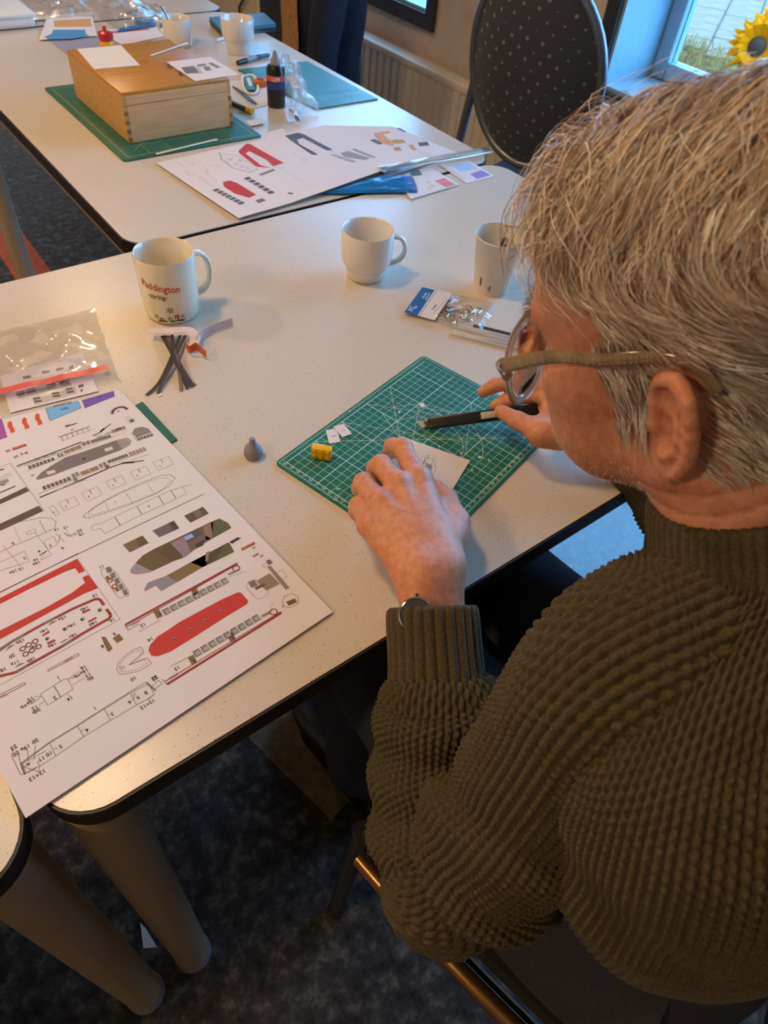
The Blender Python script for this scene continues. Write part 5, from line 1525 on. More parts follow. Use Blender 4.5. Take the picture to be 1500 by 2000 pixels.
for j in range(14):
    z = 1.07 - .56 * j / 13
    for i in range(5):
        lv.append((1.600 - .035 * j / 13 - .016 * math.sin(i * PI / 4), 2.50 + .028 * i + .012 * math.sin(j * .9) + .01 * j / 13, z))
for j in range(13):
    for i in range(4): lf.append((j * 5 + i, j * 5 + i + 1, j * 5 + 6 + i, j * 5 + 5 + i))
MB().add(lv, lf).build('fleece_lining', M['fleece'], ct, 70)
MB().tube(spline([(1.60, 2.46, 1.06), (1.68, 2.58, 1.09), (1.70, 2.72, 1.09), (1.62, 2.80, 1.06)], 16), .045, 10, flat=(1, .7)).build('collar', M['fleece'], ct)
sl = MB().tube(spline([(1.66, 2.40, 1.0), (1.62, 2.36, .8), (1.60, 2.38, .6), (1.60, 2.40, .48)], 16), [.06] * 10 + [.055] * 6, 14).build('sleeve', M['coat'], ct)
# cable against the wall
cb_ = MB().tube(spline([WX(482, -10, 2.235), WX(470, 8, 2.235), WX(468, 26, 2.235), (2.235, WX(468, 26, 2.235)[1] - .02, .02)], 18), .006, 6).build('wall_cable', M['black'])
tag(cb_, 'dark cable running down the wall beyond the coat', 'cable')
# ------------------------------------------------------------------ the man: one continuous skin surface from a signed distance field
def smin(a, b, k):
    h = np.maximum(k - np.abs(a - b), 0) / k
    return np.minimum(a, b) - h * h * k * 0.25


def smax(a, b, k): return -smin(-a, -b, k)


def f_sph(P, c, r): return np.linalg.norm(P - np.asarray(c), axis=1) - r


def f_ell(P, c, r):
    q = P - np.asarray(c); r = np.asarray(r, float)
    k0 = np.linalg.norm(q / r, axis=1); k1 = np.linalg.norm(q / (r * r), axis=1)
    return k0 * (k0 - 1.0) / np.maximum(k1, 1e-9)


def f_cone(P, a, b, r1, r2):
    a, b = np.asarray(a, float), np.asarray(b, float)
    ba = b - a; l2 = ba @ ba; rr = r1 - r2; a2 = l2 - rr * rr; il2 = 1.0 / l2
    pa = P - a; y = pa @ ba; z = y - l2
    x = pa * l2 - y[:, None] * ba
    x2 = np.einsum('ij,ij->i', x, x); y2 = y * y * l2; z2 = z * z * l2
    k = np.sign(rr) * rr * rr * x2
    d = (np.sqrt(np.maximum(x2 * a2 * il2, 0)) + y * rr) * il2 - r1
    m1 = np.sign(z) * a2 * z2 > k
    m2 = ~m1 & (np.sign(y) * a2 * y2 < k)
    d = np.where(m1, np.sqrt(np.maximum(x2 + z2, 0)) * il2 - r2, d)
    return np.where(m2, np.sqrt(np.maximum(x2 + y2, 0)) * il2 - r1, d)


def f_chain(P, pts, rs, k=0.004):
    d = None
    for i in range(len(pts) - 1):
        e = f_cone(P, pts[i], pts[i + 1], rs[i], rs[i + 1])
        d = e if d is None else smin(d, e, k)
    return d


# head frame: x towards the man's left, y forward, z up, origin between the ear canals
HS = 1.05
HO = np.array([0.3949, 0.1496, 1.1024])
HB = np.array([[-0.9801, -0.177, -0.0916], [-0.1217, 0.8936, -0.4305], [-0.1602, 0.4083, 0.8985]])


def H2W(p): return HO + HS * (np.asarray(p, float) @ HB)


def W2H(P): return (np.asarray(P, float) - HO) @ HB.T / HS


def ear_frame(s):
    up = np.array([0, -math.sin(.14), math.cos(.14)])
    back = np.array([math.sin(.50), -math.cos(.50), 0]); back -= up * (back @ up); back /= np.linalg.norm(back)
    n = np.cross(back, up) * 1.0
    if n[0] < 0: n = -n
    o = np.array([.0725, .004, -.011])
    f = np.array([s, 1, 1])
    return o * f, back * f, up * f, n * f


def f_ear(Q, s):
    o, a, b, n = ear_frame(s)
    q = Q - o
    E = np.stack([q @ a, q @ b, q @ n], 1)
    d = f_ell(E, (.0135, .003, -.001), (.0175, .029, .0036))
    d = smin(d, f_ell(E, (.0075, -.030, .000), (.0092, .0135, .0042)), .006)
    hx = [(-.001, .006, .002), (.001, .018, .003), (.008, .0285, .004), (.018, .0315, .0045), (.0275, .0245, .0045), (.0315, .010, .004), (.0305, -.006, .0035), (.025, -.019, .003), (.016, -.029, .002)]
    hp = spline(hx, 15)
    d = smin(d, f_chain(E, hp, np.linspace(.0042, .0034, 15), .003), .0035)
    ah = spline([(.013, .019, .002), (.020, .012, .003), (.0225, .001, .0035), (.019, -.010, .0035), (.012, -.0165, .0035), (.008, -.018, .003)], 8)
    d = smin(d, f_chain(E, ah, np.full(8, .0030), .003), .004)
    d = smax(d, -f_ell(E, (.0095, -.003, .0045), (.0085, .0105, .0085)), .004)
    d = smax(d, -f_ell(E, (.008, .0175, .0045), (.0060, .0060, .0058)), .003)
    d = smax(d, -f_ell(E, (.0075, -.004, -.001), (.0048, .0058, .007)), .003)
    d = smin(d, f_ell(E, (-.001, -.003, .0025), (.0048, .0068, .0045)), .004)
    # root joining the ear to the head
    d = smin(d, f_ell(E, (.004, .000, -.008), (.010, .024, .008)), .006)
    return d


def f_head(P):
    Q = W2H(P)
    A = Q.copy(); A[:, 0] = np.abs(A[:, 0])
    d = f_ell(Q, (0, -.010, .054), (.0745, .096, .0715))
    d = smin(d, f_ell(Q, (0, .038, .054), (.067, .066, .060)), .03)
    d = smin(d, f_ell(A, (0, .040, -.004), (.064, .050, .070)), .03)
    d = smin(d, f_cone(A, (.053, .010, -.045), (.016, .078, -.076), .019, .016), .022)
    d = smin(d, f_ell(A, (0, .088, -.078), (.020, .016, .016)), .02)
    d = smin(d, f_ell(A, (.036, .064, -.034), (.032, .034, .050)), .02)
    d = smin(d, f_cone(A, (.052, .080, .037), (.008, .099, .035), .009, .009), .016)
    d = smin(d, f_ell(A, (.050, .062, -.002), (.020, .024, .018)), .02)
    d = smin(d, f_cone(Q, (0, .096, .028), (0, .119, -.010), .0065, .0105), .012)
    d = smin(d, f_ell(A, (.012, .106, -.014), (.008, .010, .008)), .008)
    d = smin(d, f_ell(A, (0, .090, -.044), (.030, .016, .022)), .016)
    d = smax(d, -f_ell(A, (.033, .104, .018), (.019, .016, .013)), .012)
    d = smin(d, f_sph(A, (.033, .080, .017), .0138), .003)
    d = smax(d, -f_ell(A, (.033, .096, .011), (.0105, .006, .0022)), .0015)
    d = smin(d, f_cone(A, (.022, .092, -.043), (.003, .103, -.040), .0035, .0048), .004)
    d = smin(d, f_cone(A, (.020, .091, -.051), (0, .101, -.051), .0035, .0055), .004)
    d = smax(d, -f_cone(A, (.024, .096, -.0462), (0, .109, -.0462), .0012, .0016), .002)
    d = smax(d, -f_ell(A, (.0055, .112, -.0215), (.003, .0045, .004)), .002)
    # jowl, cheek and neck folds of an older man
    def groove(pts, w, dep):
        nonlocal d
        g = f_chain(A, spline(pts, 8), np.full(8, .0001), .001)
        d = d + dep * np.exp(-(g / w) ** 2)
    groove([(.020, .100, -.020), (.034, .088, -.045), (.036, .078, -.075)], .0035, .0030)
    groove([(.066, .016, -.020), (.064, .020, -.045), (.056, .024, -.075), (.046, .024, -.092)], .003, .0036)
    groove([(.072, .020, .006), (.070, .024, -.014), (.068, .026, -.030)], .0026, .0020)
    groove([(.058, .074, .016), (.066, .058, .020)], .002, .0009)
    groove([(.058, .074, .010), (.066, .058, .006)], .002, .0009)
    for z in (.052, .066, .080): groove([(0, .100, z), (.030, .092, z + .001), (.052, .072, z - .004)], .0022, .0008)
    # neck
    N = f_cone(Q, (0, -.022, -.020), W2H(NECK), .058 , .063)
    N = smin(N, f_cone(Q, (0, .012, -.070), W2H(NECK + np.array([0, .022, .0])), .034, .046), .03)
    N = smin(N, f_cone(A, (.045, -.012, -.025), W2H(NECK) + np.array([.03, .02, 0]), .020, .022), .03)
    na = W2H(NECK) - np.array([0, -.022, -.020]); na /= np.linalg.norm(na)
    ax_ = (Q - np.array([0, -.022, -.020])) @ na
    wv_ = np.cos(2 * PI * (ax_ - .16 * Q[:, 1] + .004 * np.sin(60 * Q[:, 1])) / .0125)
    N = N + .0021 * np.clip(wv_, 0, 1) ** 5 * np.clip((ax_ - .012) / .02, 0, 1)
    d = smin(d, N, .028)
    for s in (1, -1):
        d = smin(d, f_ear(Q, s), .0045)
    return d * HS


def f_scalp(P):
    """The head without its small features: what the hair lies on."""
    Q = W2H(P)
    A = Q.copy(); A[:, 0] = np.abs(A[:, 0])
    d = f_ell(Q, (0, -.010, .054), (.0745, .096, .0715))
    d = smin(d, f_ell(Q, (0, .038, .054), (.067, .066, .060)), .03)
    d = smin(d, f_ell(A, (0, .040, -.004), (.064, .050, .070)), .03)
    d = smin(d, f_cone(A, (.053, .010, -.045), (.016, .078, -.076), .019, .016), .022)
    N = smin(f_cone(Q, (0, -.022, -.020), W2H(NECK), .058, .063), f_cone(A, (.045, -.012, -.025), W2H(NECK) + np.array([.03, .02, 0]), .020, .022), .03)
    d = smin(d, N, .028)
    for s in (1, -1):
        o, a, b, n = ear_frame(s)
        E = Q - o
        d = smin(d, f_ell(np.stack([E @ a, E @ b, E @ n], 1), (.0140, .000, .000), (.0190, .033, .0055)), .004)
    return d * HS


NECK = np.array([.397, .062, 1.010])
SL_, EL_, WL_ = np.array([.292, .064, .905]), np.array([.200, .078, .650]), W(842, 1118, .792)
SR_, ER_, WR_ = np.array([.575, .085, .915]), np.array([.715, .135, .665]), W(1205, 852, .790)


def J(*rows): return [W(x, y, z) for x, y, z in rows]


L_FING = [
    (J((818, 938, .803), (786, 876, .795), (767, 872, .773), (760, 884, .757)), (.0125, .0112, .0100, .0088)),
    (J((778, 948, .806), (744, 910, .794), (733, 915, .772), (736, 930, .756)), (.0125, .0113, .0100, .0088)),
    (J((744, 984, .802), (711, 944, .789), (704, 954, .768), (711, 968, .754)), (.0120, .0107, .0096, .0084)),
    (J((722, 1026, .794), (701, 988, .779), (697, 999, .763), (705, 1012, .753)), (.0110, .0096, .0086, .0076)),
]
L_THUMB = (J((862, 1092, .788), (888, 1018, .785), (874, 976, .770), (852, 952, .757)), (.0180, .0135, .0115, .0094))
R_FING = [
    (J((1085, 752, .812), (1012, 744, .800), (968, 752, .788), (944, 765, .777)), (.0120, .0105, .0092, .0078)),
    (J((1100, 775, .808), (1035, 770, .788), (992, 782, .776), (968, 792, .766)), (.0120, .0106, .0094, .0080)),
    (J((1115, 800, .800), (1060, 800, .776), (1030, 812, .764), (1020, 816, .758)), (.0115, .0102, .0090, .0078)),
    (J((1130, 825, .790), (1085, 826, .770), (1064, 834, .760), (1054, 838, .755)), (.0105, .0092, .0082, .0072)),
]
R_THUMB = (J((1140, 852, .796), (1058, 846, .796), (1012, 822, .789), (979, 804, .781)), (.0170, .0125, .0108, .0090))


def f_hand(P, fingers, thumb, wrist, elbow, side):
    d = None
    for js, rs in fingers:
        e = f_chain(P, js, rs, .004)
        # knuckle bump and nail-side flattening
        e = smin(e, f_sph(P, js[1], rs[1] * 1.06), .004)
        d = e if d is None else np.minimum(d, e)
    palm = None
    n = len(fingers)
    for i, (js, rs) in enumerate(fingers):
        off = (i - 1.5) / 1.5
        ax = (fingers[0][0][0] - fingers[3][0][0]); ax /= np.linalg.norm(ax)
        w = wrist + ax * (-off) * .017
        e = f_cone(P, w, js[0], .0185, rs[0] * 1.05)
        palm = e if palm is None else smin(palm, e, .012)
    mid = (fingers[1][0][0] + fingers[2][0][0]) / 2 * .5 + wrist * .5
    palm = smin(palm, f_ell(P, mid - np.array([0, 0, .006]), (.026, .032, .018)), .02)
    # knuckles and tendons on the back of the hand
    for js, rs in fingers:
        palm = smin(palm, f_sph(P, js[0] + np.array([0, 0, .0035]), rs[0] * .88), .009)
        m0 = js[0] + np.array([0, 0, rs[0] * .95]); m1 = wrist + np.array([0, 0, .0165])
        g = f_cone(P, m0, m1 * .8 + m0 * .2, .0005, .0005)
        palm = palm - .0013 * np.exp(-(g / .0034) ** 2)
    d = smin(palm, d, .006)
    tj, tr = thumb
    t = f_chain(P, tj, tr, .005)
    t = smin(t, f_cone(P, wrist + (tj[0] - wrist) * .3, tj[0], .018, tr[0]), .012)
    d = smin(d, t, .010)
    web = f_cone(P, tj[0] * .5 + tj[1] * .5, fingers[0][0][0] * .6 + wrist * .4, .008, .010)
    d = smin(d, web, .014)
    d = smin(d, f_cone(P, fingers[0][0][0] - np.array([0, 0, .010]), tj[1] - np.array([0, 0, .003]), .0085, .0095), .018)
    d = smin(d, f_cone(P, fingers[0][0][0] * .6 + wrist * .4 - np.array([0, 0, .008]), tj[1] * .6 + tj[0] * .4, .011, .012), .02)
    dr = (elbow - wrist); dr /= np.linalg.norm(dr)
    ax = (fingers[0][0][0] - fingers[3][0][0]); ax -= dr * (ax @ dr); ax /= np.linalg.norm(ax)
    for s in (-1, 1):
        d = smin(d, f_chain(P, [wrist + ax * s * .013, wrist + dr * .06 + ax * s * .012, wrist + dr * .16 + ax * s * .014, elbow], (.0195, .0205, .030, .036), .01), .018)
    # veins
    for s, o in ((1, .006), (-1, -.008)):
        pts = spline([wrist + ax * o + np.array([0, 0, .020]), mid + ax * o * 1.6 + np.array([0, 0, .0205]), fingers[1 if s > 0 else 2][0][0] + ax * .010 * s + np.array([0, 0, .011])], 8)
        g = f_chain(P, pts, np.full(8, .0001), .001)
        d = d - .0009 * np.exp(-(g / .0024) ** 2)
    return d


def f_torso(P):
    d = f_ell(P, (.395, .005, .885), (.14, .068, .11))
    d = smin(d, f_ell(P, (.395, -.028, .74), (.130, .085, .16)), .06)
    d = smin(d, f_ell(P, (.395, -.05, .59), (.115, .075, .09)), .06)
    d = smin(d, f_cone(P, NECK - np.array([0, .02, .06]), NECK, .058, .056), .03)
    return d


def f_arms(P):
    d = None
    for s_, e_ in ((SL_, EL_), (SR_, ER_)):
        e = f_chain(P, [np.array([.40, .03, .955]) * .5 + s_ * .5, s_, e_], (.05, .050, .040), .03)
        d = e if d is None else smin(d, e, .05)
    return d


def f_legs(P):
    d = None
    for hip, knee, foot in LEGS:
        e = f_chain(P, [hip, knee, foot], (.072, .052, .036), .03)
        d = e if d is None else smin(d, e, .04)
        d = smin(d, f_cone(P, foot - np.array([0, .02, .045]), foot + np.array([0, .15, -.065]), .034, .026), .03)
    return d


LEGS = [(np.array([.312, -.03, .568]), np.array([.338, .42, .562]), np.array([.35, .36, .10])), (np.array([.50, -.03, .568]), np.array([.510, .42, .562]), np.array([.53, .38, .10]))]
REGIONS = [
    (lambda P: f_head(P), H2W((0, 0, 0)), .26),
    (lambda P: f_hand(P, L_FING, L_THUMB, WL_, EL_, 1), (WL_ + EL_) / 2 + (WL_ - EL_) * .3, .27),
    (lambda P: f_hand(P, R_FING, R_THUMB, WR_, ER_, -1), (WR_ + ER_) / 2 + (WR_ - ER_) * .25, .30),
    (f_torso, np.array([.40, -.03, .78]), .34),
    (f_arms, np.array([.44, .07, .80]), .36),
    (f_legs, np.array([.42, .2, .34]), .46),
]


def f_body(P, act=None):
    d = None
    for i, (f, c, r) in enumerate(REGIONS):
        if act is not None and i not in act: continue
        e = f(P)
        d = e if d is None else smin(d, e, .012)
    return d


def surface(lo, hi, h, fine):
    """Surface nets over the blocks that the surface passes through."""
    B = 16
    lo = np.array(lo, float); n = np.ceil((np.array(hi) - lo) / (h * B)).astype(int)
    ii = np.stack(np.meshgrid(*[np.arange(k) for k in n], indexing='ij'), -1).reshape(-1, 3)
    cen = lo + (ii + .5) * h * B
    rad = h * B * .87
    def active(c):
        return tuple(i for i, (f, cc, r) in enumerate(REGIONS) if np.linalg.norm(c - cc) < r + rad)
    keep = {}
    acts = [active(c) for c in cen]
    groups = {}
    for k, a in enumerate(acts):
        if a: groups.setdefault(a, []).append(k)
    g1 = np.stack(np.meshgrid(*[np.arange(B + 1)] * 3, indexing='ij'), -1).reshape(-1, 3) * h
    verts, keys, edges = [], [], []
    NN = (n * B + 4).astype(np.int64)
    key = lambda c: (c[..., 0].astype(np.int64) * NN[1] + c[..., 1]) * NN[2] + c[..., 2]
    cor = [(x, y, z) for x in (0, 1) for y in (0, 1) for z in (0, 1)]
    sl = lambda A, c: A[:, c[0]:c[0] + B, c[1]:c[1] + B, c[2]:c[2] + B]

    def chunk(job):
        a, kk = job
        org = lo + ii[kk] * h * B
        V = f_body((org[:, None] + g1[None]).reshape(-1, 3), a).reshape(len(kk), B + 1, B + 1, B + 1)
        S = V < 0
        cnt = np.zeros((len(kk), B, B, B)); acc = np.zeros((len(kk), B, B, B, 3))
        for p in cor:
            for ax in range(3):
                if p[ax]: continue
                q = list(p); q[ax] = 1
                va, vb = sl(V, p), sl(V, q); cr = (va < 0) != (vb < 0)
                t = np.where(cr, va / np.where(cr, va - vb, 1), 0)
                for k in range(3): acc[..., k] += np.where(cr, p[k] + (t if k == ax else 0), 0)
                cnt += cr
        m = cnt > 0
        bi, x, y, z = np.nonzero(m)
        cell = ii[kk][bi] * B + np.stack([x, y, z], 1)
        ed = []
        vv, ky = lo + (cell + acc[m] / cnt[m][:, None]) * h, key(cell)
        for ax in range(3):
            q = [0, 0, 0]; q[ax] = 1
            sa, sb = sl(S, (0, 0, 0)), sl(S, q)
            bi, x, y, z = np.nonzero(sa != sb)
            cell = ii[kk][bi] * B + np.stack([x, y, z], 1)
            ed.append((ax, cell, sa[bi, x, y, z]))
        return vv, ky, ed

    jobs = []
    for a, ks in groups.items():
        ks = np.array(ks)
        dc = f_body(cen[ks], a)
        ks = ks[np.abs(dc) < rad * 1.06 + .003]
        jobs += [(a, ks[c0:c0 + 12]) for c0 in range(0, len(ks), 12)]
    with ThreadPoolExecutor(8) as ex:
        for vv, ky, ed in ex.map(chunk, jobs):
            verts.append(vv); keys.append(ky); edges += ed
    verts = np.concatenate(verts); keys = np.concatenate(keys)
    od = np.argsort(keys); ks_ = keys[od]
    faces = []
    for ax, cell, ins in edges:
        u, v = [(1, 2), (2, 0), (0, 1)][ax]
        eu, ev = np.zeros(3, int), np.zeros(3, int); eu[u] = 1; ev[v] = 1
        quad = [cell - eu - ev, cell - ev, cell, cell - eu]
        idx = []; ok = np.ones(len(cell), bool)
        for c in quad:
            k = key(c); j = np.clip(np.searchsorted(ks_, k), 0, len(ks_) - 1)
            ok &= (ks_[j] == k); idx.append(od[j])
        q = np.stack(idx, 1)[ok]; s = ins[ok]
        q[~s] = q[~s][:, ::-1]
        faces.append(q)
    faces = np.concatenate(faces)
    return verts, faces


def np_mesh(name, verts, faces, mats, smooth=True):
    me = bpy.data.meshes.new(name)
    k = faces.shape[1]
    me.vertices.add(len(verts)); me.vertices.foreach_set('co', np.asarray(verts, np.float32).ravel())
    me.loops.add(faces.size); me.loops.foreach_set('vertex_index', faces.astype(np.int32).ravel())
    me.polygons.add(len(faces)); me.polygons.foreach_set('loop_start', np.arange(0, faces.size, k, dtype=np.int32))
    try: me.polygons.foreach_set('loop_total', np.full(len(faces), k, np.int32))
    except Exception: pass
    for m in (mats if isinstance(mats, (list, tuple)) else [mats]): me.materials.append(m)
    me.update(calc_edges=True)
    if smooth: me.polygons.foreach_set('use_smooth', np.ones(len(faces), bool))
    return me


# skin
t = NT('skin')
v = t.coords()
n1 = t.noise(v, 26, 4, .6); n2 = t.noise(v, 140, 4, .65)
c = t.mix(n1, srgb(214, 148, 114), srgb(200, 120, 90))
sp = t.ramp(n2, [(.0, srgb(140, 72, 50)), (.38, srgb(200, 130, 98)), (.62, srgb(224, 166, 134))])
c = t.mix(.55, c, sp)
t.set(col=c, rough=t.ramp(n2, [(.3, (.36,) * 3 + (1,)), (.7, (.52,) * 3 + (1,))]), spec=.45, sss=.12)
t.p.inputs['Subsurface Radius'].default_value = (.010, .004, .002)
t.p.inputs['Subsurface Scale'].default_value = .35
bm_ = t.n('ShaderNodeTexVoronoi', feature='DISTANCE_TO_EDGE'); bm_.inputs['Scale'].default_value = 620; t.l(v, bm_.inputs['Vector'])
mx = t.n('ShaderNodeMath', operation='ADD'); t.l(bm_.outputs['Distance'], mx.inputs[0]); t.l(n2, mx.inputs[1])
t.bump(mx.outputs[0], .32, .0014)
M['skin'] = t.mat

HV = .0023
BV, BF = surface((.10, -.26, 0.02), (.88, .62, 1.32), HV, None)
man_me = np_mesh('person', BV, BF, M['skin'])
man = bpy.data.objects.new('person', man_me)
COL.objects.link(man)
tag(man, 'grey-haired man in a dark green knitted sweater bent over the cutting mat', 'person')
print('body', len(BV), len(BF))

# eyes
for s in (1, -1):
    c = H2W((.033 * s, .0800, .0165)); f = HB[1] * .9 - HB[2] * .35; f /= np.linalg.norm(f)
    eye = MB().ball(c, .0131 * HS, 20).build('eye', plain('eye_white', (222, 214, 204), .2), man)
    MB().ball(c + f * .0092 * HS, .0056 * HS, 14, sc=(1, 1, 1)).build('iris', plain('iris_blue_grey', (70, 84, 92), .15), eye)
# ------------------------------------------------------------------ clothes
def value_noise(P, f, seed=0):
    """Cheap smooth noise on an (n,3) array, about -1..1."""
    r = np.random.RandomState(seed)
    o = np.zeros(len(P))
    for k in range(6):
        w = r.normal(size=3); w /= np.linalg.norm(w)
        o += np.sin((P @ w) * f * r.uniform(.6, 1.7) + r.uniform(0, 6.28) + 1.3 * np.sin((P @ r.normal(size=3)) * f * .5))
    return o / 3.2


def grid_tube(path, ra, rb, ref, nu, nv, disp, closed_end=False, phi0=0.0, sub=400):
    """A fine tube grid along path (control points), section half-axes ra and rb, pushed out by disp(x, s, P)."""
    C = spline(path, sub); A = spline(np.array(ra)[:, None], sub)[:, 0]; Bb = spline(np.array(rb)[:, None], sub)[:, 0]
    L = np.concatenate([[0], np.cumsum(np.linalg.norm(np.diff(C, axis=0), axis=1))])
    s = np.linspace(0, L[-1], nv)
    C = np.stack([np.interp(s, L, C[:, k]) for k in range(3)], 1); A = np.interp(s, L, A); Bb = np.interp(s, L, Bb)
    T = np.gradient(C, axis=0); T /= np.linalg.norm(T, axis=1)[:, None]
    U = np.array(ref, float)[None] - T * (T @ np.array(ref, float))[:, None]; U /= np.linalg.norm(U, axis=1)[:, None]
    Wv = np.cross(T, U)
    ph = phi0 + np.linspace(0, 2 * PI, nu, endpoint=False)
    P = C[:, None] + A[:, None, None] * np.cos(ph)[None, :, None] * U[:, None] + Bb[:, None, None] * np.sin(ph)[None, :, None] * Wv[:, None]
    du = np.roll(P, -1, 1) - np.roll(P, 1, 1); dv = np.gradient(P, axis=0)
    N = np.cross(du, dv); N /= np.linalg.norm(N, axis=2)[:, :, None] + 1e-12
    if ((P - C[:, None]) * N).sum() < 0: N = -N
    S, PH = np.meshgrid(s, ph, indexing='ij')
    soft, fine = disp(PH.ravel(), S.ravel(), P.reshape(-1, 3), s[-1])
    Q = P.reshape(-1, 3) + N.reshape(-1, 3) * soft[:, None]
    P2 = Q.reshape(nv, nu, 3)
    du = np.roll(P2, -1, 1) - np.roll(P2, 1, 1); dv = np.gradient(P2, axis=0)
    N2 = np.cross(du, dv); N2 /= np.linalg.norm(N2, axis=2)[:, :, None] + 1e-12
    N2[(N2 * N).sum(2) < 0] *= -1
    Q = Q + N2.reshape(-1, 3) * fine[:, None]
    i = np.arange(nv - 1)[:, None] * nu; j = np.arange(nu)[None]; j2 = (j + 1) % nu
    F = np.stack([i + j, i + j2, i + nu + j2, i + nu + j], -1).reshape(-1, 4)
    return Q, F


def knit(x, s, n, pitch, amp, gap=.5):
    """Fisherman's rib: n raised wales round the tube, each a chain of stitches."""
    w = x * n / (2 * PI)
    fr = w - np.floor(w)
    rib = np.clip(np.sin(PI * fr), 0, 1) ** .8
    st = .5 + .5 * np.cos(2 * PI * (s / pitch + .5 * (np.floor(w) % 2)))
    return amp * (rib * (.38 + .62 * st) - .42)


def rib(x, n, amp): return amp * (np.abs(np.sin(x * n / 2)) ** .7 - .6)


# knitted wool
t = NT('olive_wool')
v = t.coords()
nz = t.noise(v, 420, 3, .7); n2 = t.noise(v, 30, 3)
c = t.ramp(nz, [(.3, srgb(54, 48, 32)), (.55, srgb(80, 71, 49)), (.75, srgb(112, 101, 74))])
t.set(col=t.mix(.35, c, t.ramp(n2, [(.3, srgb(70, 60, 40)), (.7, srgb(84, 79, 58))])), rough=.95, spec=.15, sheen=.12)
t.p.inputs['Sheen Roughness'].default_value = .5
wv = t.n('ShaderNodeTexNoise'); wv.inputs['Scale'].default_value = 900; wv.inputs['Detail'].default_value = 2; t.l(v, wv.inputs['Vector'])
t.bump(wv.outputs['Fac'], .55, .0015)
M['wool'] = t.mat

DRL = (EL_ - WL_) / np.linalg.norm(EL_ - WL_)
DRR = (ER_ - WR_) / np.linalg.norm(ER_ - WR_)


def bell(s, c, w): return np.exp(-((s - c) / w) ** 2)


def sleeve_disp(n, folds, seed):
    def f(x, s, P, L):
        fl = np.zeros_like(s)
        for c, w, a, ph, tilt in folds:
            fl += a * np.exp(-((s - c * L - tilt * np.cos(x - ph)) / w) ** 2) * (.35 + .65 * np.clip(np.cos(x - ph) * .6 + .55, 0, 1))
        fl += .0035 * value_noise(P, 26, seed) + .0012 * value_noise(P, 70, seed + 1)
        return fl, knit(x, s + .002 * value_noise(P, 40, seed + 2), n, .0066, .0054)
    return f


# left sleeve, shoulder to cuff
FOLD_PH = 2.6
cuff_l0, cuff_l1 = WL_ + DRL * .100, WL_ + DRL * .038
pathL = [np.array([.378, .036, .955]), np.array([.335, .050, .940]), SL_ + [.004, 0, 0], SL_ * .62 + EL_ * .38 + [.010, -.006, -.004], SL_ * .26 + EL_ * .74 + [.004, -.012, -.006], EL_ + [-.002, -.006, -.002], EL_ * .74 + WL_ * .26 + [-.004, .002, -.012], EL_ * .5 + WL_ * .5 + [0, 0, -.004], cuff_l0 + DRL * .012, cuff_l0]
foldsL = [(c_, w_, a_ * 1.5, p_ + FOLD_PH, t_) for c_, w_, a_, p_, t_ in [(.66, .010, -.007, -.2, .020), (.70, .010, .007, 0, .022), (.735, .009, -.008, .2, .018), (.775, .012, .007, .3, .020), (.815, .010, -.006, .2, .016), (.86, .012, .006, .4, .014), (.90, .009, -.005, 0, .012), (.945, .014, .007, 0, .010), (.52, .016, .006, -.5, .03), (.47, .014, -.006, -.5, .03), (.58, .012, .006, 2.2, .02), (.62, .011, -.006, 2.2, .02)]]
SV, SF = [], []


def put(Q, F):
    n = sum(len(q) for q in SV)
    SV.append(Q); SF.append(F + n)


def part_mesh(name, pieces, mat, parent):
    n = 0; V, F = [], []
    for Q, f in pieces:
        V.append(Q); F.append(f + n); n += len(Q)
    me = np_mesh(name, np.concatenate(V), np.concatenate(F), mat)
    return link(name, me, parent)


sw_torso = grid_tube(
    [(.392, -.030, .688), (.392, -.031, .712), (.394, -.030, .755), (.394, -.020, .825), (.394, -.002, .900), (.395, .024, .952), NECK + [-.001, -.012, -.020], NECK + [0, -.002, .004]],
    [.146, .160, .170, .180, .184, .150, .092, .070], [.114, .122, .124, .122, .112, .092, .076, .066], (1, 0, 0), 1020, 330,
    lambda x, s, P, L: (.006 * value_noise(P, 16, 5) * bell(s, L * .35, L * .35) + .0015 * value_noise(P, 60, 6) + .008 * np.sin(s / .030 + 2.0 * np.sin(x * 2)) * bell(s, .10, .06), knit(x, s, 122, .0068, .0056) * np.clip((s - .055) / .01, 0, 1) + rib(x, 122, .0035) * np.clip((.06 - s) / .01, 0, 1)))
sweater = part_mesh('sweater', [sw_torso], M['wool'], man)
part_mesh('sleeve', [grid_tube(pathL, [.062, .074, .072, .068, .066, .064, .060, .057, .054, .047], [.058, .068, .068, .066, .063, .061, .058, .055, .052, .045], (-.5, .2, .8), 480, 520, sleeve_disp(54, foldsL, 21))], M['wool'], sweater)
part_mesh('cuff', [grid_tube([cuff_l0 - DRL * -.006, (cuff_l0 + cuff_l1) / 2, cuff_l1, cuff_l1 - DRL * .0015, cuff_l1 + DRL * .006], [.046, .0435, .0425, .0395, .037], [.0435, .041, .040, .037, .0345], (-.8, .5, .3), 420, 60, lambda x, s, P, L: (.0015 * value_noise(P, 50, 31), rib(x, 27, .0034)))], M['wool'], sweater)
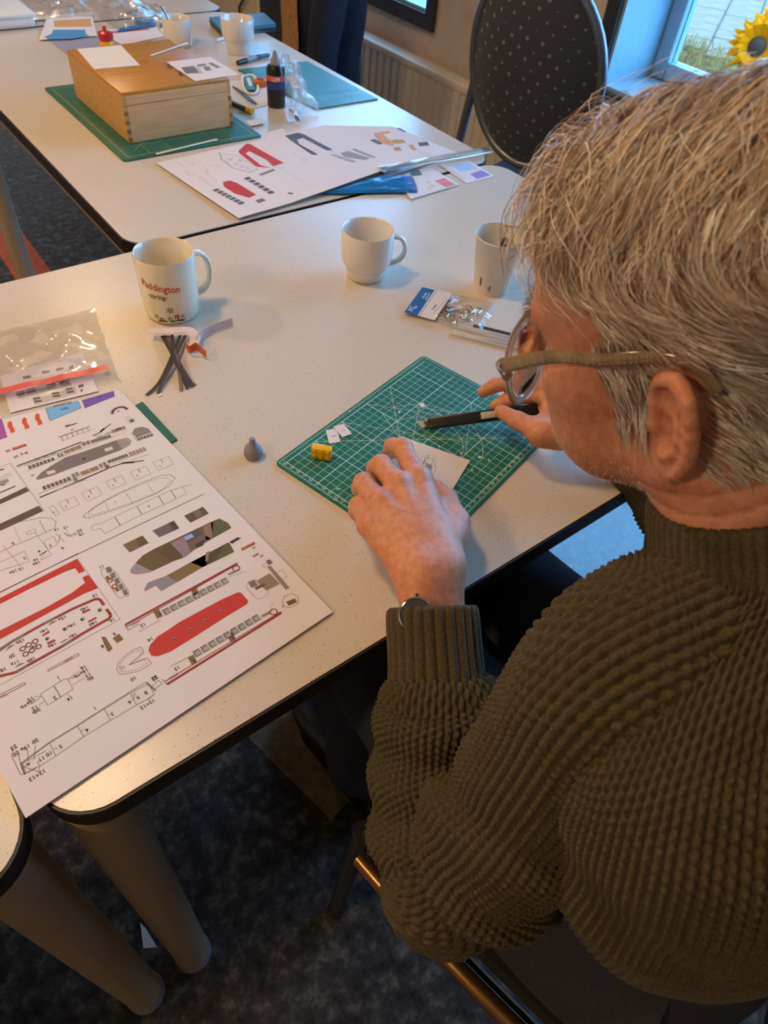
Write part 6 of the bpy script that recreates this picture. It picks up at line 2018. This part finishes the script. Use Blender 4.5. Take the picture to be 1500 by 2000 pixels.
# right sleeve
cuff_r0, cuff_r1 = WR_ + DRR * .095, WR_ + DRR * .038
part_mesh('sleeve', [grid_tube([np.array([.42, .040, .962]), np.array([.48, .056, .95]), SR_ + [0, 0, .004], SR_ * .6 + ER_ * .4 + [.006, -.004, 0], SR_ * .25 + ER_ * .75 + [.006, -.01, 0], ER_, ER_ * .7 + WR_ * .3, cuff_r0], [.070, .086, .084, .078, .070, .064, .058, .047], [.064, .080, .080, .072, .066, .062, .056, .045], (.5, .2, .8), 300, 260, sleeve_disp(50, [(.62, .012, .008, 0, .02), (.7, .012, -.008, 0, .02)], 41))], M['wool'], sweater)
part_mesh('cuff', [grid_tube([cuff_r0 + DRR * .006, (cuff_r0 + cuff_r1) / 2, cuff_r1, cuff_r1 - DRR * .0015, cuff_r1 + DRR * .006], [.046, .042, .041, .038, .036], [.043, .040, .039, .036, .034], (.8, .5, .3), 300, 40, lambda x, s, P, L: (.001 * value_noise(P, 50, 33), rib(x, 27, .003)))], M['wool'], sweater)
# turned collar: a ribbed band standing round the neck
nd = H2W((0, -.022, -.020)) - NECK; nd /= np.linalg.norm(nd)
c0 = NECK + [0, 0, -.012]
part_mesh('collar', [grid_tube([c0 - nd * .012, c0 + nd * .010, c0 + nd * .030, c0 + nd * .038, c0 + nd * .036, c0 + nd * .018], [.078, .0765, .0745, .0725, .0695, .0685], [.074, .0725, .0705, .0685, .0655, .0645], (1, 0, 0), 520, 60, lambda x, s, P, L: (.0015 * value_noise(P, 40, 51), rib(x, 70, .0020)))], M['wool'], sweater)

# trousers
tr = []
for k, (hip, knee, foot) in enumerate(LEGS):
    d = 1 if k else -1
    tr.append(grid_tube([hip + [-.015 * d, -.09, .03], hip + [0, .02, 0], hip * .5 + knee * .5, knee + [0, -.05, .004], knee + [0, .022, -.012], knee + [0, .03, -.08], knee * .4 + foot * .6, foot + [0, 0, -.02]], [.088, .094, .096, .092, .086, .078, .066, .062], [.08, .082, .078, .074, .076, .074, .066, .064], (1, 0, 0), 120, 220,
                        lambda x, s, P, L: (.004 * value_noise(P, 24, 61) + .005 * np.sin(s / .016 + 1.5 * np.sin(x)) * bell(s, .30 * L, .05) + .004 * np.sin(s / .014 + 2 * np.sin(x)) * bell(s, .52 * L, .06), 0 * s)))
tr.append(grid_tube([(.392, -.036, .715), (.392, -.042, .64), (.39, -.052, .56), (.39, -.052, .515), (.39, -.05, .505)], [.138, .148, .150, .115, .02], [.106, .116, .122, .09, .02], (1, 0, 0), 120, 60, lambda x, s, P, L: (.003 * value_noise(P, 24, 63), 0 * s)))
trousers = part_mesh('trousers', tr, M['denim'], man)
for k, (hip, knee, foot) in enumerate(LEGS):
    b = foot * [1, 1, 0]
    sh = part_mesh('shoe', [grid_tube([b + [0, -.075, .05], b + [0, -.055, .05], b + [0, .0, .056], b + [0, .08, .045], b + [0, .15, .036], b + [0, .19, .030], b + [0, .205, .026]], [.006, .036, .042, .044, .046, .034, .004], [.006, .040, .052, .040, .031, .024, .004], (1, 0, 0), 40, 60, lambda x, s, P, L: (0 * s, 0 * s))], M['black'], man)
    MB().prism([tuple(b[:2] + q) for q in ((-.034, -.06), (0, -.078), (.034, -.06), (.040, .05), (.046, .13), (.030, .19), (0, .208), (-.030, .19), (-.046, .13), (-.040, .05))], 0.0005, .016).build('sole', M['edge'], sh)

man_chair = oval_chair((.444, .02, 0), -PI / 2 + .2, 'bronze-tubed chair with black seat under the man in the sweater')
for ch in man_chair.children:
    if ch.name.split('.')[0] in ('side_rail', 'stretcher'):
        ch.data.materials.clear(); ch.data.materials.append(M['bronze'])
    elif ch.name.split('.')[0] in ('leg', 'back_hoop'):
        ch.data.materials.clear(); ch.data.materials.append(M['frame_black'])

# ------------------------------------------------------------------ wristwatch
wc = WL_ + DRL * .046
ax = (L_FING[0][0][0] - L_FING[3][0][0]); ax -= DRL * (ax @ DRL); ax /= np.linalg.norm(ax)
wn = np.cross(ax, DRL); wn /= np.linalg.norm(wn)
if wn[2] < 0: wn = -wn
wt = empty('wristwatch', tuple(wc), 'steel wristwatch peeping out of the left cuff', 'watch')
wp = []
for k in range(48):
    a = 2 * PI * k / 48
    wp.append(wc + ax * .0345 * math.cos(a) + wn * .0225 * math.sin(a))
for k in range(24):
    p0, p1 = wp[2 * k], wp[(2 * k + 2) % 48]
    d = (p1 - p0); L = np.linalg.norm(d); d /= L; o = (p0 + p1) / 2 - wc; o -= d * (o @ d); o /= np.linalg.norm(o)
    m4 = Matrix(((d[0], DRL[0], o[0], p0[0]), (d[1], DRL[1], o[1], p0[1]), (d[2], DRL[2], o[2], p0[2]), (0, 0, 0, 1)))
    MB().box((.0003, -.008, -.001), (L - .0003, .008, .0018), .0007, mat=m4).build('link', M['chrome'], wt)
ca_ = 2.45
ctr = wc + ax * .0345 * math.cos(ca_) + wn * .0225 * math.sin(ca_)
o = ax * math.cos(ca_) * .6 + wn * math.sin(ca_); o /= np.linalg.norm(o); e = np.cross(o, DRL)
ctr = ctr - DRL * .006
def disc(r, z0, z1): return [tuple(ctr + o * z0), tuple(ctr + o * z1)], r
case = MB(); p_, r_ = disc(.0165, .000, .0075); case.tube(p_, r_, 32).build('case', M['chrome'], wt)
p_, r_ = disc(.0140, .0075, .0080); MB().tube(p_, r_, 32).build('dial', M['steel_dark'], wt)
p_, r_ = disc(.0155, .0070, .0086)
MB().tube([tuple(ctr + o * .008 + (e * math.cos(a) + DRL * math.sin(a)) * .0152) for a in np.linspace(0, 2 * PI, 33)[:-1]], .0013, 8, closed=True).build('bezel', M['chrome'], wt)
for aa, l in ((.6, .009), (2.4, .012)):
    MB().tube([tuple(ctr + o * .0084), tuple(ctr + o * .0084 + (e * math.cos(aa) + DRL * math.sin(aa)) * l)], .0006, 6).build('hand', M['white_pl'], wt)
MB().tube([tuple(ctr + o * .004 - DRL * .0165), tuple(ctr + o * .004 - DRL * .0195)], .0025, 12).build('crown', M['chrome'], wt)

# ------------------------------------------------------------------ snap-off knife in the right hand
ka, kb = W(822, 829, TT + .006), W(984, 808, .770)
kd = kb - ka; kd /= np.linalg.norm(kd)
side = np.cross(kd, [0, 0, 1.0]); side /= np.linalg.norm(side); kup = np.cross(side, kd)
# roll the knife so that its broad face turns to the camera
cr_ = math.radians(52)
u2 = (CAM - ka) / np.linalg.norm(CAM - ka) + kup * .35; u2 -= kd * (u2 @ kd); u2 /= np.linalg.norm(u2); s2 = np.cross(u2, kd)
m4 = Matrix(((kd[0], s2[0], u2[0], ka[0]), (kd[1], s2[1], u2[1], ka[1]), (kd[2], s2[2], u2[2], ka[2]), (0, 0, 0, 1)))
kn = empty('snap_off_knife', tuple(ka), 'black snap-off utility knife with grey slider held in the right hand', 'knife')
MB().box((.010, -.0076, -.0038), (.150, .0076, .0038), .0022, mat=m4, seg=3).build('handle', M['black'], kn)
MB().box((.004, -.0052, -.0022), (.014, .0052, .0022), .001, mat=m4).build('nose_guard', M['steel_dark'], kn)
bl = MB(); bl.prism([(-.006, .0045), (.012, .0045), (.012, -.0045), (.001, -.0045)], -.0003, .0003)
bl2 = MB(); bl2.add([tuple(m4 @ Vector(p)) for p in bl.v], bl.f); bl2.build('blade', M['steel'], kn, 0)
MB().box((.076, -.0045, .0034), (.098, .0045, .0062), .0015, mat=m4).build('slider', M['lightgrey_pl'], kn)
MB().box((.098, -.0040, .0034), (.104, .0040, .0052), .0008, mat=m4).build('slider_tab', M['grey_pl'], kn)
for k in range(9):
    MB().box((.030 + k * .0045, -.0052, .0034), (.032 + k * .0045, .0052, .0041), .0003, seg=1, mat=m4).build('grip_ridge', M['edge'], kn)

# ------------------------------------------------------------------ spectacles
tg = NT('clear_acetate'); tg.set(col=srgb(214, 204, 186), rough=.06, trans=.75, ior=1.48, spec=.6); 
ta = NT('olive_acetate'); vv = ta.coords(); ta.set(col=ta.ramp(ta.noise(vv, 90, 3), [(.3, srgb(140, 120, 86)), (.7, srgb(178, 158, 120))]), rough=.12, trans=.25, spec=.6)
tl = NT('lens_glass'); tl.set(col=(1, 1, 1, 1), rough=0.0, trans=1.0, ior=1.12, spec=.6)
gl = empty('spectacles', tuple(H2W((0, .11, .01))), 'clear-rimmed round spectacles with olive temples on the man\'s face', 'glasses')
HINGE = np.array([.0755, .1005, .0125])
for s in (1, -1):
    cl = np.array([.0375 * s, .1155, -.002]); wa = .20 * s; tilt = -.16
    ex = np.array([math.cos(wa), -math.sin(wa) * 1.0, 0]); ey = np.array([0, math.sin(tilt), math.cos(tilt)])
    en = np.cross(ex, ey)
    def lp(a, k=1.0, off=0.0):
        n = 2.5
        ca, sa = math.cos(a), math.sin(a)
        r = (abs(ca) ** n + abs(sa) ** n) ** (-1 / n)
        return H2W(cl + ex * .0280 * k * r * ca + ey * (.0262 if sa > 0 else .0270) * k * r * sa + en * off)
    ring = [lp(a) for a in np.linspace(0, 2 * PI, 49)[:-1]]
    MB().tube(ring, .0024, 8, closed=True, flat=(.9, 1.5), up=tuple(en @ HB)).build('rim', tg.mat, gl, 60)
    lm = MB()
    vs, fs = [lp(0, 0, .002)], []
    K = 40
    for r in (.35, .7, .97):
        vs += [lp(a, r, .002 * (1 - r * r)) for a in np.linspace(0, 2 * PI, K + 1)[:-1]]
    for k in range(K):
        fs.append((0, 1 + k, 1 + (k + 1) % K))
        for r in range(2):
            i = 1 + r * K; fs.append((i + k, i + K + k, i + K + (k + 1) % K, i + (k + 1) % K))
    n0 = len(vs); bk = [np.array(p) - (en @ HB) * .0015 for p in vs]
    lm.add(vs + bk, fs + [tuple(i + n0 for i in f[::-1]) for f in fs]).build('lens', tl.mat, gl, 60)
    hx = HINGE * [s, 1, 1]
    MB().tube([lp(0 if s > 0 else PI, 1.0), H2W(hx + [-.004 * s, .006, 0]), H2W(hx)], [.0030, .0036, .0034], 10, flat=(1.3, .8)).build('end_piece', tg.mat, gl)
    tp_ = spline([hx + [0, .002, 0], hx * [1, .62, 1] + [.002 * s, 0, .010], np.array([.0805 * s, .030, .0245]), np.array([.0795 * s, .004, .0275]), np.array([.0775 * s, -.010, .0265]), np.array([.0755 * s, -.020, .021]), np.array([.0740 * s, -.029, .009])], 40)
    P3 = np.array([H2W(p) for p in tp_])
    wd = np.interp(np.linspace(0, 1, 40), [0, .08, .4, .62, 1], [.0052, .0048, .0040, .0030, .0030])
    tm = MB().tube(P3, wd, 10, flat=(1.0, .42), up=tuple(HB[2])).build('temple', ta.mat, gl, 60)
    MB().ball(H2W(hx + [.0022 * s, .002, .002]), .0012, 8).build('rivet', M['chrome'], tm)
    for k in range(22):
        f = 3 + k * .85
        i = int(f); p = P3[i] * (1 - f + i) + P3[i + 1] * (f - i) + HB[0] * s * .0021 * HS
        for dz in (-.0014, .0012):
            MB().ball(p + HB[2] * dz, .00042, 6).build('stud', ink(206, 186, 148), tm)
MB().tube(spline([H2W((.0135, .118, .006)), H2W((.005, .1225, .0095)), H2W((-.005, .1225, .0095)), H2W((-.0135, .118, .006))], 12), .0026, 8).build('bridge', tg.mat, gl)

# ------------------------------------------------------------------ hair
def hair_mask(q):
    x, y, z = np.abs(q[:, 0]), q[:, 1], q[:, 2]
    yl = np.interp(z, [.030, .050, .070, .090, .110, .125], [.032, .036, .048, .070, .080, .074])
    m = (z > .032) & (y < yl)
    m |= (y < -.016) & (z > -.062 + .02 * np.clip((x - .03) / .03, 0, 1))
    m |= (y > .012) & (y < .040) & (z > -.022) & (z <= .034) & (x > .05)
    return m


def par(f, P, n=2000):
    with ThreadPoolExecutor(8) as ex:
        return np.concatenate(list(ex.map(f, [P[i:i + n] for i in range(0, len(P), n)])))


def normals(P):
    e = .0012; h0 = par(f_scalp, P); g = np.stack([par(f_scalp, P + d) - h0 for d in np.eye(3) * e], 1)
    return g / (np.linalg.norm(g, axis=1)[:, None] + 1e-9)


def field(q, r):
    """Combing direction in head space."""
    s = np.where(q[:, 0] > -.022, 1.0, -1.0); x, y, z = q[:, 0], q[:, 1], q[:, 2]
    top = np.stack([.9 * s, .28 + 0 * x, -.25 + 0 * x], 1)
    side = np.stack([.1 * s, .42 - 3 * (y < 0) * .1, -1.0 + 0 * x], 1)
    low = np.stack([0 * x, -.85 + 0 * x, -.50 + 0 * x], 1)
    nape = np.stack([0 * x, -.15 + 0 * x, -1 + 0 * x], 1)
    burn = np.stack([0 * x, -.12 + 0 * x, -1 + 0 * x], 1)
    bang = np.stack([.35 * s, .55 + 0 * x, -.75 + 0 * x], 1)
    def st(v, a, b): return np.clip((v - a) / (b - a), 0, 1)[:, None]
    d = top * st(z, .085, .120) + side * (1 - st(z, .085, .120))
    k = st(y, .045, .080) * st(z, .045, .07); d = d * (1 - k) + bang * k
    k = st(-z, -.082, -.052); d = d * (1 - k) + low * k
    k = st(-y, .030, .075) * st(-z, -.03, .02); d = d * (1 - k) + nape * k
    k = ((z < .036) & (y > .008)).astype(float)[:, None]; d = d * (1 - k) + burn * k
    return d / (np.linalg.norm(d, axis=1)[:, None] + 1e-9)


def grow(roots, length, lift, steps, wob, seed):
    r = np.random.RandomState(seed)
    n = len(roots)
    P = roots.copy(); out = [P.copy()]
    ph = r.uniform(0, 6.28, (n, 2)); jit = r.normal(size=(n, 3)) * wob
    for k in range(1, steps + 1):
        t = k / steps
        q = W2H(P)
        N = normals(P)
        d = field(q, r) @ HB
        cu = np.cross(N, d)
        d = d + jit + cu * (.30 * np.sin(ph[:, :1] + 4.5 * t) * wob * 3.2)
        d -= N * np.einsum('ij,ij->i', d, N)[:, None]
        d /= np.linalg.norm(d, axis=1)[:, None] + 1e-9
        P = P + d * (length / steps)[:, None]
        off = lift * (1 - (1 - min(1, t * 1.8)) ** 2) * (1 - .35 * t) + .0008
        P = P + N * (off - par(f_scalp, P))[:, None]
        out.append(P.copy())
    return np.stack(out, 1)


def ribbons(paths, width, cols, name, mat, parent, seed=3):
    """Narrow tapering two-sided blades along strand paths, colour stored per vertex."""
    n, k = paths.shape[:2]
    T = np.gradient(paths, axis=1); T /= np.linalg.norm(T, axis=2)[:, :, None] + 1e-9
    r = np.random.RandomState(seed)
    N = normals(paths[:, k // 2]) if n < 60000 else None
    tw = r.uniform(-.9, .9, n)
    sd = np.cross(T, N[:, None]); sd /= np.linalg.norm(sd, axis=2)[:, :, None] + 1e-9
    sd = sd * np.cos(tw)[:, None, None] + N[:, None] * np.sin(tw)[:, None, None]
    w = (width[:, None] * np.interp(np.linspace(0, 1, k), [0, .15, .6, 1], [.8, 1, .8, .12])[None])[..., None] / 2
    V = np.stack([paths - sd * w, paths + sd * w], 2).reshape(-1, 3)
    i = (np.arange(n)[:, None] * k + np.arange(k - 1)[None]).ravel() * 2
    F = np.stack([i, i + 1, i + 3, i + 2], 1)
    me = np_mesh(name, V, F, mat)
    at = me.color_attributes.new('strand_tint', 'FLOAT_COLOR', 'POINT')
    c4 = np.concatenate([cols, np.ones((n, 1))], 1)
    at.data.foreach_set('color', np.repeat(c4, k * 2, 0).astype(np.float32).ravel())
    o = link(name, me, parent)
    o['kind'] = 'stuff'
    return o


t = NT('hair')
at = t.n('ShaderNodeAttribute', attribute_name='strand_tint')
t.set(col=at.outputs['Color'], rough=.36, spec=.5)
t.p.inputs['Subsurface Weight'].default_value = 0
M['hair'] = t.mat

q_all = W2H(BV)
msk = hair_mask(q_all) & (np.linalg.norm(q_all - np.array([0, 0, .04]), axis=1) < .17)
# leave the ears bare
for s in (1, -1):
    o_, a_, b_, n_ = ear_frame(s)
    E_ = q_all - o_
    msk &= ~((np.abs(E_ @ b_) < .040) & (E_ @ a_ > -.006) & (E_ @ a_ < .040) & (E_ @ n_ > -.010) & (q_all[:, 0] * s > .068))
cand = np.nonzero(msk)[0]
hr = np.random.RandomState(5)
NH, NG = 19000, 700
roots = BV[hr.choice(cand, NH)] + hr.normal(size=(NH, 3)) * .0008
gr_ = BV[hr.choice(cand, NG)]


def lengths(q, r):
    z, y = q[:, 2], q[:, 1]
    L = np.interp(z, [-.06, -.02, .03, .06, .10, .14], [.014, .020, .030, .040, .060, .070])
    L = np.where((y > .03) & (z > .05), L * .72, L)
    L = np.where((z < .036) & (y > .008), .024, L)
    return L * r.uniform(.75, 1.15, len(q))


def lifts(q, r):
    z, y = q[:, 2], q[:, 1]
    l = np.interp(z, [-.06, .0, .04, .08, .12], [.002, .0035, .006, .009, .011])
    l = np.where((z < .036) & (y > .008), .0025, l)
    return l * r.uniform(.35, 1.25, len(q))


ST = 10
gq = W2H(gr_); G = grow(gr_, lengths(gq, hr) * 1.05, lifts(gq, hr), ST, .30, 71)
sq = W2H(roots); Sx = grow(roots, lengths(sq, hr), lifts(sq, hr), ST, .12, 72)
near = np.empty(NH, int)
for a in range(0, NH, 2000):
    near[a:a + 2000] = np.argmin(((roots[a:a + 2000, None] - gr_[None]) ** 2).sum(2), 1)
tt = np.linspace(0, 1, ST + 1)[None, :, None]
cl_ = (hr.uniform(.45, .95, NH) * np.interp(sq[:, 2], [0, .03, .08], [.45, .6, 1.0]))[:, None, None] * tt ** .9
Sx = Sx * (1 - cl_) + (G[near] + hr.normal(size=(NH, 1, 3)) * .0013) * cl_
dark, blond, grey, white = np.array(srgb(134, 112, 94)[:3]), np.array(srgb(222, 186, 146)[:3]), np.array(srgb(200, 182, 166)[:3]), np.array(srgb(242, 230, 220)[:3])
k1 = np.clip((sq[:, 2] - .03) / .06, 0, 1)[:, None]
gtone = hr.uniform(0, 1, NG)[near][:, None]
u_ = hr.uniform(0, 1, (NH, 1))
colr = np.where(u_ < .22, dark, np.where(u_ < .55, grey, np.where(u_ < .82, blond * k1 + white * (1 - k1), white)))
colr = np.minimum(colr * (.76 + .48 * gtone), .95)
hair = ribbons(Sx, hr.uniform(.0004, .00085, NH), colr, 'hair', M['hair'], man)
# loose flyaway curls over the forehead and crown
fq = cand[(q_all[cand, 2] > .075)]
fr = BV[hr.choice(fq, 700)]; f2 = W2H(fr)
Fx = grow(fr, lengths(f2, hr) * 1.25, lifts(f2, hr) * 1.8, ST, .42, 73)
fc = cand[(q_all[cand, 2] > .060) & (q_all[cand, 1] > .050) & (q_all[cand, 0] > -.04)]
fr3 = BV[hr.choice(fc, 420)]; f3 = W2H(fr3)
Fx3 = grow(fr3, hr.uniform(.040, .080, 420), hr.uniform(.010, .028, 420), ST, .55, 74)
ribbons(Fx3, np.full(420, .0006), np.where(hr.uniform(0, 1, (420, 1)) < .45, white, np.where(hr.uniform(0, 1, (420, 1)) < .5, dark, blond)) * .9, 'fringe_curls', M['hair'], man)
ribbons(Fx, np.full(700, .0004), np.where(hr.uniform(0, 1, (700, 1)) < .5, white, grey) * .9, 'loose_hair', M['hair'], man)
# stubble and eyebrows
A_ = np.abs(q_all[:, 0])
sm_ = (q_all[:, 2] < -.040) & (q_all[:, 2] > -.112) & (q_all[:, 1] > .012) & (q_all[:, 1] < .115) & (A_ < .066) & (np.linalg.norm(q_all, axis=1) < .15)
ci = np.nonzero(sm_)[0]
rt = BV[hr.choice(ci, 2600)]; N_ = normals(rt)
dr_ = (np.array([0, .1, -1.0]) @ HB)[None] + N_ * .8 + hr.normal(size=(len(rt), 3)) * .25; dr_ /= np.linalg.norm(dr_, axis=1)[:, None]
Lb = hr.uniform(.0012, .0030, len(rt))
ribbons(np.stack([rt, rt + dr_ * (Lb / 2)[:, None], rt + dr_ * Lb[:, None]], 1), np.full(len(rt), .00028), np.where(hr.uniform(0, 1, (len(rt), 1)) < .7, white, grey), 'stubble', M['hair'], man)
bm2 = (q_all[:, 2] > .030) & (q_all[:, 2] < .044) & (A_ > .010) & (A_ < .060) & (q_all[:, 1] > .065)
ci = np.nonzero(bm2)[0]
rt = BV[hr.choice(ci, 700)]; N_ = normals(rt); sx = np.sign(W2H(rt)[:, 0])[:, None]
dr_ = sx * HB[0][None] * .8 + HB[2][None] * .2 + N_ * .7 + hr.normal(size=(len(rt), 3)) * .3; dr_ /= np.linalg.norm(dr_, axis=1)[:, None]
Lb = hr.uniform(.006, .012, len(rt))
ribbons(np.stack([rt, rt + dr_ * (Lb / 2)[:, None], rt + dr_ * Lb[:, None] - N_ * .002], 1), np.full(len(rt), .0004), np.where(hr.uniform(0, 1, (len(rt), 1)) < .6, grey, dark), 'eyebrow', M['hair'], man)
